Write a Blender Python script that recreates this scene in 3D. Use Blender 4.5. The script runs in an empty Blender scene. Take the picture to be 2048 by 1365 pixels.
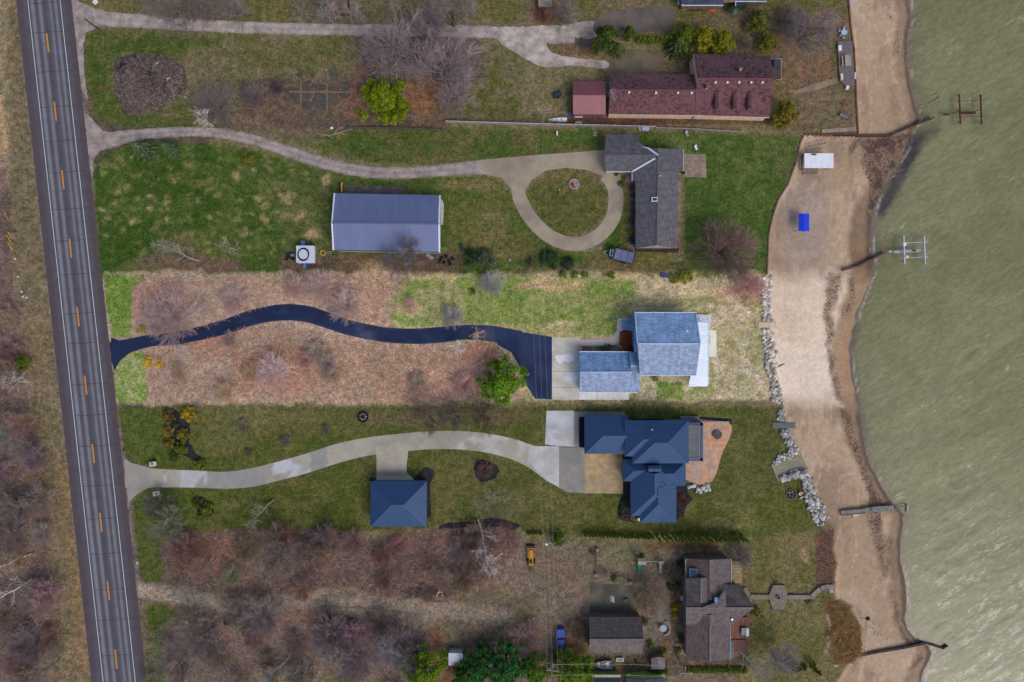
import bpy, bmesh, math, random
import numpy as np
from mathutils import Vector, Matrix
SC = bpy.context.scene
COL = SC.collection
random.seed(7)
RNG = np.random.default_rng(7)
R = math.radians

# ------------------------------------------------------------------ camera, sky, sun, exposure
S = 0.112            # metres per photo pixel on the ground (highway dashes are 50 ft apart)
H = 1024*S/0.75      # camera height for a 24 mm lens
cam = bpy.data.cameras.new('camera'); cam.lens = 24; cam.sensor_width = 36
cam.clip_start = 1; cam.clip_end = 9000
co = bpy.data.objects.new('camera', cam); COL.objects.link(co); co.location = (0, 0, H)
SC.camera = co
SUN_EL, SUN_AZ = R(50), R(140)       # azimuth clockwise from the top of the picture
W = bpy.data.worlds.new('World'); SC.world = W; W.use_nodes = True
wn = W.node_tree.nodes; wl = W.node_tree.links
sky = wn.new('ShaderNodeTexSky'); sky.sky_type = 'NISHITA'; sky.sun_disc = False
sky.sun_elevation = SUN_EL; sky.sun_rotation = SUN_AZ; sky.dust_density = 3; sky.air_density = 1; sky.ozone_density = 1
wl.new(sky.outputs[0], wn['Background'].inputs[0]); wn['Background'].inputs[1].default_value = 0.15
sl = bpy.data.lights.new('sun', 'SUN'); sl.energy = 1.0; sl.angle = R(30); sl.color = (1, .985, .96)
so = bpy.data.objects.new('sun', sl); COL.objects.link(so)
sd = Vector((math.sin(SUN_AZ)*math.cos(SUN_EL), math.cos(SUN_AZ)*math.cos(SUN_EL), math.sin(SUN_EL)))
so.rotation_euler = (-sd).to_track_quat('-Z', 'Y').to_euler(); so.location = sd*200
SC.view_settings.view_transform = 'Standard'; SC.view_settings.look = 'None'
SC.view_settings.gamma = 1; SC.view_settings.use_curve_mapping = False
SC.view_settings.exposure = -0.05

# ------------------------------------------------------------------ helpers
def P(px, py, z=0.0):
    k = (1-z/H)*S
    return Vector(((px-1024)*k, (682.5-py)*k, z))
def lin1(c):
    c = c/255
    return c/12.92 if c <= .04045 else ((c+.055)/1.055)**2.4
def lin(c): return tuple(lin1(v) for v in c[:3])
ORG = {}
def tag(o, label=None, cat=None, group=None, kind=None):
    if label: o['label'] = label
    if cat: o['category'] = cat
    if group: o['group'] = group
    if kind: o['kind'] = kind
    return o
def thing(name, label, cat, loc, rz=0, group=None):
    o = bpy.data.objects.new(name, None); COL.objects.link(o)
    o.empty_display_size = .3
    o.location = loc; o.rotation_euler = (0, 0, rz)
    ORG[o.name] = Vector(loc)
    return tag(o, label, cat, group)
class MB:
    """collects faces; build() links them as ONE mesh object"""
    def __init__(s): s.v = []; s.f = []; s.t = []; s.uv = {}
    def add(s, vs, fs, tint=1.0):
        b = len(s.v); s.v += [tuple(v) for v in vs]
        for f in fs: s.f.append([i+b for i in f]); s.t.append(tint)
        return s
    def poly(s, pts, tint=1.0): return s.add(pts, [list(range(len(pts)))], tint)
    def box(s, c, d, rz=0, rx=0, ry=0, tint=1.0):
        m = Matrix.Rotation(rz, 3, 'Z') @ Matrix.Rotation(ry, 3, 'Y') @ Matrix.Rotation(rx, 3, 'X')
        vs = [Vector(c)+m@Vector((x*d[0]/2, y*d[1]/2, z*d[2]/2)) for z in (-1, 1) for y in (-1, 1) for x in (-1, 1)]
        return s.add(vs, [(0,2,3,1),(4,5,7,6),(0,1,5,4),(2,6,7,3),(0,4,6,2),(1,3,7,5)], tint)
    def bb(s, x0, y0, x1, y1, z0, z1): return s.box(((x0+x1)/2, (y0+y1)/2, (z0+z1)/2), (abs(x1-x0), abs(y1-y0), z1-z0))
    def prism(s, pts, z0, z1, tint=1.0):
        n = len(pts)
        a = sum(pts[i][0]*pts[(i+1) % n][1]-pts[(i+1) % n][0]*pts[i][1] for i in range(n))
        if a < 0: pts = pts[::-1]
        vs = [(p[0], p[1], z0) for p in pts]+[(p[0], p[1], z1) for p in pts]
        fs = [list(range(n-1, -1, -1)), list(range(n, 2*n))]+[[i, (i+1) % n, n+(i+1) % n, n+i] for i in range(n)]
        return s.add(vs, fs, tint)
    def tube(s, p0, p1, r0, r1=None, n=6, caps=True, tint=1.0):
        p0 = Vector(p0); p1 = Vector(p1); r1 = r0 if r1 is None else r1
        d = p1-p0
        if d.length < 1e-6: return s
        d.normalize(); a = d.orthogonal().normalized(); b = d.cross(a)
        vs = []
        for p, r in ((p0, r0), (p1, r1)):
            for i in range(n):
                t = 2*math.pi*i/n; vs.append(p+a*(r*math.cos(t))+b*(r*math.sin(t)))
        fs = [[i, (i+1) % n, n+(i+1) % n, n+i] for i in range(n)]
        if caps: fs += [list(range(n-1, -1, -1)), list(range(n, 2*n))]
        return s.add(vs, fs, tint)
    def path(s, pts, r, n=6):
        for a, b in zip(pts, pts[1:]): s.tube(a, b, r, n=n)
        return s
    def lathe(s, c, prof, n=16, tint=1.0):
        vs = []; fs = []
        for r, z in prof:
            for i in range(n):
                t = 2*math.pi*i/n; vs.append((c[0]+r*math.cos(t), c[1]+r*math.sin(t), c[2]+z))
        for k in range(len(prof)-1):
            for i in range(n):
                j = (i+1) % n; fs.append([k*n+i, k*n+j, (k+1)*n+j, (k+1)*n+i])
        fs.append(list(range(n-1, -1, -1))); fs.append([(len(prof)-1)*n+i for i in range(n)])
        return s.add(vs, fs, tint)
    def loft(s, secs, tint=1.0):
        n = len(secs[0]); vs = [v for q in secs for v in q]; fs = []
        for k in range(len(secs)-1):
            for i in range(n):
                j = (i+1) % n; fs.append([k*n+i, k*n+j, (k+1)*n+j, (k+1)*n+i])
        fs.append(list(range(n-1, -1, -1))); fs.append([(len(secs)-1)*n+i for i in range(n)])
        return s.add(vs, fs, tint)
    def ring(s, c, ro, ri, z0, z1, n=20, sx=1, sy=1, tint=1.0):
        vs = []
        for r, z in ((ri, z0), (ro, z0), (ro, z1), (ri, z1)):
            for i in range(n):
                t = 2*math.pi*i/n; vs.append((c[0]+sx*r*math.cos(t), c[1]+sy*r*math.sin(t), c[2]+z))
        fs = []
        for k in range(4):
            for i in range(n):
                j = (i+1) % n; q = (k+1) % 4; fs.append([k*n+i, k*n+j, q*n+j, q*n+i])
        return s.add(vs, fs, tint)
    def build(s, name, mat, parent=None, color=None, label=None, smooth=False, local=False, tint=False, loc=None):
        me = bpy.data.meshes.new(name)
        o = bpy.data.objects.new(name, me); COL.objects.link(o)
        off = Vector((0, 0, 0))
        if parent is not None:
            o.parent = parent; ORG[o.name] = ORG[parent.name]
            if not local: off = ORG[parent.name]
        elif loc is not None:
            o.location = loc; ORG[o.name] = Vector(loc)
            if not local: off = Vector(loc)
        else: ORG[o.name] = Vector((0, 0, 0))
        me.from_pydata([(x-off[0], y-off[1], z-off[2]) for x, y, z in s.v], [], s.f)
        if s.uv:
            u = me.uv_layers.new(name='UVMap'); k = 0
            for i, f in enumerate(s.f):
                q = s.uv.get(i)
                for j in range(len(f)):
                    u.data[k].uv = q[j] if q else (0, 0); k += 1
        if tint:
            a = me.attributes.new('tint', 'FLOAT', 'FACE'); a.data.foreach_set('value', np.array(s.t, dtype=np.float32))
        if smooth: me.polygons.foreach_set('use_smooth', [True]*len(me.polygons))
        me.materials.append(mat); me.update()
        if color: o.color = (*lin(color), 1)
        if label: o['label'] = label
        return o
def npmesh(name, v, f, mat, parent=None, attrs=(), smooth=False, color=None):
    """fast mesh from numpy arrays; f is (n,3) or (n,4); attrs = [(name, type, domain, array)]"""
    me = bpy.data.meshes.new(name)
    v = np.ascontiguousarray(v, dtype=np.float32); f = np.ascontiguousarray(f, dtype=np.int32)
    n, k = f.shape
    me.vertices.add(len(v)); me.vertices.foreach_set('co', v.ravel())
    me.loops.add(n*k); me.loops.foreach_set('vertex_index', f.ravel())
    me.polygons.add(n); me.polygons.foreach_set('loop_start', np.arange(0, n*k, k, dtype=np.int32))
    me.polygons.foreach_set('loop_total', np.full(n, k, dtype=np.int32))
    me.polygons.foreach_set('use_smooth', np.full(n, smooth, dtype=bool))
    me.update(calc_edges=True); me.validate()
    for an, ty, dom, arr in attrs:
        a = me.attributes.new(an, ty, dom)
        a.data.foreach_set('color' if ty == 'FLOAT_COLOR' else 'value', np.ascontiguousarray(arr, dtype=np.float32).ravel())
    me.materials.append(mat)
    o = bpy.data.objects.new(name, me); COL.objects.link(o)
    if parent is not None: o.parent = parent; ORG[o.name] = ORG[parent.name]
    else: ORG[o.name] = Vector((0, 0, 0))
    if color: o.color = (*lin(color), 1)
    return o
def dup(root, loc, rz=0, sc=1, label=None, group=None, colors=None, cat=None):
    def cp(o, par):
        c = o.copy(); COL.objects.link(c)
        if par is not None: c.parent = par
        k = c.name.split('.')[0]
        if colors and k in colors: c.color = (*lin(colors[k]), 1)
        for ch in list(o.children): cp(ch, c)
        return c
    r = cp(root, None); place(r, loc, rz, sc, label, group, cat); return r
def place(r, loc, rz=0, sc=1, label=None, group=None, cat=None):
    r.location = loc; r.rotation_euler = (0, 0, rz); r.scale = (sc, sc, sc) if not isinstance(sc, tuple) else sc
    if label: r['label'] = label
    if cat: r['category'] = cat
    if group: r['group'] = group
    elif 'group' in r.keys(): del r['group']
class Proto:
    """a thing built once; the first put() moves it, later ones copy it"""
    def __init__(s, root): s.r = root; s.used = False
    def put(s, loc, rz=0, sc=1, label=None, group=None, colors=None, cat=None):
        if s.used: return dup(s.r, loc, rz, sc, label, group, colors, cat)
        s.used = True; place(s.r, loc, rz, sc, label, group, cat)
        if colors:
            for o in [s.r]+list(s.r.children_recursive):
                k = o.name.split('.')[0]
                if k in colors: o.color = (*lin(colors[k]), 1)
        return s.r

# ------------------------------------------------------------------ materials (all procedural)
def newmat(name):
    m = bpy.data.materials.new(name); m.use_nodes = True
    nt = m.node_tree; b = nt.nodes['Principled BSDF']
    return m, nt, b
def nd(nt, t, ins=None, **kw):
    n = nt.nodes.new(t)
    for k, v in kw.items(): setattr(n, k, v)
    for k, v in (ins or {}).items():
        if hasattr(v, 'is_linked') or hasattr(v, 'links'): nt.links.new(v, n.inputs[k])
        else: n.inputs[k].default_value = v
    return n
def math_(nt, op, a, b=0.0, clamp=False):
    n = nt.nodes.new('ShaderNodeMath'); n.operation = op; n.use_clamp = clamp
    for i, v in ((0, a), (1, b)):
        if hasattr(v, 'links'): nt.links.new(v, n.inputs[i])
        else: n.inputs[i].default_value = v
    return n.outputs[0]
def mixc(nt, fac, a, b, mode='MIX'):
    n = nt.nodes.new('ShaderNodeMix'); n.data_type = 'RGBA'; n.blend_type = mode
    for i, v in ((0, fac), (6, a), (7, b)):
        if hasattr(v, 'links'): nt.links.new(v, n.inputs[i])
        elif i == 0: n.inputs[i].default_value = v
        else: n.inputs[i].default_value = (*v[:3], 1)
    return n.outputs[2]
def ramp(nt, v, lo, hi, a=0.0, b=1.0):
    n = nt.nodes.new('ShaderNodeMapRange'); n.interpolation_type = 'SMOOTHSTEP'
    nt.links.new(v, n.inputs[0])
    for i, q in ((1, lo), (2, hi), (3, a), (4, b)): n.inputs[i].default_value = q
    return n.outputs[0]
def coords(nt, kind='Object', scale=(1, 1, 1), rot=0):
    t = nt.nodes.new('ShaderNodeTexCoord')
    m = nd(nt, 'ShaderNodeMapping', {'Vector': t.outputs[kind]}); m.inputs['Scale'].default_value = scale
    m.inputs['Rotation'].default_value = (0, 0, rot)
    return m.outputs[0]
def noise(nt, vec, sc, det=4, rough=.6, dist=0):
    n = nd(nt, 'ShaderNodeTexNoise', {'Vector': vec, 'Scale': sc, 'Detail': det, 'Roughness': rough, 'Distortion': dist})
    return n.outputs[0]
def grey(nt, v):
    c = nt.nodes.new('ShaderNodeCombineColor')
    for i in range(3): nt.links.new(v, c.inputs[i])
    return c.outputs[0]
def bump(nt, b, h, st=.4, d=.05):
    n = nd(nt, 'ShaderNodeBump', {'Height': h, 'Strength': st, 'Distance': d}); nt.links.new(n.outputs[0], b.inputs['Normal'])
def fin(nt, b, col, rough=.8, spec=.3, metal=0):
    nt.links.new(col, b.inputs['Base Color']); b.inputs['Roughness'].default_value = rough
    b.inputs['Specular IOR Level'].default_value = spec; b.inputs['Metallic'].default_value = metal
def objcol(nt): return nt.nodes.new('ShaderNodeObjectInfo').outputs['Color']
def attr(nt, name, out='Color'):
    a = nt.nodes.new('ShaderNodeAttribute'); a.attribute_name = name; return a.outputs[out]
def mul(nt, col, v): return mixc(nt, 1.0, col, grey(nt, v), 'MULTIPLY')

def surf(name, rough=.7, spec=.3, amt=.25, sc=2.0, metal=0, fine=20, bst=0):
    m, nt, b = newmat(name)
    v = coords(nt)
    n1 = ramp(nt, noise(nt, v, sc, 5), .3, .7, 1-amt, 1+amt)
    n2 = ramp(nt, noise(nt, v, fine, 3), .3, .7, 1-amt*.6, 1+amt*.6)
    fin(nt, b, mul(nt, objcol(nt), math_(nt, 'MULTIPLY', n1, n2)), rough, spec, metal)
    if bst: bump(nt, b, noise(nt, v, fine, 4), bst, .05)
    return m
PAINT = surf('painted_surface', .45, .4, .07, 1.2)
ROUGH = surf('rough_surface', .9, .2, .25, 1.5)
WOOD = surf('weathered_wood', .85, .2, .3, 2.5)
METAL = surf('dull_metal', .4, .5, .12, 2, .6)
STONE = surf('stone', .9, .2, .28, 1.6, fine=9, bst=.5)
BARK = surf('bark', .9, .15, .3, 2)
CONC = surf('concrete_object', .85, .25, .15, 1.2)
PLASTIC = surf('plastic', .4, .4, .05, 3)
CARPAINT = surf('car_paint', .22, .5, .04, 1)
RUBBER = surf('rubber', .8, .2, .1, 4)
def make_glass():
    m, nt, b = newmat('dark_glass'); v = coords(nt)
    fin(nt, b, mixc(nt, noise(nt, v, .8), (.02, .03, .045), (.05, .07, .09)), .08, .6); return m
GLASS = make_glass()
def make_leaf(name, var):
    m, nt, b = newmat(name)
    t = attr(nt, 'tint', 'Fac'); c = mul(nt, objcol(nt), t)
    n = noise(nt, coords(nt), 1.1, 3)
    c2 = mixc(nt, 1.0, c, (1.35, 1.1, .55), 'MULTIPLY')
    fin(nt, b, mixc(nt, ramp(nt, n, .35, .7, 0, var), c, c2), .75, .2); return m
LEAF = make_leaf('foliage', .75)
TWIG = make_leaf('twigs', .15)
def make_shingle():
    m, nt, b = newmat('asphalt_shingles')
    v = coords(nt, 'UV')
    br = nd(nt, 'ShaderNodeTexBrick', {'Vector': v, 'Scale': 1.0, 'Mortar Size': .012, 'Brick Width': .9, 'Row Height': .28,
            'Color1': (.78, .78, .78, 1), 'Color2': (1.17, 1.17, 1.17, 1), 'Mortar': (.6, .6, .6, 1), 'Bias': -.1})
    st = ramp(nt, noise(nt, coords(nt, 'UV', (1.1, .28, 1)), 1.2, 5, .65), .36, .64, .84, 1.14)
    fi = ramp(nt, noise(nt, coords(nt, 'UV', (1, 1, 1)), 5, 4), .3, .7, .75, 1.25)
    c = mixc(nt, 1.0, mixc(nt, 1.0, objcol(nt), br.outputs[0], 'MULTIPLY'), grey(nt, math_(nt, 'MULTIPLY', st, fi)), 'MULTIPLY')
    fin(nt, b, c, .85, .25); bump(nt, b, br.outputs['Fac'], -.4, .02); return m
SHINGLE = make_shingle()
def make_stained():
    m, nt, b = newmat('stained_shingles')     # algae stains in ragged streaks
    v = coords(nt, 'UV')
    br = nd(nt, 'ShaderNodeTexBrick', {'Vector': v, 'Scale': 1.0, 'Mortar Size': .012, 'Brick Width': .9, 'Row Height': .3,
            'Color1': (.85, .85, .85, 1), 'Color2': (1.12, 1.12, 1.12, 1), 'Mortar': (.6, .6, .6, 1)})
    bl = ramp(nt, noise(nt, coords(nt, 'UV', (.25, .3, 1)), .7, 3), .32, .55)
    st = math_(nt, 'MULTIPLY', ramp(nt, noise(nt, coords(nt, 'UV', (.8, 1.0, 1)), 1.5, 7, .72, .4), .48, .56), bl)
    c = mixc(nt, 1.0, objcol(nt), br.outputs[0], 'MULTIPLY')
    c = mixc(nt, math_(nt, 'MULTIPLY', st, .85), c, mixc(nt, 1.0, c, (.3, .27, .36), 'MULTIPLY'))
    fin(nt, b, mul(nt, c, ramp(nt, noise(nt, v, 3, 4), .3, .7, .85, 1.15)), .8, .3); return m
STAINED = make_stained()
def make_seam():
    m, nt, b = newmat('painted_metal_roof')   # pans 0.44 m wide, each weathered a little differently, rib shadows painted as dark lines along the seams
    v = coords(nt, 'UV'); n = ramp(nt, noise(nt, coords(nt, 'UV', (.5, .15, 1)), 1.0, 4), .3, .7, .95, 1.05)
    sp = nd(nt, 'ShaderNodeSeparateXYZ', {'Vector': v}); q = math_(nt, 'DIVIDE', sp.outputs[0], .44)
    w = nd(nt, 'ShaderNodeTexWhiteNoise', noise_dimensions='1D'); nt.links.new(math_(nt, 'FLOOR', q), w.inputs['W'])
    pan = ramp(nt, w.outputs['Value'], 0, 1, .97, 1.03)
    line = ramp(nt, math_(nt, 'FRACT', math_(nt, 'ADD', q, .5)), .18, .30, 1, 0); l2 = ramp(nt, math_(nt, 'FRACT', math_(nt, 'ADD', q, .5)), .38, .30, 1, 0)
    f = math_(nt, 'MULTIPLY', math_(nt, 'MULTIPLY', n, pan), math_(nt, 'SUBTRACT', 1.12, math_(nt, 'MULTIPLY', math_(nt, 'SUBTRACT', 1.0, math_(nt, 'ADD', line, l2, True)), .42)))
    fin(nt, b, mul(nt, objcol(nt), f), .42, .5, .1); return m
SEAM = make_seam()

# ------------------------------------------------------------------ terrain fields (in photo-pixel units of the ground plan)
_LAT = [np.random.default_rng(100+i).random((256, 256)) for i in range(6)]
def vnoise(X, Y, sc, seed=0):
    L = _LAT[seed % 6]; x = X/sc+seed*17.3; y = Y/sc+seed*7.1
    xi = np.floor(x).astype(int); yi = np.floor(y).astype(int); fx = x-xi; fy = y-yi
    fx = fx*fx*(3-2*fx); fy = fy*fy*(3-2*fy)
    g = lambda a, b: L[(xi+a) & 255, (yi+b) & 255]
    return (g(0, 0)*(1-fx)+g(1, 0)*fx)*(1-fy)+(g(0, 1)*(1-fx)+g(1, 1)*fx)*fy
def fbm(X, Y, sc, seed=0, octv=4):
    t = 0; a = 1; s = 0
    for k in range(octv): t = t+a*vnoise(X, Y, sc/2**k, seed+k); s += a; a *= .55
    return t/s
BLUFF = [(0,1697),(100,1705),(200,1712),(268,1716),(272,1606),(285,1600),(330,1588),(370,1575),(400,1555),(430,1545),(470,1536),(550,1533),(600,1528),(650,1535),(720,1545),(770,1555),(810,1565),(850,1572),(890,1585),(925,1602),(940,1608),(960,1616),(1000,1632),(1045,1655),(1060,1668),(1100,1664),(1130,1672),(1165,1668),(1180,1668),(1200,1670),(1215,1700),(1245,1716),(1290,1722),(1315,1712),(1335,1690),(1365,1672)]
SHORE = [(-40,1816),(0,1816),(40,1820),(70,1814),(120,1814),(170,1820),(200,1828),(238,1838),(262,1822),(290,1816),(310,1805),(335,1790),(370,1768),(395,1754),(430,1745),(470,1739),(505,1741),(530,1748),(550,1744),(620,1714),(700,1699),(750,1702),(810,1716),(870,1724),(910,1732),(930,1742),(960,1755),(995,1775),(1015,1796),(1030,1810),(1080,1800),(1120,1800),(1170,1810),(1220,1812),(1240,1808),(1260,1815),(1280,1832),(1292,1856),(1305,1862),(1320,1858),(1340,1848),(1365,1843),(1400,1838)]
def interp(tab, y): a = np.array(tab, float); return np.interp(y, a[:, 0], a[:, 1])
WATER_Z = -1.75
def terrain_t(X, Y): b = interp(BLUFF, Y); w = interp(SHORE, Y); return (X-b)/(w-b)
def terrain_z(X, Y):
    b = interp(BLUFF, Y); d = X-b; t = terrain_t(X, Y)
    z = np.where(d <= 0, 0.0, -1.15*np.clip(d/9, 0, 1)-np.clip(t, 0, 1)*.6)
    z = z-np.where(t > 1, np.minimum((t-1)*1.2, 2.5), 0)
    u = ((X-1550)*58+(Y-946)*-22.5)/(58**2+22.5**2); v = ((X-1550)*22.5+(Y-946)*58)/62.2    # boat ramp cut
    z = np.where((u > 0) & (u < 1.05) & (np.abs(v) < 15), np.minimum(z, -.12-1.05*u), z)
    beach = (d > 9) & (t < 1.1)
    return z+np.where(beach, (fbm(X, Y, 26, 2)-.5)*.16, 0)*np.clip((1.1-t)*3, 0, 1)
def axis(lo, hi, step, far):
    a = list(np.arange(lo, hi+step, step)); q = step; out = []; x = a[-1]
    while x < far: q *= 1.6; x += q; out.append(x)
    lo_ = []; x = a[0]; q = step
    while x > -far: q *= 1.6; x -= q; lo_.append(x)
    return np.array(lo_[::-1]+a+out)
def blank(*rgb): return np.array(lin(rgb))
class Canvas:
    def __init__(s, X, Y, base):
        s.X = X; s.Y = Y; s.C = np.empty(X.shape+(3,)); s.C[:] = blank(*base)
        s.WX = X+(fbm(X, Y, 30, 1)-.5)*26; s.WY = Y+(fbm(X, Y, 30, 3)-.5)*26
        s.WX2 = X+(fbm(X, Y, 9, 2)-.5)*9; s.WY2 = Y+(fbm(X, Y, 9, 4)-.5)*9
        s.pn = [fbm(X, Y, q, 5+i) for i, q in enumerate((14, 40, 100))]
    def put(s, sel, m, c, c2=None, cov=.5, pat=1, sharp=5):
        """mix colour c (patched with c2 over a share cov of the area) by mask m on the sub-grid sel"""
        c = blank(*c)
        if c2 is not None:
            n = s.pn[pat][sel]; w = np.clip((n-(.66-.32*cov))*sharp*2+.5, 0, 1)[..., None]
            c = c*(1-w)+blank(*c2)*w
        s.C[sel] = s.C[sel]*(1-m[..., None])+c*m[..., None]
    def box_(s, x0, y0, x1, y1):
        i = np.where((s.Y[:, 0] >= y0) & (s.Y[:, 0] <= y1))[0]; j = np.where((s.X[0] >= x0) & (s.X[0] <= x1))[0]
        if len(i) == 0 or len(j) == 0: return None
        return (slice(i[0], i[-1]+1), slice(j[0], j[-1]+1))
    def sdf(s, pts, wx, wy, closed=True):
        p = np.array(pts, float); n = len(p); best = np.full(wx.shape, 1e9); ins = np.zeros(wx.shape, bool)
        for k in range(n if closed else n-1):
            a = p[k]; b = p[(k+1) % n]; e = b-a
            t = np.clip(((wx-a[0])*e[0]+(wy-a[1])*e[1])/(e@e+1e-9), 0, 1)
            best = np.minimum(best, np.hypot(wx-a[0]-t*e[0], wy-a[1]-t*e[1]))
            if closed and a[1] != b[1]:
                c = ((a[1] > wy) != (b[1] > wy)) & (wx < (b[0]-a[0])*(wy-a[1])/(b[1]-a[1])+a[0]); ins ^= c
        return np.where(ins, best, -best)
    def poly(s, pts, c, c2=None, cov=.5, pat=1, soft=8, al=1.0, warp=1, sharp=5):
        xs = [q[0] for q in pts]; ys = [q[1] for q in pts]; e = soft+28
        sel = s.box_(min(xs)-e, min(ys)-e, max(xs)+e, max(ys)+e)
        if sel is None: return
        wx, wy = ((s.X, s.Y), (s.WX2, s.WY2), (s.WX, s.WY))[warp]
        d = s.sdf(pts, wx[sel], wy[sel]); s.put(sel, np.clip(d/soft+.5, 0, 1)*al, c, c2, cov, pat, sharp)
    def rect(s, x0, y0, x1, y1, c, *a, **k): s.poly([(x0, y0), (x1, y0), (x1, y1), (x0, y1)], c, *a, **k)
    def ell(s, cx, cy, rx, ry, c, c2=None, cov=.5, pat=0, soft=.4, al=1.0, warp=2):
        sel = s.box_(cx-rx*1.6-20, cy-ry*1.6-20, cx+rx*1.6+20, cy+ry*1.6+20)
        if sel is None: return
        wx, wy = ((s.X, s.Y), (s.WX2, s.WY2), (s.WX, s.WY))[warp]
        d = 1-np.hypot((wx[sel]-cx)/rx, (wy[sel]-cy)/ry); s.put(sel, np.clip(d/soft+.5, 0, 1)*al, c, c2, cov, pat)
    def line(s, pts, w, c, c2=None, cov=.5, soft=4, al=1.0, warp=1, pat=0):
        xs = [q[0] for q in pts]; ys = [q[1] for q in pts]; e = w+soft+20
        sel = s.box_(min(xs)-e, min(ys)-e, max(xs)+e, max(ys)+e)
        if sel is None: return
        wx, wy = ((s.X, s.Y), (s.WX2, s.WY2), (s.WX, s.WY))[warp]
        d = w/2+s.sdf(pts, wx[sel], wy[sel], False); s.put(sel, np.clip(d/soft+.5, 0, 1)*al, c, c2, cov, pat)
def rx(y, off): return 87.5+.1105*y+off        # road centre at row y (+ offset in pixels)

STEP = 3.0
ax = axis(-36, 2084, STEP, 24000); ay = axis(-36, 1400, STEP, 24000)
GX, GY = np.meshgrid(ax, ay)
cv = Canvas(GX, GY, (112, 104, 76))
DRY = (118, 108, 84); OLIVE = (88, 88, 50); GREEN = (66, 86, 36); LEAF_C = (102, 82, 70); RUST = (112, 82, 60); PURP = (100, 88, 84)
# west verge and wood
cv.rect(-24000, -24000, 420, 24000, (102, 87, 76), (90, 76, 70), .5, 1)
cv.poly([(-60,-60),(40,-60),(200,1420),(118,1420),(98,1150),(92,1000),(72,860),(50,690),(30,600),(20,480),(14,330),(-60,200)], (119,107,84), (109,98,76), .5, 0, soft=10)
cv.poly([(rx(950,-75),930),(rx(950,-45),930),(rx(1365,-45),1400),(rx(1365,-75),1400)], (122,100,74), (134,114,82), .5, 0, soft=14, al=.8)
cv.line([(-4,185),(4,240),(12,300)], 12, (150,122,92), soft=8, al=.6)
cv.line([(rx(100,-54),100),(rx(1365,-54),1365)], 8, (118,108,98), soft=5, al=.8)
cv.line([(rx(-60,60),-60),(rx(1400,60),1400)], 12, (118,106,100), soft=6, al=.9)
# top strip
cv.rect(150,-60,1720,60, (108,98,74), (96,92,56), .4, 2, soft=10)
cv.ell(380,8,110,40, (100,90,82), al=.8); cv.ell(640,15,60,40,(102,94,84), al=.7)
cv.ell(1090,25,30,20,(112,84,66), al=.8); cv.ell(990,20,60,26,(92,90,50), al=.8)
# first front yard
cv.poly([(165,62),(260,55),(420,68),(720,72),(720,235),(560,240),(430,262),(240,255),(190,235),(168,140)], (108,100,74), (90,92,54), .5, 1, soft=8)
cv.poly([(166,66),(250,60),(400,75),(450,100),(360,130),(240,110),(225,170),(260,230),(370,240),(420,262),(230,252),(190,232),(170,150)], (84,90,48), (68,84,36), .45, 0, soft=14)
cv.ell(420,150,90,55,(112,102,78),(122,108,84),.4,0,al=.7)
cv.ell(560,115,110,25,(88,90,52),(100,96,62),.4,0,al=.8)
cv.ell(440,200,70,50,(104,96,78), al=.5)
cv.poly([(480,160),(730,150),(900,150),(960,235),(480,250)], (104,88,72), (98,82,72), .5, 0, soft=24)
cv.poly([(715,60),(960,60),(985,150),(900,215),(720,180)], (104,90,80), (98,86,80), .5, 0, soft=24)
cv.ell(845,195,42,36,(122,92,70),(114,88,60),.5,0); cv.ell(712,200,22,40,(120,92,76)); cv.ell(735,150,40,25,(118,94,80), al=.7)
cv.poly([(965,92),(1030,90),(1100,130),(1150,160),(1146,238),(960,240),(900,215),(975,150)], (104,98,72), (90,90,48), .45, 1, soft=16)
cv.poly([(1040,120),(1145,150),(1145,235),(1040,235)], (118,108,82), (108,102,70), .4, 0, soft=14)
# maroon yard
cv.poly([(1100,75),(1190,70),(1200,110),(1100,112)], (98,90,68), (106,84,68), .5, 0, soft=6)
cv.rect(1200,100,1390,148, (98,92,66), (108,98,72), .4, 0, soft=6)
cv.poly([(1335,60),(1560,60),(1700,0),(1710,268),(1600,268),(1548,240),(1540,110)], (112,94,76), (102,92,66), .45, 1, soft=8)
cv.ell(1620,150,55,45,(120,94,76),(108,92,70),.4,0); cv.ell(1650,210,45,40,(108,100,76),(112,96,78),.4,0)
cv.poly([(1340,40),(1500,30),(1500,55),(1340,60)], (104,94,70), soft=5)
cv.rect(1120,234,1545,250, (100,78,64), (86,68,60), .5, 0, soft=6)
cv.poly([(1150,236),(1330,238),(1330,252),(1150,248)], (98,66,54), (80,62,56), .4, 0, soft=5)
# strip between fence and second drive
cv.poly([(430,250),(560,235),(900,238),(900,262),(680,268),(640,282),(560,275)], (102,86,72), (92,78,70), .5, 0, soft=10)
cv.poly([(560,275),(660,262),(900,256),(1200,262),(1212,320),(960,328),(820,330),(740,325),(680,312)], (94,92,56), (76,88,42), .5, 1, soft=8)
cv.ell(720,290,60,16,(70,86,40), al=.8); cv.ell(990,300,60,18,(72,86,38), al=.7); cv.ell(1160,280,50,20,(66,86,36), al=.8)
cv.line([(480,240),(560,265),(640,278)], 22, (112,100,80), soft=14, al=.7)
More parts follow.
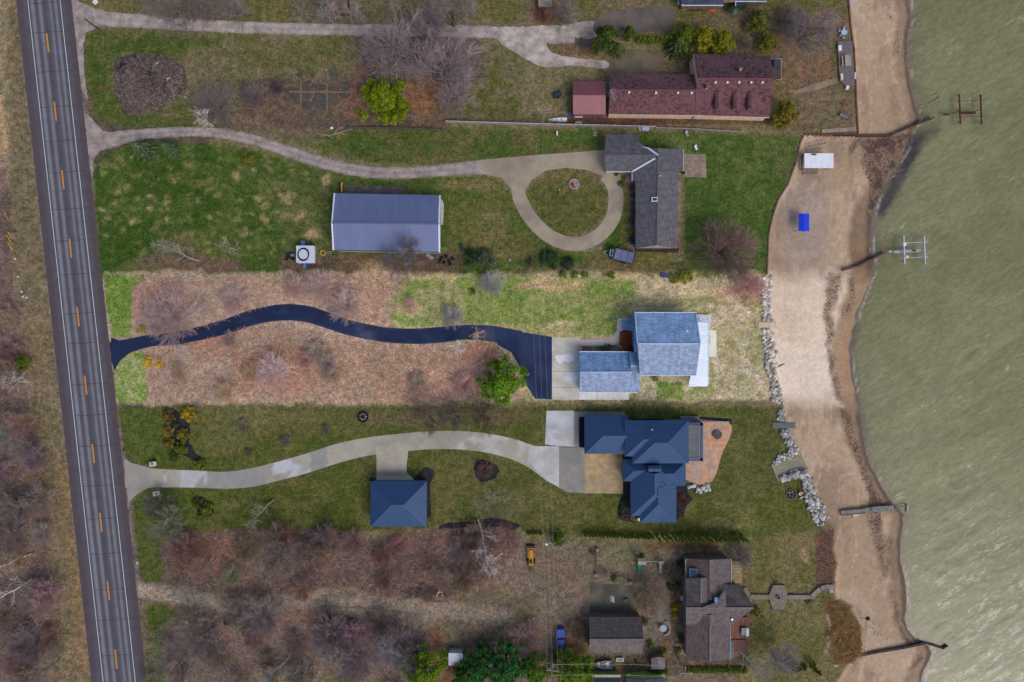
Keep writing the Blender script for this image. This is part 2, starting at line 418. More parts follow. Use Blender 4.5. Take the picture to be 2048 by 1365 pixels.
# big lawn beside the highway
cv.poly([(186,345),(240,296),(340,285),(470,293),(560,315),(640,340),(760,360),(960,352),(1000,360),(1060,450),(1110,500),(1200,508),(1240,420),(1270,400),(1275,520),(1535,530),(1535,556),(200,556)], (80,92,44), (62,84,34), .5, 1, soft=6)
cv.poly([(190,300),(300,290),(450,296),(450,420),(300,500),(204,540)], (66,86,36), (56,78,28), .5, 1, soft=40, al=.8)
cv.ell(620,440,60,90,(88,92,54),(80,88,48),.5,0, al=.7); cv.ell(540,350,90,40,(86,92,50),(66,86,36),.5,0,al=.6)
r_ = random.Random(5); RT_ = random.Random(6)
for cx, cy, q in ((575,395,13),(582,437,11),(550,378,6),(556,388,6),(600,430,9),(400,402,5),(437,392,6),(470,345,8),(276,396,5),(302,397,6),(330,402,5),(303,422,5),(266,440,6),(265,443,5),(535,412,9),(515,400,7),(525,440,8),(648,362,9),(690,455,10),(212,440,6),(330,440,6),(510,345,5),(380,410,4),(420,438,5),(625,470,16),(350,360,5)):
    cv.ell(cx, cy, q, q*.8, (162,140,108), (120,116,70), .5, 0, soft=1.1, al=.85, warp=2)
for k in range(230): cv.ell(r_.uniform(200,660), r_.uniform(300,520), r_.uniform(3,8), r_.uniform(2,6), RT_.choice([(128,124,80),(112,112,66),(98,106,56),(136,126,88)]), soft=1.2, al=.55, warp=2)
cv.poly([(890,365),(985,365),(1060,460),(1100,510),(890,535)], (92,92,52), (78,88,40), .4, 1, soft=16, al=.9)
cv.ell(940,370,60,14,(112,102,66), al=.8); cv.ell(1010,490,60,30,(108,98,64),(90,90,50),.4,0, al=.8); cv.ell(985,455,35,30,(110,102,68), al=.5)
cv.ell(1130,405,82,66,(92,90,50),(76,84,40),.45,0, soft=.2); cv.ell(1150,360,60,24,(106,98,66), al=.6); cv.ell(1135,450,60,22,(82,86,44),(96,92,52),.5,0,al=.7)
cv.rect(1240,350,1275,520, (88,90,48), soft=6)
cv.poly([(1265,262),(1600,272),(1588,330),(1556,400),(1540,450),(1535,545),(1370,545),(1368,300),(1270,296)], (68,88,38), (84,96,52), .5, 1, soft=6)
for x in (1400, 1440, 1480, 1520): cv.line([(x, 310), (x-4, 520)], 18, (78,96,46), soft=14, al=.45)
cv.poly([(1170,505),(1340,502),(1340,545),(1170,545)], (100,94,56), (90,88,50), .5, 0, soft=10)
cv.rect(560,508,900,556, (98,82,66), (86,80,54), .4, 0, soft=8); cv.ell(380,528,110,18,(104,86,70)); cv.ell(350,495,40,22,(104,98,66),al=.7)
cv.rect(820,505,930,548, (92,76,62), (78,64,54), .5, 0, soft=8, al=.8)
cv.ell(1440,500,60,30,(82,80,52), al=.6); cv.ell(1200,540,180,12,(104,90,66),al=.7)
# the lot for sale: dry grass, leaf litter and mown strips, extra brightness painted in
LB = [(205,548),(1536,548),(1550,800),(236,806)]
cv.poly(LB, (166,156,112), (180,166,128), .5, 1, soft=14, warp=2)
cv.poly([(205,548),(820,548),(800,600),(770,665),(270,672),(205,690)], (168,146,130), (158,138,124), .5, 1, soft=14, warp=2)
cv.poly([(250,665),(700,640),(960,690),(1010,700),(1040,730),(1040,806),(290,806),(235,720)], (168,144,126), (166,136,116), .45, 2, soft=12, warp=2)
cv.poly([(300,700),(560,655),(640,680),(560,740),(420,800),(300,800)], (160,142,126), (150,132,116), .5, 1, soft=30, al=.85)
cv.ell(560,735,90,50,(170,126,102),(162,116,92),.5,0, al=.75); cv.ell(720,740,120,50,(166,138,116),(154,132,110),.5,0, al=.7); cv.ell(430,690,50,30,(160,110,92), al=.5)
cv.ell(880,765,90,36,(184,148,124),(178,138,122),.5,0,al=.7); cv.ell(960,710,40,25,(168,116,96),al=.7); cv.ell(300,600,70,40,(170,124,114),al=.6)
cv.ell(745,590,40,60,(186,156,130),(178,144,116),.4,0,al=.7); cv.ell(600,575,140,24,(180,150,126),al=.5)
cv.poly([(206,548),(300,552),(265,575),(262,672),(226,676),(210,600)], (116,138,70), (104,128,54), .5, 0, soft=4)
cv.poly([(240,722),(262,705),(288,704),(298,806),(232,806),(230,750)], (118,140,70), (142,150,96), .45, 0, soft=4)
cv.poly([(800,562),(960,554),(1275,560),(1262,620),(1225,672),(1050,668),(960,648),(820,655),(778,640)], (146,142,98), (122,138,72), .5, 1, soft=9)
cv.poly([(950,570),(1240,560),(1235,660),(1060,660),(940,640)], (134,140,82), (114,132,62), .5, 0, soft=16, al=.75)
cv.ell(815,620,30,14,(186,160,130)); cv.ell(815,610,36,40,(132,150,84),(150,150,100),.5,0,al=.5); cv.ell(1130,650,30,8,(184,172,128),al=.8); cv.ell(1100,570,70,14,(186,156,118),al=.7)
cv.ell(1040,660,90,10,(176,158,110),al=.6)
cv.poly([(1275,560),(1535,556),(1545,800),(1280,800),(1280,752),(1420,760),(1425,620),(1270,615)], (184,170,142), (168,158,124), .45, 0, soft=5)
cv.ell(1350,600,100,16,(140,142,84),al=.6); cv.ell(1350,580,80,14,(196,176,142),al=.8)
for k in range(26): cv.ell(r_.uniform(1425,1530), r_.uniform(590,795), r_.uniform(5,14), r_.uniform(4,10), (142,140,86), soft=1, al=.6, warp=1)
cv.ell(1500,590,34,20,(134,132,88),al=.6); cv.ell(1470,590,60,14,(192,150,132),al=.4); cv.ell(1512,680,14,60,(150,146,100),al=.6)
cv.rect(1313,763,1365,798, (104,126,58), (126,138,76), .4, 0, soft=3); cv.ell(1400,785,26,14,(140,146,84),al=.7)
# lower property
cv.poly([(236,814),(1558,814),(1572,850),(1586,900),(1545,945),(1560,965),(1605,955),(1640,1050),(1600,1078),(1050,1070),(1040,1052),(880,1056),(700,1062),(340,1068),(280,1140),(268,1000),(250,910)], (90,90,50), (78,86,40), .5, 1, soft=6)
for k in range(9): cv.line([(400, 828+k*26), (640, 822+k*26), (1100, 830+k*26)], 11, (82,86,42), soft=8, al=.5)
cv.poly([(246,820),(330,820),(330,930),(280,930),(250,900)], (72,86,36), (84,92,48), .45, 0, soft=10)
cv.ell(470,850,50,50,(100,98,62),al=.6); cv.ell(440,890,60,20,(104,100,62),al=.5)
cv.poly([(420,990),(740,960),(740,1060),(440,1062)], (74,82,36), (88,90,48), .45, 1, soft=12)
cv.poly([(265,1000),(420,985),(440,1030),(330,1066),(285,1150),(272,1080)], (70,86,34), (84,92,46), .4, 0, soft=10)
cv.ell(820,835,110,18,(104,92,70),al=.7); cv.ell(1000,835,60,16,(100,86,68),al=.7); cv.ell(560,835,100,16,(112,104,70),al=.6)
cv.poly([(860,910),(1000,905),(1060,960),(1160,1010),(1180,1060),(860,1050)], (94,92,54), (82,86,44), .5, 1, soft=12)
cv.ell(1000,1010,60,30,(108,102,76),al=.5)
cv.poly([(1180,1000),(1560,1000),(1600,1060),(1180,1066)], (84,88,42), (98,98,56), .4, 1, soft=12); cv.ell(1450,1050,50,10,(132,124,84),al=.6)
cv.poly([(1450,830),(1555,830),(1580,900),(1540,1000),(1440,1000)], (82,84,44), (92,92,54), .5, 1, soft=10)
# wood south of it
WOOD_S = [(330,1078),(450,1062),(560,1058),(680,1062),(740,1080),(860,1062),(1000,1050),(1042,1070),(1035,1140),(1000,1165),(900,1190),(780,1200),(690,1172),(620,1185),(500,1190),(330,1168)]
WOOD_S2 = [(320,1245),(480,1220),(640,1232),(760,1255),(870,1270),(860,1325),(830,1400),(300,1400),(300,1300)]
cv.rect(262,1180,1720,24000, (112,98,82), (106,92,78), .5, 1, soft=20)
cv.poly(WOOD_S, (98,79,69), (86,71,64), .5, 1, soft=12); cv.ell(520,1120,120,50,(98,84,76),al=.6); cv.ell(420,1110,80,40,(112,80,62),al=.7)
cv.ell(800,1140,60,30,(86,66,52),al=.6); cv.ell(930,1080,60,16,(112,78,60),al=.7)
cv.poly([(270,1160),(300,1165),(420,1185),(520,1195),(700,1178),(800,1200),(920,1195),(1040,1100),(1180,1090),(1180,1310),(880,1310),(860,1262),(640,1228),(420,1215),(330,1205),(280,1210)], (116,102,90), (124,110,98), .5, 1, soft=12)
cv.poly([(890,1215),(1030,1190),(1090,1180),(1090,1290),(880,1310),(870,1260)], (110,99,82), (104,96,74), .4, 1, soft=24)
cv.line([(285,1180),(380,1200),(480,1216)], 24, (150,135,121), soft=10); cv.line([(420,1208),(485,1224)], 9, (164,149,128), soft=6)
cv.line([(600,1200),(700,1210),(800,1216),(900,1222),(1020,1235)], 26, (140,126,112), soft=18, al=.85)
cv.line([(640,1212),(760,1218),(840,1232)], 4, (86,76,66), soft=4, al=.6)
cv.ell(960,1180,60,24,(106,98,64),al=.6); cv.ell(1130,1220,60,70,(114,98,82),(120,104,88),.4,0,al=.6)
cv.poly(WOOD_S2, (102,86,77), (94,80,73), .5, 1, soft=14); cv.ell(600,1350,110,20,(122,96,74),al=.6); cv.ell(600,1240,60,14,(114,82,66),al=.6)
cv.ell(870,1290,20,40,(116,84,64),al=.7); cv.ell(905,1350,30,30,(118,80,56),al=.8)
cv.poly([(268,1000),(300,1020),(320,1110),(335,1160),(290,1168),(280,1100)], (70,84,36), (84,90,48), .4, 0, soft=8)
cv.poly([(292,1210),(330,1205),(350,1225),(322,1290),(330,1340),(345,1400),(300,1400)], (72,86,36), (86,92,52), .45, 0, soft=10)
cv.ell(480,1245,14,20,(64,88,36),al=.8); cv.rect(500,1345,760,1400, (110,100,72), (120,104,80), .4, 0, soft=10, al=.8)
# south yards
cv.poly([(1040,1085),(1370,1095),(1372,1320),(1100,1330),(1090,1250)], (110,98,82), (116,104,90), .5, 1, soft=10)
cv.ell(1260,1115,60,26,(110,108,78),al=.7); cv.ell(1130,1140,40,36,(112,96,78),al=.6); cv.rect(1290,1082,1440,1100, (112,88,66), (102,84,60), .4, 0, soft=5)
cv.ell(1145,1305,30,26,(120,84,58),al=.8); cv.ell(1160,1290,18,40,(104,92,56),al=.5); cv.ell(1050,1290,34,24,(112,82,70),al=.8); cv.ell(1320,1200,40,30,(122,104,82),(108,96,80),.4,0,al=.8)
cv.ell(1345,1230,22,60,(98,84,72),al=.7); cv.ell(1380,1180,30,40,(96,82,62),al=.6); cv.ell(1330,1300,30,24,(108,88,78),al=.6)
cv.poly([(1462,1085),(1640,1060),(1672,1130),(1668,1180),(1695,1215),(1715,1250),(1720,1310),(1672,1400),(1470,1400),(1468,1240)], (110,102,70), (98,94,56), .5, 1, soft=10)
cv.ell(1480,1110,34,30,(106,94,80),al=.7); cv.ell(1600,1220,60,50,(112,104,74),(104,98,60),.4,0,al=.7); cv.ell(1615,1112,8,16,(150,126,96),al=.8); cv.ell(1510,1160,30,20,(98,94,54),al=.6)
cv.poly([(1640,1062),(1672,1058),(1668,1180),(1636,1180),(1630,1100)], (98,76,66), (108,82,64), .4, 0, soft=6)
cv.poly([(1640,1190),(1690,1215),(1716,1250),(1722,1310),(1670,1340),(1662,1300),(1660,1240)], (112,88,62), (98,78,56), .5, 0, soft=8)
cv.line([(1655,1220),(1662,1280),(1650,1310)], 7, (146,128,104), soft=5, al=.7)
cv.rect(1150,1310,1500,1345, (98,84,64), (86,76,58), .5, 0, soft=8, al=.8)
# beach
BT = terrain_t(GX, GY); BD = GX-interp(BLUFF, GY)
full = (slice(None), slice(None))
inb = np.clip(BD/4, 0, 1)
cv.put(full, inb, (170,145,120), (182,157,132), .5, 2)
n2 = fbm(GX, GY, 60, 2)
cv.put(full, inb*np.clip((fbm(GX*1.6, GY*.6, 46, 3)-.5)*8, 0, 1)*.75, (148,126,106))
cv.put(full, inb*np.clip(1-np.abs(fbm(GX*1.5, GY*.45, 50, 1)-.5)*34, 0, 1)*.6, (200,178,156))
wet = np.clip((BT-.76-.16*(fbm(GX, GY, 50, 4)-.5))/.07, 0, 1)*inb
cv.put(full, wet*np.clip(1-np.abs(GY-660)/900, .5, 1), (132,106,83), (118,96,78), .4, 1)
cv.put(full, np.clip((BT-.93-.08*(fbm(GX, GY, 36, 2)-.5))/.03, 0, 1), (106,90,78))
lotb = inb*np.clip((cv.WY-536)/36, 0, 1)*np.clip((824-cv.WY)/40, 0, 1)*.9  # lot sand lightened: the same extra brightness painted into its colour
cv.put(full, lotb*(1-wet)*.92, (224,202,178), (234,216,196), .5, 2)
cv.put(full, lotb*wet*.8, (180,148,118))
cv.put(full, lotb*np.exp(-((BT-.55)/.18)**2)*np.exp(-((GY-660)/90)**2)*.8, (230,208,182))
sg = np.exp(-((GX-1610)/48)**4)*np.exp(-((GY-450)/90)**4)*inb
cv.put(full, sg*.85, (168,150,136), (158,142,128), .5, 0)
for wp, g in ((WOOD_S, .5), (WOOD_S2, .45), ([(-24000,-24000),(20,-24000),(14,330),(20,480),(50,690),(72,860),(98,1150),(118,1420),(118,24000),(-24000,24000)], .5)):
    sel = cv.box_(min(q[0] for q in wp)-30, min(q[1] for q in wp)-30, max(q[0] for q in wp)+30, max(q[1] for q in wp)+30)
    d = cv.sdf(wp, cv.WX[sel], cv.WY[sel]); cv.C[sel] *= (1+g*np.clip(d/14+.5, 0, 1))[..., None]
SEAW = [[(1655,549),(1685,549),(1672,585),(1664,640),(1672,690),(1655,690),(1649,600)], [(1700,549),(1712,549),(1706,590),(1694,640),(1686,640),(1696,590)], [(1652,690),(1662,690),(1672,750),(1684,800),(1676,806),(1664,760)], [(1676,815),(1690,815),(1708,880),(1732,945),(1756,985),(1775,1015),(1742,1015),(1728,960),(1700,890)], [(1728,1025),(1764,1025),(1758,1070),(1768,1120),(1775,1150),(1758,1115),(1745,1070)], [(1775,1080),(1782,1080),(1778,1130),(1772,1135)], [(1780,1170),(1786,1200),(1800,1250),(1826,1290),(1812,1288),(1790,1240)], [(1725,275),(1818,272),(1816,300),(1800,325),(1780,350),(1764,382),(1745,430),(1736,425),(1745,380),(1728,340),(1726,300)], [(1706,275),(1722,275),(1704,310),(1700,305)], [(1790,60),(1800,60),(1802,115),(1792,112)], [(1776,10),(1790,40),(1784,45)], [(1838,1308),(1848,1310),(1828,1345),(1818,1345)]]
cv.poly([(1722,272),(1824,270),(1822,302),(1802,330),(1782,356),(1764,392),(1745,436),(1734,430),(1742,385),(1756,350),(1740,335),(1722,330),(1728,300)], (78,63,60), (112,90,78), .3, 0, soft=10, warp=1, al=.95, sharp=10)
for sp in SEAW: cv.poly(sp, (104,84,74), (150,124,102), .55, 0, soft=9, warp=2, al=.75, sharp=12)
# fine mottling: straw tufts and darker growth in every turf
lw = np.clip(-BD/4, 0, 1)
for sc_, sd_, am, tone in ((20, 3, .5, (1.3, 1.2, 1.24)), (11, 4, .34, (.76, .84, .74)), (6, 1, .36, (1.24, 1.19, 1.16)), (44, 2, .45, (1.24, 1.14, 1.22)), (34, 5, .3, (.84, .92, .82))):
    w_ = (np.clip((fbm(GX, GY, sc_, sd_, 5)-.52)*9, 0, 1)*am*lw)[..., None]; cv.C = cv.C*(1-w_)+cv.C*np.array(tone)*w_
# land colour leaks out beyond the frame in plain dry tones
G_Z = terrain_z(GX, GY)
kk = (1-G_Z/H)*S
GV = np.stack([(GX-1024)*kk, (682.5-GY)*kk, G_Z], -1).reshape(-1, 3)
nr, nc = GX.shape
idx = np.arange(nr*nc).reshape(nr, nc)
quads = np.stack([idx[1:, :-1], idx[1:, 1:], idx[:-1, 1:], idx[:-1, :-1]], -1).reshape(-1, 4)
fb = (BD[:-1, :-1] > 0).ravel()
GC = np.concatenate([cv.C, np.ones(GX.shape+(1,))], -1).reshape(-1, 4)
def make_ground(name, amt, straw, sc=1.0, bst=.5):
    m, nt, b = newmat(name); v = coords(nt)
    c = attr(nt, 'cover')
    n1 = noise(nt, v, .8*sc, 7, .72); n2 = noise(nt, v, 2.1*sc, 5, .75)
    f = math_(nt, 'MULTIPLY', ramp(nt, n1, .3, .7, 1-amt, 1+amt), ramp(nt, n2, .36, .64, 1-amt, 1+amt))
    c1 = mul(nt, c, f)
    c2 = mixc(nt, 1.0, c1, straw, 'MULTIPLY')
    fin(nt, b, mixc(nt, ramp(nt, noise(nt, v, .5*sc, 8, .75), .42, .62), c1, c2), .95, .1)
    bump(nt, b, n2, bst, .12); return m
GROUND_M = make_ground('grass_and_litter', .36, (1.18, 1.12, 1.02))
SAND_M = make_ground('beach_sand', .10, (1.06, 1.03, 1.0), .8, .35)
def submesh(name, mask, mat):
    q = quads[mask]; used = np.unique(q); mp = np.zeros(len(GV), dtype=np.int64); mp[used] = np.arange(len(used))
    return tag(npmesh(name, GV[used], mp[q], mat, None, [('cover', 'FLOAT_COLOR', 'POINT', GC[used])], True), kind='structure')
submesh('ground', ~fb, GROUND_M); submesh('beach', fb, SAND_M)

# ------------------------------------------------------------------ lake
wx_ = axis(1640, 2090, 4.0, 24000); wx_ = wx_[wx_ > 1600]; wy_ = axis(-40, 1410, 4.0, 24000)
LX, LY = np.meshgrid(wx_, wy_)
sh = interp(SHORE, LY); ds = LX-sh
lc = Canvas(LX, LY, (106,106,72))
lc.put(full, np.ones(LX.shape), (120,119,82), (127,126,90), .5, 2)
lc.put(full, np.clip((LX-1700)/350, 0, 1)*np.clip((LY-500)/700, 0, 1)*.45, (138,137,98))
lc.put(full, np.clip(1-ds/42, 0, 1)*.55, (112,102,80))
lc.put(full, np.clip(1-(ds-2)/9, 0, 1)*.8, (120,102,86))
lc.poly([(1818,270),(1852,262),(1842,300),(1816,348),(1790,400),(1764,434),(1750,430),(1764,395),(1785,352),(1808,315)], (58,54,60), (74,66,62), .4, 0, soft=12, warp=1, al=.95)
lc.poly([(1838,262),(1880,238),(1880,262),(1850,290)], (84,78,66), soft=14, al=.7)
lc.poly([(1742,460),(1756,470),(1762,500),(1745,505)], (92,88,80), soft=12, al=.7)
lc.line([(1712,640),(1704,700),(1708,760),(1722,830),(1736,900)], 12, (92,82,74), soft=10, al=.6)
lc.put(full, np.exp(-((ds-4-6*fbm(LX, LY, 30, 2))/1.6)**2)*np.clip((fbm(LX, LY, 26, 4)-.47)*9, 0, 1)*.6, (190,186,172))
foam_glint = np.clip((LX-1700)/500, 0, 1)*.25+np.clip((LY-640)/620, 0, 1)**1.1*np.clip((LX-1760)/220+.25, 0, 1)*.95  # whitecaps plus sun glints painted as pale flecks, denser to lower right
wang = R(34)
th = R(34); A_ = LX*math.sin(th)+LY*math.cos(th); B_ = LX*math.cos(th)-LY*math.sin(th)
wz = (fbm(B_*.22, A_, 20, 2)-.5)*.5+(fbm(B_*.35, A_, 9, 4)-.5)*.22
wz = wz*np.clip(ds/60, .1, 1)*(.16+.26*foam_glint)
kk = (1-WATER_Z/H)*S
LV = np.stack([(LX-1024)*kk, (682.5-LY)*kk, WATER_Z+wz], -1).reshape(-1, 3)
ii = np.arange(LX.size).reshape(LX.shape)
lq = np.stack([ii[1:, :-1], ii[1:, 1:], ii[:-1, 1:], ii[:-1, :-1]], -1).reshape(-1, 4)
lq = lq[(ds[:-1, 1:] > -14).ravel()]
LC = np.concatenate([lc.C, foam_glint[..., None]], -1).reshape(-1, 4)
def make_water():
    m, nt, b = newmat('lake_water')
    a = nt.nodes.new('ShaderNodeAttribute'); a.attribute_name = 'cover'
    fo = attr(nt, 'foam_glint', 'Fac')
    v0 = coords(nt, 'Object', (1, 1, 1), -R(34))
    def st(sx, sy, s, d, r=.6, dist=0):
        mp = nd(nt, 'ShaderNodeMapping', {'Vector': v0}); mp.inputs['Scale'].default_value = (sx, sy, 1)
        return noise(nt, mp.outputs[0], s, d, r, dist)
    big = st(.16, 1, .30, 4, .55); mid = st(.30, 1, .9, 4, .6, .5); fine = st(.38, 1, 1.9, 4, .7, .5)
    sw = ramp(nt, big, .3, .7, .95, 1.05); sw2 = ramp(nt, mid, .32, .68, .92, 1.08); sw3 = ramp(nt, fine, .34, .66, .85, 1.15)
    col = mul(nt, a.outputs['Color'], math_(nt, 'MULTIPLY', sw, math_(nt, 'MULTIPLY', sw2, sw3)))
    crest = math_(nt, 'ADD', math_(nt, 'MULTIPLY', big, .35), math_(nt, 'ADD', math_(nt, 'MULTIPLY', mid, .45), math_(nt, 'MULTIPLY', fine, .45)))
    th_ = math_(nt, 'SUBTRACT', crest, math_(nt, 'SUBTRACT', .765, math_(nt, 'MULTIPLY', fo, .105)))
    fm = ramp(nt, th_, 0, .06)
    # speckle breaks the crests into flecks of whitecap and painted glint
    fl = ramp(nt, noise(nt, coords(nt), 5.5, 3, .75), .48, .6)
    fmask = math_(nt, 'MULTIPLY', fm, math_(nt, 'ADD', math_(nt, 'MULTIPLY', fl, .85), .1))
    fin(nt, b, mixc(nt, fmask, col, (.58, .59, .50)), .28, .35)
    bump(nt, b, math_(nt, 'ADD', mid, math_(nt, 'MULTIPLY', fine, .4)), .22, .25); return m
WATER_M = make_water()
tag(npmesh('lake_water', LV, lq, WATER_M, None, [('cover', 'FLOAT_COLOR', 'POINT', LC), ('foam_glint', 'FLOAT', 'POINT', foam_glint.ravel())], True), kind='structure')

# ------------------------------------------------------------------ road and drives (flat sheets, each a few mm above the one below)
def catmull(pts, n=8):
    p = [np.array(q, float) for q in pts]; p = [2*p[0]-p[1]]+p+[2*p[-1]-p[-2]]; out = []
    for i in range(1, len(p)-2):
        for k in range(n):
            t = k/n; a, b, c, d = p[i-1:i+3]
            out.append(.5*((2*b)+(c-a)*t+(2*a-5*b+4*c-d)*t*t+(3*b-a-3*c+d)*t**3))
    out.append(p[-2]); return out
def smooth(p): return [tuple(q) for q in catmull(list(p)+[p[0]], 4)[:-1]]
def sheet_mat(name, rough=.9, amt=.18, track=None, sc=1.0, joints=None):
    m, nt, b = newmat(name); v = coords(nt)
    c = attr(nt, 'cover'); n1 = noise(nt, v, .5*sc, 6, .65); n2 = noise(nt, v, 2.4*sc, 5, .75)
    f = math_(nt, 'MULTIPLY', ramp(nt, n1, .3, .7, 1-amt, 1+amt), ramp(nt, n2, .3, .7, 1-amt*.7, 1+amt*.7))
    fin(nt, b, mul(nt, c, f), rough, .25); bump(nt, b, n2, .3, .03); return m
GRAVEL_M = sheet_mat('gravel', .95, .3, sc=1.0); ASPH_M = sheet_mat('asphalt', .8, .1); CONC_M = sheet_mat('concrete_slab', .85, .09)
MULCH_M = sheet_mat('dark_mulch', .95, .3, sc=1.5); STAMP_M = sheet_mat('stamped_concrete', .8, .22, sc=1.6)
GAIN = {'gravel': 1.3, 'concrete_slab': 1.45, 'stamped_concrete': 1.5}   # measured against the sampled slab and gravel colours
def fill(name, pts, colfn, mat, z=.012, step=5, edge=0.0, kind='structure', parent=None, th=0):
    """flat sheet with the outline pts (photo pixels), gridded inside so its own colours can vary"""
    bm = bmesh.new()
    q = []
    for i in range(len(pts)):
        a = np.array(pts[i], float); b = np.array(pts[(i+1) % len(pts)], float); n = max(1, int(np.hypot(*(b-a))/ (step if edge else step*3)))
        for k in range(n):
            w = a+(b-a)*k/n
            if edge: w = w+(np.array([float(vnoise(w[0:1], w[1:2], 7, 1)[0]), float(vnoise(w[0:1], w[1:2], 7, 2)[0])])-.5)*edge*2
            q.append(w)
    vs = [bm.verts.new(P(w[0], w[1], z)) for w in q]
    f = bm.faces.new(vs); f.normal_update()
    if f.normal.z < 0: f.normal_flip()
    xs = [w[0] for w in q]; ys = [w[1] for w in q]
    for x in np.arange(min(xs)+step, max(xs), step):
        g = bm.verts[:]+bm.edges[:]+bm.faces[:]
        bmesh.ops.bisect_plane(bm, geom=g, plane_co=P(x, 0, z), plane_no=(1, 0, 0))
    for y in np.arange(min(ys)+step, max(ys), step):
        g = bm.verts[:]+bm.edges[:]+bm.faces[:]
        bmesh.ops.bisect_plane(bm, geom=g, plane_co=P(0, y, z), plane_no=(0, 1, 0))
    me = bpy.data.meshes.new(name); bm.to_mesh(me); bm.free()
    o = bpy.data.objects.new(name, me); COL.objects.link(o); me.materials.append(mat)
    a = me.attributes.new('cover', 'FLOAT_COLOR', 'POINT')
    kz = (1-z/H)*S
    v = np.array([w.co[:] for w in me.vertices]).reshape(-1, 3)
    X = v[:, 0]/kz+1024; Y = 682.5-v[:, 1]/kz
    c = colfn(X, Y) if callable(colfn) else np.tile(blank(*colfn), (len(v), 1))
    c = np.clip(c*GAIN.get(mat.name, 1), 0, .8)
    a.data.foreach_set('color', np.concatenate([c, np.ones((len(v), 1))], 1).astype(np.float32).ravel())
    ORG[o.name] = Vector((0, 0, 0))
    if parent is not None:
        o.parent = parent; off = ORG[parent.name]; ORG[o.name] = off
        for w in me.vertices: w.co -= off
    if kind: o['kind'] = kind
    return o
def mixn(c, c2, sc, seed=0, lo=.4, hi=.6):
    def fn(X, Y):
        w = np.clip((fbm(X, Y, sc, seed)-lo)/(hi-lo), 0, 1)[:, None]; return blank(*c)*(1-w)+blank(*c2)*w
    return fn
def ribbon(name, ctr, half, mat, colfn, z=.012, nacross=8, n=10, edge=0):
    """strip along a smooth line; ctr = [(x, y)], half = half width in pixels per point; colfn(u, X, Y) with u from -1 to 1"""
    c = np.array(catmull([(x, y, h) for (x, y), h in zip(ctr, half)], n))
    d = np.gradient(c[:, :2], axis=0); d /= np.linalg.norm(d, axis=1)[:, None]; nn = np.stack([-d[:, 1], d[:, 0]], 1)
    us = np.linspace(-1, 1, nacross+1); m = len(c); U = np.tile(us, (m, 1)); HW = c[:, 2:3]*np.ones((1, nacross+1))
    XX = c[:, 0:1]+nn[:, 0:1]*U*HW; YY = c[:, 1:2]+nn[:, 1:2]*U*HW
    if edge:
        e = (vnoise(XX, YY, 6, 1)-.5)*2*edge*(np.abs(U) > .99)*np.sign(U); XX = XX+nn[:, 0:1]*e; YY = YY+nn[:, 1:2]*e
    k = (1-z/H)*S
    V = np.stack([(XX-1024)*k, (682.5-YY)*k, np.full(XX.shape, z)], -1).reshape(-1, 3)
    i = np.arange(XX.size).reshape(XX.shape); q = np.stack([i[:-1, :-1], i[1:, :-1], i[1:, 1:], i[:-1, 1:]], -1).reshape(-1, 4)
    a, b, cc = V[q[0, 0]], V[q[0, 1]], V[q[0, 2]]
    if np.cross(b-a, cc-a)[2] < 0: q = q[:, ::-1]
    C = np.clip(colfn(U, XX, YY).reshape(-1, 3)*GAIN.get(mat.name, 1), 0, .8)
    return tag(npmesh(name, V, q, mat, None, [('cover', 'FLOAT_COLOR', 'POINT', np.concatenate([C, np.ones((len(C), 1))], 1))], True), kind='structure')
def L3(c, w): return blank(*c)[None, None]*w[..., None]
# highway: shoulders, two lanes with polished wheel paths
def hw(U, X, Y):
    base = np.empty(U.shape+(3,)); base[:] = blank(86,83,89)
    off = U*55
    for o, w, c, a in ((-22.5,3.2,(128,127,136),.8),(-11.5,3.0,(124,123,132),.75),(9,3.4,(128,127,136),.8),(23.5,3.6,(132,131,140),.85),(-6,2,(90,96,112),.4),(0,3,(72,70,78),.5)):
        g = (np.exp(-(np.abs(off-o)/w)**4)*a*(.8+.4*fbm(X, Y, 60, 2)))[..., None].clip(0, 1); base = base*(1-g)+blank(*c)*g
    s = np.clip((np.abs(off)-42)/1.5, 0, 1)[..., None]; base = base*(1-s)+blank(84,74,78)*s
    return base
RY = [-9000, -1500, -300, 0, 150, 300, 450, 600, 750, 900, 1050, 1200, 1365, 1700, 3000, 9000]
ribbon('highway', [(rx(y, 0), y) for y in RY], [55]*len(RY), ASPH_M, hw, z=.02, nacross=110, n=6)
def marks():
    m, nt, b = newmat('road_paint'); v = coords(nt)
    w = ramp(nt, noise(nt, v, 5, 5, .75), .34, .46)
    fin(nt, b, mixc(nt, math_(nt, 'MULTIPLY', w, .92), (.12, .11, .12), objcol(nt)), .7, .3); return m
MARK_M = marks()
def strip(mb, x0, y0, x1, y1, w, z):
    a = P(x0, y0, z); b = P(x1, y1, z); d = (b-a).normalized(); n = Vector((-d.y, d.x, 0))*w/2
    mb.poly([a-n, b-n, b+n, a+n] if True else [])
mw = MB()
for off in (-32, 32.5):
    for k in range(-40, 120): strip(mw, rx(k*20, off), k*20, rx(k*20+20, off), k*20+20, .16, .027)
tag(mw.build('edge_line_marking', MARK_M, color=(205,205,212)), kind='structure')
mo = MB()
for k in range(-14, 26): strip(mo, 93+.1109*(67+k*137-65), 67+k*137, 93+.1109*(105+k*137-65), 105+k*137, .34, .027)
tag(mo.build('centre_dash_marking', MARK_M, color=(214,142,48)), kind='structure')
mc = MB()
rr = random.Random(3)
for k in range(-3, 24):
    y = 72+k*69+rr.uniform(-8, 8); 
    x = -34
    while x < 40:
        strip(mc, rx(y, x), y-x*.06+rr.uniform(-.5, .5), rx(y, x+7), y-(x+7)*.06+rr.uniform(-.5, .5), .09, .024); x += 6.5
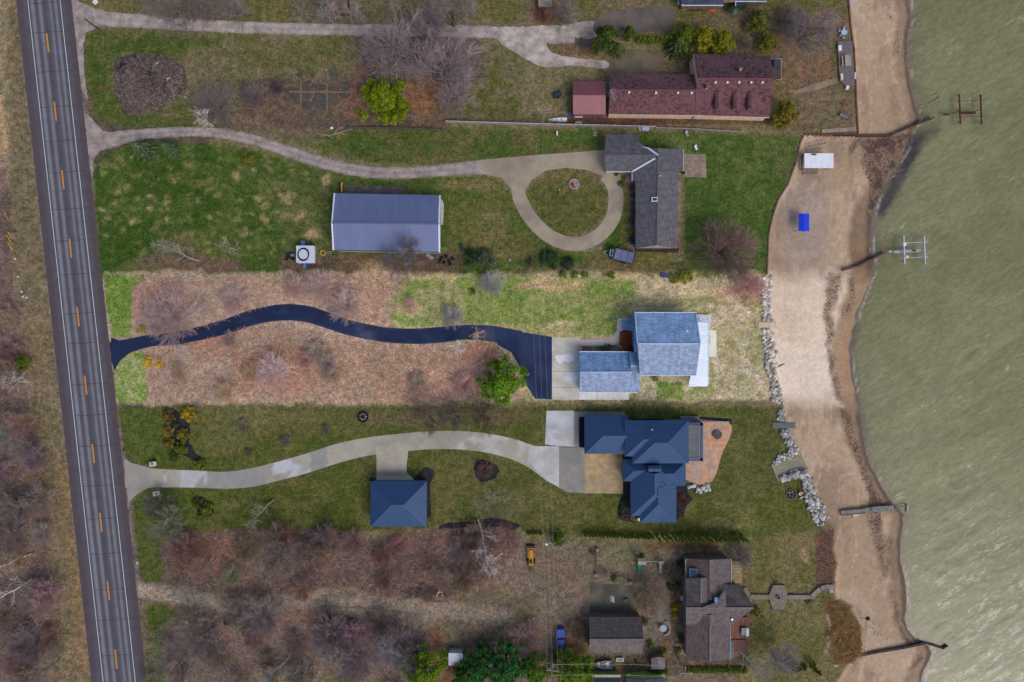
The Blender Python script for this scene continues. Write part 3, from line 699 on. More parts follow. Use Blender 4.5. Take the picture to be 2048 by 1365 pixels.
tag(mc.build('tar_crack_seal', RUBBER, color=(52,51,56)), kind='structure')
# gravel drives
def grav(c, c2, cm):
    def f(U, X, Y):
        w = np.exp(-((np.abs(U)-.48)/.22)**2)[..., None]*.8; g = fbm(X, Y, 30, 2)[..., None]
        e = np.clip((np.abs(U)-.78)/.22, 0, 1)[..., None]*.6
        b = (blank(*c)*(1-w)+blank(*c2)*w)*(.85+.3*g); return b*(1-e)+blank(*cm)*e
    return f
ribbon('gravel_drive', [(120,12),(170,30),(215,38),(300,44),(400,51),(520,56),(700,60),(860,62),(1000,66),(1080,72),(1150,75)], [26,20,15,13,12,12,12,12,13,15,12], GRAVEL_M, grav((138,126,120),(150,138,132),(112,100,86)), .008, 10, 10, 1.5)
fill('gravel_apron', [(140,-6),(165,8),(185,20),(190,58),(172,66),(166,90),(168,140),(176,200),(158,170),(150,90),(140,30)], mixn((138,126,120),(126,114,108),20), GRAVEL_M, .012, 6, 1.5)
fill('gravel_turnaround', smooth([(985,56),(1120,50),(1190,42),(1192,76),(1130,74),(1098,82),(1098,102),(1140,115),(1210,122),(1212,138),(1150,132),(1090,136),(1060,122),(1025,104),(1000,84)]), mixn((160,148,142),(140,128,118),26), GRAVEL_M, .012, 6, 2)
ribbon('gravel_drive', [(150,285),(205,283),(262,272),(330,266),(400,264),(460,270),(520,284),(590,308),(660,330),(740,345),(820,346),(900,340),(964,334)], [24,18,12,10,9.5,10,10.5,11,11.5,11.5,11.5,12,14], GRAVEL_M, grav((132,120,114),(146,134,130),(112,104,88)), .008, 10, 10, 1.3)
fill('gravel_apron', [(168,225),(186,240),(205,262),(240,266),(240,284),(205,296),(188,318),(184,360),(172,300)], mixn((140,128,122),(128,116,110),20), GRAVEL_M, .012, 6, 1.5)
# concrete loop drive of the ranch house
def conc(c, c2, sc=40):
    def f(U, X, Y):
        w = np.clip((fbm(X, Y, sc, 3)-.4)/.2, 0, 1)[..., None]; return blank(*c)*(1-w)+blank(*c2)*w
    return f
fill('concrete_drive', [(963,320),(1075,310),(1150,305),(1212,300),(1212,344),(1240,350),(1245,372),(1222,372),(1205,352),(1172,340),(1130,336),(1092,342),(1064,360),(1050,384),(1040,384),(1022,378),(1002,356),(962,348)], mixn((138,126,108),(124,112,98),40), CONC_M, .012, 8)
ribbon('concrete_drive', [(1034,372),(1041,400),(1060,435),(1092,468),(1130,486),(1168,486),(1202,468),(1224,440),(1232,405),(1228,372),(1212,350)], [12,14,14,14,14,14,14,14.5,15,15,14], CONC_M, conc((138,126,108),(120,108,98)), .016, 6)
ja = MB()
for a, b in (((963,320),(963,348)),((1025,400),(1048,391)),((1061,466),(1078,452)),((1218,460),(1198,440)),((1246,400),(1216,404)),((1236,368),(1206,378)),((1150,306),(1150,338))): strip(ja, *a, *b, .10, .0225)
tag(ja.build('drive_joint', CONC, color=(168,160,152)), kind='structure')
# lot drive: fresh black asphalt
def lotcol(U, X, Y):
    w = np.clip((fbm(X, Y, 30, 3)-.42)/.2, 0, 1)[..., None]; b = blank(27,40,70)*(1-w)+blank(38,52,84)*w
    t = np.exp(-((np.abs(U)-.45)/.2)**2)[..., None]*.5; b = b*(1-t)+blank(22,36,66)*t
    g = (np.exp(-((X-735)/18)**2)+np.exp(-((X-985)/40)**2)*.9)[..., None].clip(0, .7)*np.clip(fbm(X, Y, 24, 1)*2-.6, 0, 1)[..., None]
    b = b*(1-g)+blank(92,92,112)*g
    e = np.clip((np.abs(U)-.86)/.14, 0, 1)[..., None]*np.clip(fbm(X, Y, 12, 2)*3-.9, 0, 1)[..., None]*.6
    return b*(1-e)+blank(96,86,80)*e
ribbon('asphalt_drive', [(222,706),(252,694),(300,682),(350,677),(400,667),(450,654),(500,637),(540,628),(580,625),(620,630),(660,643),(700,656),(740,665),(780,671),(830,673),(880,670),(930,665),(985,668),(1040,680)], [22,15,12,13,14,15,15.5,16,16.5,16.5,16,15.5,15,15,15.5,16,15,16,18], ASPH_M, lotcol, .012, 12, 10)
fill('asphalt_drive', [(222,675),(240,682),(290,676),(300,692),(262,704),(240,722),(229,742),(222,720)], (29,42,72), ASPH_M, .016, 6)
fill('asphalt_drive', [(985,652),(1040,664),(1104,674),(1104,799),(1070,798),(1052,770),(1040,735),(1022,705),(995,690)], lambda X, Y: mixn((28,42,74),(42,56,88),30, 3)(X, Y)*1.0, ASPH_M, .016, 8)
def apron(X, Y):
    c = mixn((176,170,158),(160,154,142), 24, 2)(X, Y)
    g = np.clip(1.3-np.hypot((X-1146)/18, (Y-755)/12), 0, 1)[:, None]*.7
    return c*(1-g)+blank(206,214,220)*g
fill('concrete_apron', [(1104,675),(1159,676),(1159,800),(1104,800)], apron, CONC_M, .020, 4)
fill('concrete_apron', [(1159,784),(1258,784),(1258,800),(1159,800)], mixn((206,200,196),(190,184,176),20), CONC_M, .020, 5)
fill('wet_patch', [(1112,710),(1126,709),(1140,708),(1148,711),(1149,720),(1138,726),(1128,722),(1120,727),(1113,723),(1111,716)], (216,220,226), CONC_M, .026, 4, 1.2)
fill('front_walk', [(1159,680),(1190,680),(1215,679),(1228,672),(1234,660),(1235,637),(1246,636),(1246,668),(1240,682),(1228,690),(1205,692),(1159,692)], (166,160,156), CONC_M, .020, 5)
jb = MB()
for a, b in (((1104,743),(1159,744)),((1104,775),(1159,776)),((1194,785),(1194,800)),((1226,785),(1226,800))): strip(jb, *a, *b, .07, .0305)
tag(jb.build('apron_joint', CONC, color=(128,124,118)), kind='structure')
fill('concrete_pad', [(1416,661),(1433,661),(1433,714),(1416,714)], (208,198,180), CONC_M, .06, 6)
# lower concrete drive
def low(U, X, Y):
    w = np.clip((fbm(X, Y, 40, 3)-.4)/.2, 0, 1)[..., None]; b = blank(144,137,124)*(1-w)+blank(132,126,115)*w
    g = (((X > 326) & (X < 415))*(fbm(X, Y*.4, 14, 2) > .5)*.7+((X > 545) & (X < 622))*np.clip((fbm(X, Y, 26, 1)-.38)*8, 0, 1)*.9)[..., None]
    b = b*(1-g)+blank(160,161,166)*g
    d = (((X > 415) & (X < 530))*.7+((X > 620) & (X < 655))*.9)[..., None]; b = b*(1-d)+blank(122,121,118)*d
    e = (((X > 850))*np.clip((fbm(X, Y, 30, 4)-.45)*7, 0, 1)*.75)[..., None]; return b*(1-e)+blank(160,158,154)*e
ribbon('concrete_drive', [(250,956),(290,956),(330,957),(400,959),(450,961),(500,956),(560,942),(620,925),(680,906),(740,893),(800,886),(860,881),(920,881),(970,886),(1020,897),(1060,912),(1100,930)], [20,20,18,17,17,18.5,18.5,19,19,18,18,18,18.5,19,20,22,30], CONC_M, low, .012, 12, 10)
fill('concrete_apron', [(248,916),(262,926),(300,936),(300,975),(275,988),(257,1005),(253,970)], (132,126,118), CONC_M, .016, 6)
fill('concrete_drive', [(752,893),(818,890),(814,925),(813,945),(822,953),(829,963),(753,963),(753,925)], lambda X, Y: mixn((142,134,120),(150,142,128),30)(X, Y)*np.where(Y > 953, 1.3, np.where(Y > 938, .75, 1))[:, None], CONC_M, .018, 6)
fill('concrete_apron', [(1093,822),(1148,822),(1148,894),(1118,893),(1090,889)], mixn((162,162,166),(148,146,144),24), CONC_M, .020, 6)
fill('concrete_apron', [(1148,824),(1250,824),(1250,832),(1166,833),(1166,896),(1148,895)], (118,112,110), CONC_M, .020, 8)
fill('concrete_drive', [(1058,893),(1118,893),(1118,975),(1090,960),(1070,938),(1056,920)], mixn((164,163,162),(150,148,146),24), CONC_M, .022, 6)
fill('concrete_drive', [(1118,895),(1170,896),(1170,987),(1135,985),(1118,976)], mixn((122,118,110),(112,110,104),24), CONC_M, .022, 8)
fill('tan_parking_pad', [(1170,908),(1246,908),(1246,988),(1170,987)], lambda X, Y: mixn((150,126,88),(138,120,92),20)(X, Y)*(1-np.clip((X-1222)/18, 0, 1)*np.clip((940-Y)/20, 0, 1)*.0)[:, None], STAMP_M, .022, 4)
jc = MB()
for a, b in (((326,938),(326,976)),((380,941),(380,977)),((1148,824),(1147,895)),((1088,891),(1090,960)),((1118,894),(1118,976)),((1195,910),(1195,985)),((1220,910),(1220,985)),((1172,925),(1244,925)),((1172,942),(1244,942)),((1172,965),(1244,965))): strip(jc, *a, *b, .08, .0275)
tag(jc.build('drive_joint', CONC, color=(176,166,148)), kind='structure')
PATIO = [(1378,838),(1455,843),(1463,852),(1464,864),(1455,885),(1445,905),(1438,930),(1432,950),(1424,963),(1408,971),(1390,968),(1372,960),(1370,925),(1378,920)]
fill('stamped_patio', PATIO, lambda X, Y: mixn((168,126,94),(152,128,114),18, 2, .38, .58)(X, Y), STAMP_M, .03, 3)
# beds, pads and paths
MUL = mixn((40,38,46),(54,48,50),10)
fill('mulch_bed', [(342,822),(352,820),(362,832),(378,842),(380,860),(378,885),(390,905),(408,918),(412,932),(400,938),(385,922),(372,912),(352,905),(345,890),(348,870),(340,850)], MUL, MULCH_M, .010, 5, 1.2)
fill('mulch_bed', [(392,995),(404,992),(414,1002),(425,1014),(428,1028),(416,1034),(402,1030),(392,1018)], MUL, MULCH_M, .010, 5, 1.2)
fill('mulch_bed', [(952,922),(964,918),(980,924),(994,930),(999,944),(990,958),(975,962),(962,966),(950,952),(947,936)], MUL, MULCH_M, .010, 5, .6)
fill('mulch_bed', [(829,955),(840,945),(845,938),(855,934),(866,940),(869,950),(864,960),(860,968),(862,1030),(852,1042),(845,1040),(850,966),(829,964)], MUL, MULCH_M, .010, 5, .6)
fill('mulch_bed', [(738,960),(744,954),(750,958),(752,964),(740,964)], MUL, MULCH_M, .010, 4, .5)
fill('mulch_bed', [(876,1058),(882,1050),(900,1046),(940,1044),(980,1036),(1010,1040),(1042,1050),(1030,1062),(1000,1054),(940,1056)], MUL, MULCH_M, .010, 5, 1)
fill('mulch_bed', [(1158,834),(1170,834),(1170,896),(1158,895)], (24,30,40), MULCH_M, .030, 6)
fill('mulch_bed', [(1246,960),(1262,960),(1262,1040),(1272,1046),(1250,1042),(1234,1028),(1236,1010),(1244,990)], MUL, MULCH_M, .010, 5, .6)
fill('mulch_bed', [(1350,968),(1372,968),(1376,985),(1384,1000),(1372,1014),(1368,1030),(1350,1042),(1345,1000)], MUL, MULCH_M, .010, 5, .6)
fill('mulch_bed', [(1366,962),(1400,974),(1422,970),(1428,982),(1420,992),(1400,996),(1380,1000)], (74,84,42), MULCH_M, .009, 5, .8)
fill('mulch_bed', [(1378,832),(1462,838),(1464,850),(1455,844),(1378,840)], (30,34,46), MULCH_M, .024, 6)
fill('gravel_bed', [(1255,362),(1272,362),(1272,505),(1256,508)], mixn((104,84,76),(92,74,68),8), GRAVEL_M, .010, 5)
fill('gravel_bed', [(1354,300),(1362,352),(1361,500),(1340,506),(1350,350)], mixn((132,112,92),(98,80,70),8), GRAVEL_M, .010, 5)
fill('gravel_bed', [(1268,496),(1358,496),(1356,506),(1270,504)], (62,50,44), MULCH_M, .014, 5)
fill('paver_patio', [(1368,308),(1412,309),(1413,356),(1368,354)], mixn((126,108,94),(108,92,84),6), STAMP_M, .014, 3)
fill('shrub_bed', [(1159,691),(1232,690),(1246,700),(1266,692),(1272,655),(1246,660),(1244,690),(1262,704),(1159,704)], mixn((150,126,108),(120,102,88),6), MULCH_M, .010, 4)
fill('red_mulch_bed', [(1240,664),(1268,660),(1270,702),(1250,704),(1238,690)], mixn((132,82,58),(110,72,56),6), MULCH_M, .026, 4, .8)
fill('paved_court', [(1212,106),(1240,104),(1320,106),(1326,118),(1322,146),(1214,146)], mixn((98,86,70),(84,76,66),18), CONC_M, .010, 6, 1)
fill('paved_court', smooth([(1190,40),(1215,26),(1290,14),(1340,16),(1352,30),(1345,48),(1325,62),(1250,66),(1190,66)]), mixn((92,82,76),(80,70,68),18), CONC_M, .014, 6)
fill('garage_court', [(1180,1165),(1262,1172),(1268,1200),(1270,1232),(1180,1232)], mixn((88,82,70),(66,64,58),24), CONC_M, .010, 6)
fill('barn_apron', [(688,370),(808,374),(808,390),(688,390)], mixn((92,84,78),(74,68,66),14), CONC_M, .010, 6)
fill('barn_apron', [(878,400),(884,399),(888,408),(886,450),(878,450)], (150,144,138), CONC_M, .012, 6)
fill('garden_path', [(1325,1150),(1338,1195),(1342,1240),(1336,1262),(1312,1280),(1300,1300),(1290,1300),(1300,1270),(1318,1250),(1312,1215)], mixn((112,104,92),(100,92,80),10), GRAVEL_M, .010, 5, 1)
fill('garden_path', [(1578,178),(1590,182),(1625,170),(1680,154),(1680,164),(1630,182),(1592,188),(1580,186)], mixn((124,110,84),(104,94,86),20), CONC_M, .014, 5)

# ------------------------------------------------------------------ buildings
def face_axes(pts):
    n = Vector((0, 0, 0))
    for i in range(len(pts)): n += (pts[i]-pts[0]).cross(pts[(i+1) % len(pts)]-pts[0])
    n.normalize()
    if n.z < 0: n = -n
    down = Vector((n.x, n.y, 0))
    if down.length < 1e-3: u = Vector((1, 0, 0)); return n, u, Vector((0, 1, 0))
    down.normalize(); u = Vector((-down.y, down.x, 0)); w = n.cross(u).normalized()
    return n, u, w
def clip_line(poly2, x):
    ys = []
    for i in range(len(poly2)):
        a = poly2[i]; b = poly2[(i+1) % len(poly2)]
        if (a[0]-x)*(b[0]-x) < 0: t = (x-a[0])/(b[0]-a[0]); ys.append(a[1]+t*(b[1]-a[1]))
    return (min(ys), max(ys)) if len(ys) >= 2 else None
def roof(T, faces, mat, color, ribs=0, thick=.16, name='roof', capr=0):
    """faces: lists of (px, py, z) photo pixels with a height; thickness below, standing seams on top when ribs > 0"""
    mb = MB(); W3 = [[P(*q) for q in f] for f in faces]; ridge = {}
    for pts in W3:
        n, u, w = face_axes(pts)
        k = len(pts); a2 = sum(pts[i].x*pts[(i+1) % k].y-pts[(i+1) % k].x*pts[i].y for i in range(k))
        if a2 < 0: pts = pts[::-1]
        mb.uv[len(mb.f)] = [(q.dot(u), q.dot(w)) for q in pts]
        mb.poly(pts)
        lo = [q-Vector((0, 0, thick)) for q in pts]
        mb.poly(lo[::-1])
        for i in range(k):
            j = (i+1) % k; mb.poly([lo[i], lo[j], pts[j], pts[i]])
        if ribs:
            p2 = [(q.dot(u), q.dot(w)) for q in pts]; o = pts[0].dot(n)
            x0 = min(q[0] for q in p2); x1 = max(q[0] for q in p2); x = math.ceil(x0/ribs)*ribs
            while x < x1:
                c = clip_line(p2, x)
                if c and c[1]-c[0] > .2:
                    a = u*x+w*c[0]+n*o; b = u*x+w*c[1]+n*o; h = u*.05; t = n*.085
                    vs = [a-h, a+h, b+h, b-h, a-h+t, a+h+t, b+h+t, b-h+t]
                    fs = [(4,5,6,7),(0,1,5,4),(1,2,6,5),(2,3,7,6),(3,0,4,7)]
                    for f in fs: mb.uv[len(mb.f)] = [(vs[i].dot(u), vs[i].dot(w)) for i in f]; mb.add([vs[i] for i in f], [list(range(4))])
                x += ribs
        for i in range(k):
            a, b = pts[i], pts[(i+1) % k]; key = tuple(sorted(((round(a.x, 2), round(a.y, 2)), (round(b.x, 2), round(b.y, 2)))))
            ridge.setdefault(key, []).append((a, b))
    o = mb.build(name, mat, T, color)
    if capr:
        cb = MB()
        for v in ridge.values():
            if len(v) > 1:
                a, b = v[0]
                if (b-a).length > .5: cb.tube(a+Vector((0, 0, .02)), b+Vector((0, 0, .02)), capr, n=6)
        if cb.v: cb.build('ridge_cap', mat, o, color)
    return o
def walls(T, groups, color, mat=ROUGH, ov=.35, drop=.19, name='wall'):
    """one solid body under each group of roof faces, drawn in by the overhang"""
    mb = MB()
    for faces in groups:
        W3 = [[P(*q) for q in f] for f in faces]
        xs = [q.x for f in W3 for q in f]; ys = [q.y for f in W3 for q in f]
        cx, cy = (min(xs)+max(xs))/2, (min(ys)+max(ys))/2
        kx = 1-2*ov/(max(xs)-min(xs)); ky = 1-2*ov/(max(ys)-min(ys))
        for f in W3:
            t = [Vector((cx+(q.x-cx)*kx, cy+(q.y-cy)*ky, q.z-drop)) for q in f]
            k = len(t); a2 = sum(t[i].x*t[(i+1) % k].y-t[(i+1) % k].x*t[i].y for i in range(k))
            if a2 < 0: t = t[::-1]
            lo = [Vector((q.x, q.y, 0)) for q in t]
            mb.poly(t)
            for i in range(k): j = (i+1) % k; mb.poly([lo[i], lo[j], t[j], t[i]])
    return mb.build(name, mat, T, color)
def gable_h(x0, y0, x1, y1, rl, rr, ry0, ry1=None, ze=3, zr=5, zn=None):
    """gable with its ridge across the picture; eaves rectangle, ridge from (rl, ry0) to (rr, ry1)"""
    ry1 = ry0 if ry1 is None else ry1; zn = ze if zn is None else zn
    return [[(x0,y0,zn),(x1,y0,zn),(rr,ry1,zr),(rl,ry0,zr)], [(rl,ry0,zr),(rr,ry1,zr),(x1,y1,ze),(x0,y1,ze)]]
def gable_v(x0, y0, x1, y1, rx_, rt, rb, ze=3, zr=5):
    return [[(x0,y0,ze),(rx_,rt,zr),(rx_,rb,zr),(x0,y1,ze)], [(rx_,rt,zr),(x1,y0,ze),(x1,y1,ze),(rx_,rb,zr)]]
def hip(x0, y0, x1, y1, ax_, ay_, bx, by, ze, zr):
    """hip roof with ridge a-b (horizontal or vertical)"""
    A = (ax_, ay_, zr); B = (bx, by, zr); c = [(x0,y0,ze),(x1,y0,ze),(x1,y1,ze),(x0,y1,ze)]
    if abs(ax_-bx) >= abs(ay_-by): return [[c[0],c[1],B,A],[c[3],A,B,c[2]],[c[0],A,c[3]],[c[1],c[2],B]]
    return [[c[0],A,B,c[3]],[c[1],c[2],B,A],[c[0],c[1],A],[c[3],B,c[2]]]
def trim(T, edges, color, w=.14, name='trim', mat=PAINT, up=.02):
    for a, b in edges:
        p, q = P(*a), P(*b); d = (q-p).normalized(); s = d.cross(Vector((0, 0, 1))).normalized()*w/2; h = Vector((0, 0, .1)); uz = Vector((0, 0, up))
        vs = [p-s-h+uz, p+s-h+uz, q+s-h+uz, q-s-h+uz, p-s+h+uz, p+s+h+uz, q+s+h+uz, q-s+h+uz]
        MB().add(vs, [(3,2,1,0),(4,5,6,7),(0,1,5,4),(1,2,6,5),(2,3,7,6),(3,0,4,7)]).build(name, mat, T, color)
def at(px, py): return P(px, py, 0)
def opening(T, kind, c, n, w, h, color=(225,225,225)):
    """a window or door standing 3 cm proud of a wall: c = centre, n = outward direction in the ground plane"""
    n = Vector((n[0], n[1], 0)).normalized(); s = Vector((-n.y, n.x, 0)); rz = math.atan2(s.y, s.x); c = Vector(c)
    m = MB().box(c+n*.03, (w, .08, h), rz)
    o = m.build(kind, PAINT, T, color)
    if kind == 'window':
        MB().box(c+n*.075, (w-.16, .02, h-.16), rz).build('pane', GLASS, o)
    return o
def pipe(T, px, py, z, r=.08, h=.35, color=(210,210,210), name='vent_pipe'):
    c = P(px, py, z); return MB().lathe(c, [(r, -.15), (r, h), (r*1.5, h), (r*1.5, h+.08)], 8).build(name, METAL, T, color)
def rvent(T, px, py, z, s=.3, color=(225,222,220), name='roof_vent'):
    c = P(px, py, z); m = MB().box(c+Vector((0, 0, .08)), (s, s, .3)); m.box(c+Vector((0, 0, .28)), (s*1.25, s*1.25, .07)); return m.build(name, PAINT, T, color)

# --- big barn with the blue-grey metal roof
T = thing('metal_barn', 'large blue-grey metal roofed barn with white edge trim beside the big lawn', 'barn', at(775, 450))
zE, zR = 4.2, 6.6
B = [[(669,387,zE),(880,391,zE),(878,448,zR),(664,446,zR)], [(664,446,zR),(878,448,zR),(879,505,zE),(667,501,zE)]]
walls(T, [B], (170,172,178), ov=.25)
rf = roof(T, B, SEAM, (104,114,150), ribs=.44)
trim(rf, [((669,387,zE),(664,446,zR)),((664,446,zR),(667,501,zE)),((880,391,zE),(878,448,zR)),((878,448,zR),(879,505,zE))], (222,224,232), .3, 'white_trim')
trim(rf, [((664,446,zR+.05),(878,448,zR+.05))], (96,104,132), .4, 'ridge_cap')
trim(rf, [((667,501.5,zE),(879,505.5,zE))], (78,72,86), .12, 'gutter')
e = P(878.5, 425, 0)
opening(T, 'garage_door', (e.x+.02-.25*.8, P(0,425).y, 1.6), (1, 0), 4.2, 3.0, (214,214,216))
opening(T, 'window', (e.x+.02-.25*.8, P(0,480).y, 1.7), (1, 0), 1.2, 1.0)
# --- maroon house with two wings
T = thing('long_house', 'long maroon shingled house with three dormers and white roof vents', 'house', at(1400, 190))
mz = 3.2; z1 = 5.2; z2 = 6.4
Bl = [[(1220.5,147.5,3.9),(1389,149,3.9),(1390,181.5,z1),(1220.5,181,z1)], [(1220.5,181,z1),(1392,181.5,z1),(1392,231.5,mz),(1217,229.5,mz)]]
Bu = [[(1386,108,4.4),(1541,112,4.4),(1547,158.5,z2),(1393.5,158,z2)], [(1393.5,158,z2),(1547,158.5,z2),(1538.5,235.5,mz),(1390,231.5,mz)]]
walls(T, [Bl, Bu], (214,186,158), ov=.3)
rn = roof(T, [Bl[0], Bu[0]], STAINED, (92,66,72)); rs = roof(T, [Bl[1], Bu[1]], STAINED, (112,74,78))  # north slopes darker: shade painted into the shingle colour
trim(rs, [((1217,230,mz-.05),(1392,232,mz-.05)),((1392,232,mz-.05),(1538.5,236,mz-.05))], (206,176,150), .16, 'gutter')
trim(rs, [((1220.5,181,z1),(1392,181.5,z1)),((1393.5,158,z2),(1547,158.5,z2))], (118,72,74), .3, 'ridge_cap')
trim(rn, [((1389,149,3.9),(1390,181,z1)),((1386.5,110,4.4),(1393,157,z2))], (150,108,96), .16, 'rake_board')
for x, y, z in ((1258,186,5.0),(1311.5,187,5.0),(1355.5,187,5.0),(1383,187,5.0)): rvent(rs, x, y, z, .34)
for x in (1430.7,1454.5,1477.8,1501.8,1524.5): rvent(rs, x, 166, 6.1, .34)
for x, y in ((1403,126),(1404,148)): pipe(rn, x, y, 4.9+(y-126)*.03, .06, .25)
ch = MB().box(P(1479,141,6.1), (.7, .6, 1.8)).build('chimney', STONE, rn, (150,84,66)); MB().lathe(P(1480,140,7.0), [(.2,0),(.2,.3),(.12,.35)], 8).build('flue', METAL, ch, (206,190,186))
ch = MB().box(P(1413,175,6.0), (.55, .5, 1.5)).build('chimney', STONE, rs, (132,78,70))
MB().box(P(1413,177.5,6.6), (.6, .12, .12)).build('flashing', METAL, ch, (200,190,188))
for i, x in enumerate((1437.5,1473.5,1503)):
    zt = 5.4; d = MB()
    a = [P(x-7.5,184,zt),P(x-7.5,219,zt-.1),P(x,217,zt+.5),P(x,184,zt+.45)]; b_ = [P(x,184,zt+.45),P(x,217,zt+.5),P(x+7.5,219,zt-.1),P(x+7.5,184,zt)]
    dm = MB(); dm.bb(P(x-6,0,5).x, P(0,186,5).y, P(x+6,0,5).x, P(0,217.5,5).y, 3.6, 5.25)
    do = dm.build('dormer', ROUGH, rs, (132,84,80))
    rm = MB()
    for f in (a, b_):
        n_, u_, w_ = face_axes(f); rm.uv[len(rm.f)] = [(q.dot(u_), q.dot(w_)) for q in f]; rm.poly(f)
        rm.poly([q-Vector((0,0,.08)) for q in f][::-1])
    rm.build('dormer_roof', SHINGLE, do, (120,80,84))
    opening(do, 'window', (P(x,0,4.9).x, P(0,217.5,4.9).y-.02, 4.75), (0, -1), .95, .7, (190,190,188))
for x in (1290,1340,1440,1500): opening(T, 'window', (P(x,0).x, P(0,231.5,2.4).y+.3, 1.9), (0, -1), 1.3, 1.1)
for x, y in ((1395,236),(1489,238)): MB().tube(P(x,y,2.9), P(x,y+3,.2), .06, n=6).build('downpipe', PAINT, T, (220,204,190))
# antenna on the west end of that house
T = thing('roof_antenna', 'pale television antenna with many short rods at the west end of the long maroon house', 'antenna', P(1220,181,5.2))
m = MB().tube(P(1220,181,5.2), P(1222,180,7.6), .04); m.build('mast', METAL, T, (200,200,204))
m = MB(); A0, A1 = P(1221,178.5,7.5), P(1231,201,7.2); m.tube(A0, A1, .035)
for k in range(7):
    q = A0.lerp(A1, (k+.5)/7); l = 1.15-.08*k; m.tube(q+Vector((-.8*l,-.45*l,0)), q+Vector((.8*l,.45*l,0)), .022, n=4)
m.build('rods', METAL, T, (204,200,204))
# --- maroon metal shed
T = thing('metal_shed', 'small shed under a ribbed dusty red metal roof beside the long maroon house', 'shed', at(1178,196))
B = gable_h(1146,163,1211,229,1146,1211.5,191,ze=2.8,zr=4.0)
walls(T, [B], (120,82,82), ov=.2); roof(T, [B[0]], SEAM, (128,76,80), ribs=.44); roof(T, [B[1]], SEAM, (142,92,96), ribs=.44)  # south slope lighter: the light on it painted into the colour
opening(T, 'door', (P(1165,0).x, P(0,229,1.2).y+.2, 1.05), (0, -1), 1.0, 2.0, (150,110,108))
# --- ranch house with grey shingles and white valleys
T = thing('ranch_house', 'L-shaped grey shingled ranch house with white valley flashings by the oval drive', 'house', at(1310, 400))
e, r = 3.0, 4.9
Wg = gable_h(1212,269,1278,343,1211,1316,311,ze=e,zr=r); Wg[0][1] = (1296,296,e+.25); Wg[0] = [(1212,269,e),(1277,270,e),(1277,297,3.9),(1296,297,3.6),(1316,311,r),(1211,311,r)]; Wg[1] = [(1211,311,r),(1316,311,r),(1265,343,e),(1212,343,e)]
Wg[0] = [(1212,269,e),(1277,270,e),(1279,285,3.74),(1316,311,r),(1211,311,r)]
Mt = [[(1264,343,e),(1316,311,r),(1316,362,r),(1264,362,e)], [(1316,297,r),(1366,299,e),(1366,343,e),(1316,343,r)], [(1296,297,4.1),(1316,297,r),(1316,311,r)]]
Mm = gable_v(1271,361,1356.5,498,1315.5,361,491,ze=e,zr=r); Mm[0][0] = (1271,361,e); Mm[1] = [(1315.5,343,r),(1357,343,e),(1353.5,498,e),(1314,491,r)]; Mm[0] = [(1272,361,e),(1316,361,r),(1314,491,r),(1271,497,e)]
walls(T, [Wg], (186,176,166), ov=.3); 
wm = MB(); wm.bb(P(1274,0,2.5).x,P(0,494,2.5).y,P(1353,0,2.5).x,P(0,300,2.5).y,0,2.85); wm.build('wall', ROUGH, T, (176,162,150))
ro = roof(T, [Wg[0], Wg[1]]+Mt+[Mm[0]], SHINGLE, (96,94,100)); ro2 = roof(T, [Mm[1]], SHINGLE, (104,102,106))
trim(ro, [((1296,297,4.15),(1316,311,r+.05)),((1310,317.5,4.75),(1265,343.5,e+.1))], (206,210,222), .36, 'white_valley', up=.06)
trim(ro, [((1296,297,4.15),(1284,296,4.0))], (206,210,222), .3, 'white_valley', up=.06)
trim(ro, [((1211,311,r),(1316,311,r)),((1316,297,r),(1316,361,r)),((1316,361,r),(1314,491,r))], (92,92,98), .3, 'ridge_cap')
trim(ro, [((1212,343.5,e),(1265,344,e)),((1366.5,299,e),(1366.5,343,e)),((1264,344,e),(1264,362,e))], (196,198,206), .12, 'gutter')
sk = MB().box(P(1309,399.5,4.8)+Vector((0,0,.1)), (1.3,.95,.25), ry=-.25).build('skylight', PAINT, ro, (214,218,226)); MB().box(P(1309,399.5,4.8)+Vector((0,0,.23)), (.95,.6,.04), ry=-.25).build('pane', GLASS, sk)
pipe(ro2, 1320, 353, 4.7, .12, .3, (226,226,226))
wm = T
for y in (380,420,455): opening(T, 'window', (P(1274,0,1.7).x-.01, P(0,y).y, 1.6), (-1,0), 1.5, 1.1)
MB().bb(P(1250,0).x,P(0,366).y,P(1272,0).x,P(0,345).y,.0,.16).build('entry_step', STONE, T, (132,112,100))
# --- pale grey house of the lot for sale
T = thing('two_storey_house', 'two storey house with pale blue-grey shingles, garage wing and white porch roof', 'house', at(1320, 700))
e, r = 5.6, 9.2
Mh = [[(1269.5,626,e),(1392,626,e),(1401,688,r),(1275,688,r)], [(1275,688,r),(1401,688,r),(1392,751,e),(1280,751,e)]]
walls(T, [Mh], (112,150,196), ov=.35)
rA = roof(T, [Mh[0]], SHINGLE, (138,170,208)); rB = roof(T, [Mh[1]], SHINGLE, (148,164,192))  # bluer north, greyer south slope: sky light painted into the shingles
trim(rA, [((1269.5,625.5,e),(1392,625.5,e))], (206,220,236), .14, 'gutter'); trim(rA, [((1392,626,e),(1401,688,r)),((1269.5,626,e),(1275,688,r))], (196,214,238), .16, 'rake_board')
trim(rA, [((1275,688,r+.03),(1401,688,r+.03))], (176,190,220), .3, 'ridge_cap'); trim(rB, [((1280,751.5,e),(1392,751.5,e))], (206,220,236), .14, 'gutter'); trim(rB, [((1392,751,e),(1401,688,r))], (196,206,228), .16, 'rake_board')
pipe(rA, 1374, 663, 7.9, .12, .35, (236,238,240)); pipe(rA, 1371, 661, 7.8, .06, .3, (220,226,236))
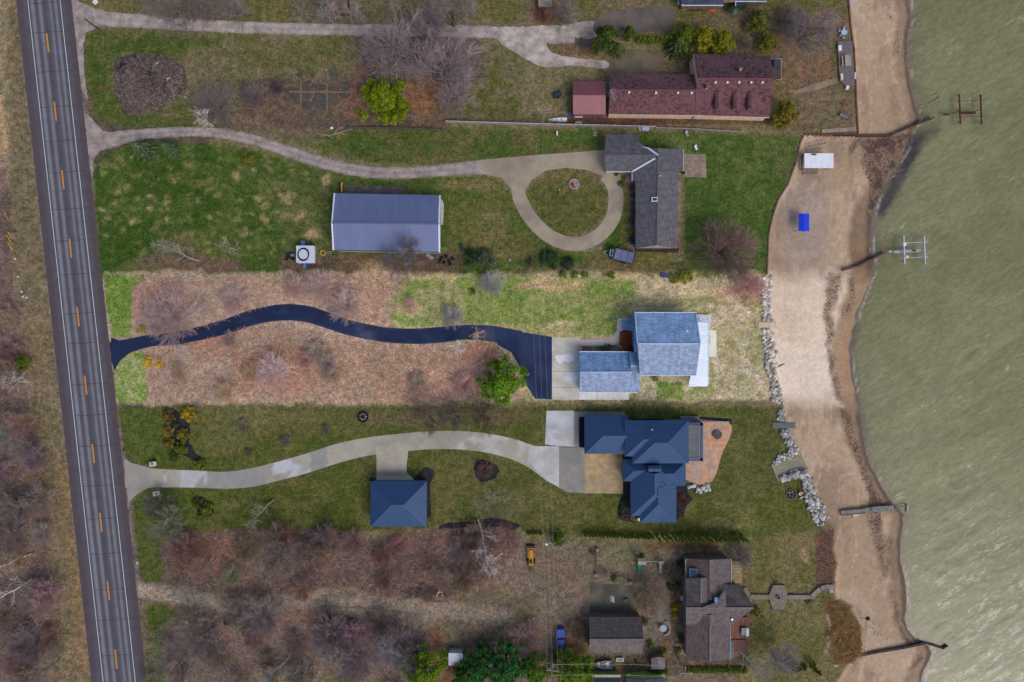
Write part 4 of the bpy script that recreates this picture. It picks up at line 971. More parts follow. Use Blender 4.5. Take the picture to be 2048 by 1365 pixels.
Gg = gable_h(1158.5,704,1262,785,1160,1264,745,ze=3.2,zr=5.4); Gg[1] = [(1160,745,5.4),(1264,745,5.4),(1276,785,3.2),(1159,784,3.2)]
walls(T, [Gg], (150,172,200), ov=.3); roof(T, [Gg[0]], SHINGLE, (122,154,196)); rG = roof(T, [Gg[1]], SHINGLE, (148,164,194))  # garage wing slopes also have light and shade painted in
trim(rG, [((1158.5,703.5,3.2),(1262,704,3.2)),((1159,784.5,3.2),(1277,785.5,3.2))], (214,222,234), .14, 'gutter'); trim(rG, [((1160,745,5.43),(1264,745,5.43))], (166,180,208), .3, 'ridge_cap')
Cn = [[(1258,705,4.0),(1275,704,4.0),(1280,731,5.3),(1261,731,5.3)],[(1261,731,5.3),(1280,731,5.3),(1280,783,3.3),(1276,785,3.3),(1262,745,5.3)]]
walls(T, [Cn], (150,172,200), ov=.2); roof(T, [Cn[0]], SHINGLE, (112,150,180)); roof(T, [Cn[1]], SHINGLE, (150,165,194))  # link roof: darker north slope is painted shade
ep = MB(); 
Ep = [[(1253,637,3.0),(1270,637,3.9),(1270,664,3.9),(1253,660,3.0)]]
roof(T, Ep, SHINGLE, (96,128,164), name='porch_roof')
st = MB()
for k in range(4): st.bb(P(1243+k*2.5,0).x, P(0,659).y, P(1254,0).x, P(0,638.5).y, k*.17, (k+1)*.17)
st.build('entry_steps', WOOD, T, (150,164,196))
for y in (638.5, 659): MB().tube(P(1243,y,.9), P(1254,y,1.6), .05).tube(P(1243,y,.1), P(1243,y,.9), .05).tube(P(1248,y,.3), P(1248,y,1.2), .05).build('stair_rail', PAINT, T, (214,222,236))
pw = MB().bb(P(1270,0,4).x-.05, P(0,705,4).y, P(1274,0,4).x, P(0,662,4).y, 3.0, 4.4).build('bay_window', PAINT, T, (150,186,226))
# east porch with white metal roof, deck beside it
Pr = [[(1395,690,3.5),(1416,690,3.0),(1415,773.5,3.0),(1376.5,773.5,3.5)],[(1395,645,3.5),(1415,645,3.0),(1416,690,3.0),(1395,690,3.5)]]
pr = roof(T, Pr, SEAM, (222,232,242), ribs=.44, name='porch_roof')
for x, y in ((1414,650),(1414,690),(1413.5,730),(1413.5,771),(1379,771)): MB().tube(P(x,y,0), P(x,y,2.85), .08, n=6).build('porch_post', PAINT, T, (226,232,238))
dk = MB(); dk.prism([P(x,y,0) for x, y in ((1393,630),(1421,630),(1421,648),(1417,658),(1417,770),(1380,770),(1380,752),(1393,752))], .3, .5)
dk.build('deck', WOOD, T, (206,210,216))
dr = MB(); pts = [P(x,y,1.45) for x, y in ((1394,630),(1421,630),(1421,648),(1417,657))]; dr.path(pts, .05)
for q in pts: dr.tube((q.x,q.y,.5), q, .05)
dr.build('deck_railing', PAINT, T, (232,236,240))
for k in range(3): MB().bb(P(1417,0).x, P(0,690-k).y, P(1421-k,0).x, P(0,672+k).y, k*.1+.06, k*.1+.16).build('deck_step', CONC, T, (206,200,190))
for y in (640,668,720,740): opening(T, 'window', (P(1392,0,4).x-.37, P(0,y).y, 4.3), (1,0), 1.1, 1.2)
for x in (1300,1340,1370): opening(T, 'window', (P(x,0).x, P(0,751,4).y+.42, 4.2), (0,-1), 1.1, 1.2)
for y in (722,762): opening(T, 'garage_door', (P(1159,0,1.2).x+.38, P(0,y).y, 1.25), (-1,0), 2.6, 2.2, (226,228,232))
# --- navy standing seam house
NV = (38,62,102); NL = (74,84,118)
def hips(T, x0, y0, x1, y1, a, b, ze, zr, open_=()):
    h = hip(x0,y0,x1,y1,a[0],a[1],b[0],b[1],ze,zr); return h
T = thing('navy_roof_house', 'large house with many navy metal hip roofs and a rooftop terrace', 'house', at(1300, 940))
H1 = hip(1169,831,1256,908,1207,872,1256,872,3.4,5.9); H1 = H1[:3]
H2 = hip(1249.5,841,1340,913,1288,879,1320,879,5.4,7.7); H3 = hip(1265,841,1377.5,927,1309,886,1335,886,5.4,8.3)
H4 = hip(1246,919,1310,963,1268,942,1312,942,3.6,5.2)[:3]
H5 = hip(1296,924,1371.5,972,1300,948,1347,948,3.6,5.4); H5 = [H5[0],H5[1],H5[3]]
H6 = hip(1262,938,1352,1032,1310,948,1310,988,3.6,6.4); H7 = hip(1280,968,1352.5,1045.5,1317,975,1317,1009,3.7,6.1)
H6 = [H6[0],H6[1],H6[3]]; H7 = [H7[0],H7[1],H7[3]]
walls(T, [H1,H2,H3,H4,H5,H6,H7], (96,98,110), ov=.35)
for G in (H1,H2,H3,H4,H5,H6,H7):
    dark = [f for f in G if face_axes([P(*q) for q in f])[0].y > .05 or face_axes([P(*q) for q in f])[0].x < -.2]
    lite = [f for f in G if f not in dark]
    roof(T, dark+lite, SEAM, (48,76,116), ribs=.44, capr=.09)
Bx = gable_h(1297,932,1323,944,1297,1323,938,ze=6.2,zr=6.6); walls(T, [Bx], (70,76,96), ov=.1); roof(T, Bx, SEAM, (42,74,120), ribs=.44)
pipe(T, 1303.5, 859.5, 7.0, .1, .35, (170,176,190)); MB().box(P(1329.5,968.5,6.0), (.25,.5,.4), .6).build('roof_vent', METAL, T, (34,40,52))
tr = MB().bb(P(1376,0,3.4).x,P(0,922,3.4).y,P(1405.5,0,3.4).x,P(0,845,3.4).y,0,3.3); tr.build('terrace_base', ROUGH, T, (92,94,106))
td = MB().bb(P(1377,0,3.4).x,P(0,917,3.4).y,P(1400,0,3.4).x,P(0,852,3.4).y,3.3,3.36).build('terrace_deck', CONC, T, (112,112,116))
tp = MB()
for a, b in (((1376,848.5),(1405.5,848.5)),((1403,845),(1403,922)),((1376,919.5),(1405.5,919.5))):
    p, q = P(*a,3.4), P(*b,3.4); d = (q-p); tp.box((p+q)/2+Vector((0,0,.05)), (d.length, .62, .2), math.atan2(d.y,d.x))
tp.build('terrace_parapet', SEAM, T, (48,64,98))
rl = MB(); pts = [P(x,y,4.3) for x, y in ((1378,852.5),(1399.5,853),(1399.5,916.5),(1378,917))]; rl.path(pts, .04)
for q in pts+[pts[1].lerp(pts[2],t) for t in (.33,.66)]: rl.tube((q.x,q.y,3.36), q, .035)
rl.build('terrace_railing', METAL, T, (176,190,196))
cb = MB().bb(P(1359,0).x,P(0,843).y,P(1397,0).x,P(0,832).y,0,.9).build('outdoor_counter', CONC, T, (104,104,112))
MB().bb(P(1388,0).x,P(0,846).y,P(1457,0).x,P(0,842.5).y,0,.5).build('patio_wall', STONE, T, (156,148,142))
for y in (975,1005): opening(T, 'window', (P(1352,0,2).x-.42, P(0,y).y, 2.0), (1,0), 1.4, 1.3, (60,62,70))
for x in (1190,1225): opening(T, 'garage_door', (P(x,0).x, P(0,908,2).y+.4, 1.3), (0,-1), 3.2, 2.4, (206,204,200))
MB().box(P(1280.5,1038.5,.9), (1.2,.65,1.0)).build('air_conditioner', PAINT, T, (222,220,214))
# --- detached navy garage
T = thing('navy_roof_garage', 'detached square garage under one navy hip roof at the end of a concrete spur', 'garage', at(797,1006))
Hg = hip(741,963,853.5,1053.5,783,1010,807,1010,3.4,6.2); walls(T, [Hg], (96,98,108), ov=.4)
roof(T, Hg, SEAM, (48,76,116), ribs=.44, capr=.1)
for x in (770,800): opening(T, 'garage_door', (P(x,0).x, P(0,963,1).y-.5, 1.3), (0,1), 2.9, 2.4, (196,194,190))
# --- brown house south
T = thing('brown_house', 'brown shingled house of crossing gables with a blue skylight and a red deck', 'house', at(1420,1210))
e = 4.0
S1 = gable_v(1372,1118,1462,1200,1420,1120,1200,ze=e,zr=6.2); S2 = gable_v(1372,1230,1460.5,1319,1420,1230,1323.5,ze=e,zr=6.2)
S3 = [[(1372,1175,4.6),(1452,1169,5.0),(1482,1170,4.2),(1508,1216,6.4),(1372,1216,6.4)],[(1372,1216,6.4),(1508,1216,6.4),(1466,1250,4.6),(1372,1250,4.9)]]
S4 = gable_v(1371,1157,1430,1205,1402,1156,1206,ze=4.8,zr=6.8); S5 = [[(1430,1206,6.7),(1452,1177,6.7),(1452,1216,6.6),(1402,1216,6.6)]]
walls(T, [S1,S2,S4], (116,98,92), ov=.3); walls(T, [S3], (116,98,92), ov=.6, drop=.3)
C_D = (98,84,82); C_L = (104,94,95)  # slopes below: west and north darker, shade painted into the shingles
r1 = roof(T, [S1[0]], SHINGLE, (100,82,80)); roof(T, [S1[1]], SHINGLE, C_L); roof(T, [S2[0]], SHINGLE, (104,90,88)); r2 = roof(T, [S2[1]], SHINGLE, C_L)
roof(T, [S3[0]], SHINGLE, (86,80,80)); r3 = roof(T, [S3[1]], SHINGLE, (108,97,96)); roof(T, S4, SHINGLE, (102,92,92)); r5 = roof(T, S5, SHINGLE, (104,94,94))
trim(r1, [((1420,1120,6.22),(1420,1156,6.22)),((1420,1250,6.22),(1420,1323,6.22)),((1372,1216,6.43),(1508,1216,6.43)),((1402,1157,6.82),(1402,1206,6.82))], (96,84,82), .25, 'ridge_cap')
trim(r1, [((1462.5,1118,e),(1462.5,1168,e)),((1461,1250,e),(1461,1319,e)),((1371.5,1118,e),(1371.5,1157,e))], (168,156,148), .12, 'gutter')
sk = MB().box(P(1387,1146,5.1), (1.7,1.9,.5), ry=-.25).build('skylight', PAINT, r1, (64,104,140)); MB().box(P(1387,1147,5.42), (1.1,1.2,.04), ry=-.25).build('pane', GLASS, sk)
MB().box(P(1432,1200,6.9), (.55,1.3,.5)).build('roof_vent', PLASTIC, r5, (44,84,160)); MB().box(P(1432,1200,7.2), (.62,1.0,.06)).build('vent_hood', PLASTIC, r5, (70,112,176))
pipe(r3, 1463, 1238, 5.3, .14, .4, (214,208,204))
dk = MB()
for k in range(7): dk.bb(P(1461,0).x,P(0,1127+k*6.3).y,P(1482,0).x,P(0,1121.2+k*6.3).y,.5,.62)
dk.build('wood_deck', WOOD, T, (156,138,104))
dk = MB()
for k in range(14): dk.bb(P(1461,0).x,P(0,1236+k*3).y,P(1496,0).x,P(0,1233.3+k*3).y,.5,.62)
dk.build('red_deck', WOOD, T, (134,92,80)); dk = MB()
for k in range(9): dk.bb(P(1464,0).x,P(0,1281+k*2.7).y,P(1494,0).x,P(0,1278.6+k*2.7).y,.25,.37)
dk.build('lower_deck', WOOD, T, (120,82,76))
MB().box(P(1364,1196,.7), (.6,.9,1.3)).build('utility_box', PAINT, T, (190,184,184))
for y in (1130,1150,1270,1300): opening(T, 'window', (P(1372,0,2).x+.28, P(0,y).y, 1.9), (-1,0), 1.3, 1.2)
st = MB()
for k in range(3): st.bb(P(1350,0).x,P(0,1293).y,P(1373,0).x,P(0,1286).y,.1+k*.03,.2+k*.03)
st.build('entry_ramp', WOOD, T, (132,112,102))
# --- brown garage
T = thing('brown_garage', 'brown shingled garage with three white overhead doors facing the dark court', 'garage', at(1232,1270))
B = gable_h(1178.5,1234,1282,1305,1179,1287.5,1279,ze=3.0,zr=5.0); B[0][1] = (1283,1234,3.0); B[1][2] = (1285,1307,3.0)
walls(T, [B], (104,90,84), ov=.25); roof(T, [B[0]], SHINGLE, (82,76,76)); rg = roof(T, [B[1]], SHINGLE, (112,102,98)); trim(rg, [((1179,1279,5.02),(1287.5,1279,5.02))], (90,82,80), .25, 'ridge_cap')  # dark north, pale south slope: light and shade painted into the colours
for x in (1196,1225,1252): opening(T, 'garage_door', (P(x,0).x, P(0,1234,1.2).y-.14, 1.2), (0,1), 2.5, 2.2, (200,198,202))
opening(T, 'door', (P(1275,0).x, P(0,1234,1).y-.2, 1.05), (0,1), .9, 2.0, (104,96,90))
# --- buildings cut by the top edge
T = thing('blue_roof_house', 'house with a dark blue shingled roof and white gutters cut by the top edge', 'house', at(1440,-20))
B = gable_h(1364,-50,1445,11,1362,1450,-22,ze=3,zr=5); B2 = gable_h(1468,-50,1533,3,1468,1533,-24,ze=3,zr=5); B3 = [[(1440,-10,3.2),(1472,-10,3.2),(1470,4,3.2),(1447,6,3.2)]]
walls(T, [B,B2], (120,98,84), ov=.35); rr_ = roof(T, B+B2, SHINGLE, (66,72,88)); roof(T, B3, SHINGLE, (128,112,94), name='porch_roof'); trim(rr_, [((1363,11.5,3),(1446,11.5,3)),((1468,3.5,3),(1533,3.5,3)),((1364,-40,3),(1364,11,3))], (206,212,224), .16, 'gutter')
bw = MB().prism([P(x,y,2.2) for x, y in ((1471,4),(1495,4),(1494,11),(1471,12))], 0, 2.3).build('bay_window', GLASS, T); trim(T, [((1471,3,2.4),(1471,12,2.4)),((1481,3,2.4),(1495,3,2.4))], (206,212,222), .16, 'bay_trim')
MB().bb(P(1354,0).x,P(0,11).y,P(1361,0).x,P(0,3).y,0,.8).build('utility_box', PAINT, T, (186,188,194)); MB().bb(P(1364,0).x,P(0,22).y,P(1371,0).x,P(0,14).y,0,.5).build('entry_step', STONE, T, (150,132,120))
T = thing('brown_shed', 'little shed with a faded tan roof and rusty front edge at the top edge', 'shed', at(673,0))
B = gable_h(652,-16,695,19,652,695,2,ze=2.4,zr=3.2); B[1] = [(652,2,3.2),(695,2,3.2),(695,25,2.2),(652,25,2.2)]; B[0] = [(652,-20,2.4),(695,-20,2.4),(695,2,3.2),(652,2,3.2)]
walls(T, [B], (106,64,46), ov=.15); rs_ = roof(T, B, SHINGLE, (120,102,88)); trim(rs_, [((652,22,2.36),(695,22,2.36))], (128,74,52), .5, 'rusty_edge')
T = thing('plank_shed', 'small weathered plank shed with a silvery roof, right one at the top edge', 'shed', at(1090,0))
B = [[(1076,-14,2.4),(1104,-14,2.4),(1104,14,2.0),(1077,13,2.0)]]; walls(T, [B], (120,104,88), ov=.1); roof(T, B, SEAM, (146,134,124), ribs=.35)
# --- buildings cut by the bottom edge
T = thing('dark_roof_cottage', 'dark blue roof with a pale green gutter at the bottom edge, left of the pair', 'cottage', at(1215,1375))
B = gable_h(1180,1353,1241,1420,1180,1241,1386,ze=2.6,zr=4.4); walls(T, [B], (150,160,110), ov=.1); r_t = roof(T, B, SHINGLE, (62,70,86)); trim(r_t, [((1180,1353,2.6),(1241,1353,2.6))], (150,160,104), .7, 'mossy_gutter')
T = thing('dark_roof_shed', 'dark grey roof behind a pale green porch roof at the bottom edge', 'shed', at(1292,1375))
B = gable_v(1254,1357,1330,1430,1292,1360,1430,ze=2.6,zr=4.2); walls(T, [B], (150,166,92), ov=.1); roof(T, B, SHINGLE, (72,78,92))
B = [[(1254,1349,2.2),(1292,1353,2.9),(1330,1349,2.2),(1330,1357,2.5),(1292,1361,3.2),(1254,1357,2.5)]]
MB().prism([P(x,y,2.0) for x, y in ((1255,1348),(1290,1352),(1329,1349),(1329,1357),(1255,1357))], 1.9, 2.1).build('porch_roof', PAINT, T, (140,160,84))
# --- small garden buildings
T = thing('garden_hut', 'small grey hut with a red roof hip near the hedge at the bottom', 'shed', at(1316,1322))
B = [[(1302,1318,2.4),(1316,1314,3.0),(1316,1339,3.0),(1303,1339,2.4)],[(1316,1314,3.0),(1330,1317,2.4),(1330,1338,2.4),(1316,1339,3.0)]]
walls(T, [B], (116,92,82), ov=.1); roof(T, B, SHINGLE, (124,112,110)); roof(T, [[(1303,1317,2.45),(1316,1310,2.0),(1322,1310,2.0),(1330,1316,2.45),(1316,1314,3.04)]], SHINGLE, (164,92,78), name='roof_hip')

# ------------------------------------------------------------------ vegetation
def tubes(P0, P1, R0, R1, k=3):
    d = P1-P0; L = np.linalg.norm(d, axis=1, keepdims=True)+1e-9; d = d/L
    ref = np.where(np.abs(d[:, 2:3]) < .9, np.array([[0, 0, 1.]]), np.array([[1., 0, 0]]))
    a = np.cross(d, ref); a /= np.linalg.norm(a, axis=1, keepdims=True); b = np.cross(d, a)
    t = np.arange(k)*2*np.pi/k
    off = a[:, None]*np.cos(t)[None, :, None]+b[:, None]*np.sin(t)[None, :, None]
    v = np.concatenate([P0[:, None]+off*R0[:, None, None], P1[:, None]+off*R1[:, None, None]], 1)
    n = len(P0); base = (np.arange(n)*2*k)[:, None]
    f = np.stack([np.stack([base[:, 0]+i, base[:, 0]+(i+1) % k, base[:, 0]+k+(i+1) % k, base[:, 0]+k+i], -1) for i in range(k)], 1)
    return v.reshape(-1, 3), f.reshape(-1, 4)
def grow(rg, p, d, L, r, dep, mx, segs, sp, nch, wob=.16, up=.06, tw=.016, term=3):
    q = p; n = 3
    for i in range(n):
        d = d+rg.normal(0, wob, 3)+np.array([0, 0, up]); d = d/np.linalg.norm(d)
        e = q+d*L/n; r2 = max(r*(1-.16*(i+1)), tw)
        segs.append((q, e, max(r*(1-.16*i), tw), r2)); q = e
        if dep < mx and i < n-1 and rg.random() < .8:
            ax_ = rg.normal(0, 1, 3); s = d+ax_/np.linalg.norm(ax_)*sp*1.15; s /= np.linalg.norm(s)
            grow(rg, q, s, L*rg.uniform(.5, .7), r2*.55, dep+1, mx, segs, sp, nch, wob, up, tw, term)
    if dep < mx:
        for k in range(nch):
            ax_ = rg.normal(0, 1, 3); s = d+ax_/np.linalg.norm(ax_)*sp; s /= np.linalg.norm(s)
            grow(rg, q, s, L*rg.uniform(.6, .82), r*.62, dep+1, mx, segs, sp, nch, wob, up, tw, term)
    else:
        for k in range(term):
            s = d+rg.normal(0, sp*.8, 3); s /= np.linalg.norm(s); segs.append((q-d*L*rg.uniform(0, .7), q+s*L*rg.uniform(.4, .8), tw, tw*.7))
def bare_tree(name, seed, style, cat='tree'):
    rg = np.random.default_rng(seed); segs = []
    T = thing(name, None, cat, (0, 0, 0))
    def dirv(az, el): return np.array([math.cos(az)*math.cos(el), math.sin(az)*math.cos(el), math.sin(el)])
    if style == 'spread':
        trunk = [(np.zeros(3), np.array([.1, 0, 1.2]), .26, .22), (np.array([.1, 0, 1.2]), np.array([.15, .1, 2.4]), .22, .2)]; segs += trunk
        for k in range(9): grow(rg, np.array([.15, .1, 2.0+.08*k]), dirv(k*2*math.pi/9+rg.uniform(-.3, .3), rg.uniform(.35, 1.1)), 2.7, .11, 0, 3, segs, .62, 3, tw=.017)
    elif style == 'fan':
        segs.append((np.zeros(3), np.array([0, 0, .6]), .2, .18))
        for k in range(36): grow(rg, np.array([0, 0, .4+.2*rg.random()]), dirv(rg.uniform(0, 6.28), math.asin(rg.uniform(.25, 1))), 2.0, .036, 0, 2, segs, .45, 3, .1, .02, tw=.0125, term=4)
    elif style == 'tall':
        q = np.zeros(3)
        for k in range(6):
            e = q+np.array([rg.normal(0, .12), rg.normal(0, .12), 1.3]); segs.append((q, e, .2-.025*k, .2-.025*(k+1))); q = e
            for j in range(3):
                if k >= 1: grow(rg, e, dirv(rg.uniform(0, 6.28), rg.uniform(.3, .9)), 2.3-.15*k, .07, 0, 2, segs, .6, 3, tw=.016)
    elif style == 'snag':
        q = np.zeros(3); d = np.array([.25, .1, 1]); 
        for k in range(5):
            e = q+d*1.5+rg.normal(0, .3, 3)*np.array([1, 1, .2]); segs.append((q, e, .24-.035*k, .24-.035*(k+1))); q = e
            for j in range(2+(k > 1)): grow(rg, e, dirv(rg.uniform(0, 6.28), rg.uniform(.1, .7)), 1.9, .09, 0, 2, segs, .7, 1, .2, tw=.024)
        grow(rg, q, d/np.linalg.norm(d), 2, .1, 0, 2, segs, .7, 2, .2, tw=.024)
    elif style == 'lean':   # tall tree seen along its leaning trunk, limbs along +x
        q = np.zeros(3); d = np.array([.9, 0, .75]); d = d/np.linalg.norm(d)
        for k in range(8):
            d2 = d+rg.normal(0, .13, 3); e = q+d2*1.5; segs.append((q, e, .25-.026*k, .25-.026*(k+1))); q = e
            for j in range(1+(k > 1)+(k > 4)): s = d*.7+rg.normal(0, .55, 3); s /= np.linalg.norm(s); grow(rg, e, s, 2.1-.08*k, .075, 1, 3, segs, .55, 2, .18, tw=.024, term=2)
        grow(rg, q, d, 1.6, .06, 0, 2, segs, .5, 2, .16, tw=.018, term=2)
    else:   # shrub
        for k in range(60): grow(rg, np.array([rg.normal(0, .15), rg.normal(0, .15), 0]), dirv(rg.uniform(0, 6.28), math.asin(rg.uniform(.2, 1))), .9, .018, 0, 2, segs, .5, 2, .12, .03, tw=.011)
    a0 = np.array([s[0] for s in segs]); a1 = np.array([s[1] for s in segs]); r0 = np.array([s[2] for s in segs]); r1 = np.array([s[3] for s in segs])
    big = r0 > (.05 if style not in ('shrub', 'fan') else .03 if style == 'fan' else .0175)
    v, f = tubes(a0[big], a1[big], r0[big], r1[big], 6); npmesh('trunk', v, f, BARK, T, smooth=True)
    s = ~big; v, f = tubes(a0[s], a1[s], r0[s], r1[s], 3)
    npmesh('crown', v, f, TWIG, T, [('tint', 'FLOAT', 'FACE', np.repeat(rg.uniform(.85, 1.55, s.sum()), 3))])
    ext = np.percentile(np.hypot(a1[:, 0], a1[:, 1]), 96); T['__r'] = float(ext); T['__h'] = float(np.percentile(a1[:, 2], 60))
    return T
def leafcloud(rg, cen, rad, per, size, flat=.6):
    """leaf-sized quads through a set of clumps; returns vertices, faces, tint"""
    cen = np.asarray(cen); rad = np.asarray(rad); n = len(cen); N = n*per
    u = rg.normal(0, 1, (N, 3)); u /= np.linalg.norm(u, axis=1, keepdims=True); u *= rg.random((N, 1))**.45
    c = np.repeat(cen, per, 0)+u*np.repeat(rad, per)[:, None]*np.array([1, 1, flat])
    nrm = u+rg.normal(0, .55, (N, 3))+np.array([0, 0, .35]); nrm /= np.linalg.norm(nrm, axis=1, keepdims=True)
    a = np.cross(nrm, rg.normal(0, 1, (N, 3))); a /= np.linalg.norm(a, axis=1, keepdims=True)+1e-9; b = np.cross(nrm, a)
    s = (size*rg.uniform(.6, 1.4, N))[:, None]; e = s*rg.uniform(.35, .7, N)[:, None]
    v = np.stack([c-a*s, c+b*e, c+a*s, c-b*e], 1).reshape(-1, 3)
    f = np.arange(N*4).reshape(-1, 4)
    t = np.repeat(rg.uniform(.72, 1.3, n), per)*rg.uniform(.7, 1.3, N)
    return v, f, t
def leafy(name, seed, style, cat='tree'):
    rg = np.random.default_rng(seed); T = thing(name, None, cat, (0, 0, 0)); tr = MB(); R_, H_ = 1.0, 1.0
    if style == 'pine':       # broad lumpy crown, r = 4.5, h = 7.5
        cen = []; rad = []
        for k in range(88):
            t = rg.random()**.8; z = 1.6+5.6*t; r = 4.2*(1-t**1.7)**.75*rg.uniform(.4, 1.12); az = rg.uniform(0, 6.28)
            cen.append((r*math.cos(az), r*math.sin(az), z)); rad.append(rg.uniform(.45, .95))
        v, f, t = leafcloud(rg, cen, rad, 150, .17); tr.tube((0,0,0), (0,0,6), .26, .05)
        for k in range(10): tr.tube((0,0,1.5+k*.4), (2.8*math.cos(k*2.4), 2.8*math.sin(k*2.4), 2.2+k*.4), .07, .02, 5)
        R_, H_ = 4.1, 4.5
    elif style == 'spruce':   # whorls of branches, r = 2.4, h = 5.5
        cen = []; rad = []
        for lv in range(9):
            z = .5+lv*.56; rr_ = 2.3*(1-lv/9.6); n = 11-lv//2
            for k in range(n):
                az = k*6.283/n+lv*.7+rg.uniform(-.15, .15)
                for q in (.35, .6, .82, 1.0): cen.append((rr_*q*math.cos(az), rr_*q*math.sin(az), z-.22*q*q*rr_*.5)); rad.append(.34-.16*q)
                tr.tube((0, 0, z), (rr_*.9*math.cos(az), rr_*.9*math.sin(az), z-.15*rr_), .03, .01, 4)
        v, f, t = leafcloud(rg, cen, rad, 26, .12); tr.tube((0,0,0), (0,0,5.4), .12, .03); R_, H_ = 2.4, 2.2
    elif style == 'column':   # arborvitae, r = .55, h = 3
        cen = [(0, 0, .25)]; rad = [.45]
        for k in range(26):
            t = k/26; r = .42*(1-t**2.2)*rg.uniform(.5, 1); az = rg.uniform(0, 6.28); cen.append((r*math.cos(az), r*math.sin(az), .2+2.7*t)); rad.append(.3*(1-.6*t))
        v, f, t = leafcloud(rg, cen, rad, 24, .11, 1.1); tr.tube((0,0,0), (0,0,2.4), .05, .02, 5); R_, H_ = .58, 1.6
    elif style == 'open':     # loose arching shrub with gaps, r = 1.6
        cen = []; rad = []
        for k in range(44):
            az = rg.uniform(0, 6.28); r = 1.4*rg.random()**.85; cen.append((r*math.cos(az), r*math.sin(az), .5+.9*rg.random()*(1-r/2.2))); rad.append(.28); tr.tube((0,0,0), cen[-1], .02, .01, 4)
        v, f, t = leafcloud(rg, cen, rad, 26, .09, .8); R_, H_ = 1.6, .9
    else:                     # dense rounded shrub, r = 1, h = 1.1
        cen = []; rad = []
        for k in range(34):
            az = rg.uniform(0, 6.28); t = rg.random()**.5; cen.append((.8*t*math.cos(az), .8*t*math.sin(az), .25+.62*(1-t*t)*rg.uniform(.7, 1.15))); rad.append(.26)
        v, f, t = leafcloud(rg, cen, rad, 40, .075, .9); R_, H_ = 1.0, .7
        for k in range(6): tr.tube((0,0,0), (.4*math.cos(k), .4*math.sin(k), .6), .025, .01, 4)
    tr.build('trunk' if style in ('pine', 'spruce', 'column') else 'stem', BARK, T, (84,72,60))
    npmesh('crown' if style in ('pine', 'spruce', 'column') else 'foliage', v, f, LEAF, T, [('tint', 'FLOAT', 'FACE', t)])
    T['__r'] = R_; T['__h'] = H_; return T
PROTO = {}
def reg(key, T): r, h = T['__r'], T['__h']; del T['__r']; del T['__h']; PROTO[key] = (Proto(T), r, h)
for i in range(2): reg('spread%d' % i, bare_tree('bare_tree', 11+i, 'spread'))
for i in range(2): reg('fan%d' % i, bare_tree('bare_shrub_tree', 21+i, 'fan'))
for i in range(2): reg('tall%d' % i, bare_tree('tall_bare_tree', 31+i, 'tall'))
for i in range(2): reg('snag%d' % i, bare_tree('white_bare_tree', 41+i, 'snag'))
LEANP = [Proto(bare_tree('leaning_bare_tree', 45+i, 'lean')) for i in range(2)]
for q_ in LEANP: del q_.r['__r'], q_.r['__h']
reg('bush0', bare_tree('bare_bush', 51, 'shrub', 'bush')); reg('bush1', bare_tree('bare_bush', 52, 'shrub', 'bush'))
for i in range(2): reg('pine%d' % i, leafy('evergreen_tree', 61+i, 'pine'))
reg('spruce0', leafy('spruce_tree', 71, 'spruce')); reg('spruce1', leafy('spruce_tree', 72, 'spruce'))
reg('col0', leafy('arborvitae', 81, 'column', 'hedge tree')); reg('col1', leafy('arborvitae', 82, 'column', 'hedge tree'))
reg('open0', leafy('flowering_shrub', 91, 'open', 'shrub')); reg('shrub0', leafy('evergreen_shrub', 92, 'dome', 'shrub')); reg('shrub1', leafy('evergreen_shrub', 93, 'dome', 'shrub'))
RT = random.Random(77)
def tree(kind, px, py, rp, col, label, group=None, bark=None, sz=1.0, rz=None, cat=None, z0=0.0):
    """a plant whose crown is seen at (px, py) with a radius of rp photo pixels"""
    if kind[-1] not in '01': kind += str(RT.randint(0, 1)) if kind+'1' in PROTO else '0'
    pr, r, h = PROTO[kind]; s = rp*S/r; p = P(px, py, h*s*sz+z0)
    cols = {'crown': col, 'foliage': col, 'trunk': bark or tuple(v*.95 for v in col), 'stem': (90,76,64)}
    if kind[:4] in ('pine', 'spru') or kind[:3] == 'col': cols['trunk'] = (88,74,62)
    return pr.put((p.x, p.y, z0), RT.uniform(0, 6.28) if rz is None else rz, (s, s, s*sz), label, group, cols, cat)
def lean(px, py, lpx, ang, col, label, bark=None):
    s = lpx*S/11.5; c = bark or col
    p = P(px, py); LEANP[0 if RT.random() < .5 else 1].put(p, ang, s, label, None, {'crown': col, 'trunk': c})
PG = (138,124,128); PK = (150,124,122); GR = (132,122,118); WH = (206,198,194); BR = (118,94,86); LT = (176,156,158); LPK = (188,164,160)
# bare trees that can be told apart
tree('spread', 783, 88, 66, PG, 'big spreading bare tree overhanging the top gravel drive, left one of the cluster', bark=GR)
tree('spread', 886, 125, 72, (142,126,132), 'largest bare purple-grey tree of the cluster beside the top gravel drive', bark=GR)
tree('spread', 902, 22, 58, (136,124,128), 'bare tree with a dark trunk fork at the top edge behind the drive', bark=(96,86,84))
tree('spread', 848, 62, 46, (132,118,122), 'bare tree rising in the middle of the cluster over the gravel drive')
tree('spread', 905, 185, 42, (140,124,126), 'bare tree at the lower right of the cluster, right of the bright evergreen')
tree('spread', 350, 12, 52, (118,108,100), 'dark grey bare tree above the first gravel drive near the highway')
tree('spread', 410, 20, 36, (120,110,106), 'grey bare tree arching over the gravel drive, beside the dark grey one')
tree('tall', 470, 14, 30, (124,114,112), 'thin bare tree at the top edge right of the arching grey tree')
tree('tall', 655, 22, 26, (150,142,140), 'pale bare tree left of the little tan roofed shed'); tree('tall', 704, 22, 24, (148,140,140), 'pale bare tree right of the little tan roofed shed')
tree('fan', 430, 205, 44, (122,112,114), 'low purple-grey bare shrub tree on the front yard right of the brush mound')
tree('snag', 409, 240, 22, WH, 'small white dead tree beside the second gravel drive', bark=WH)
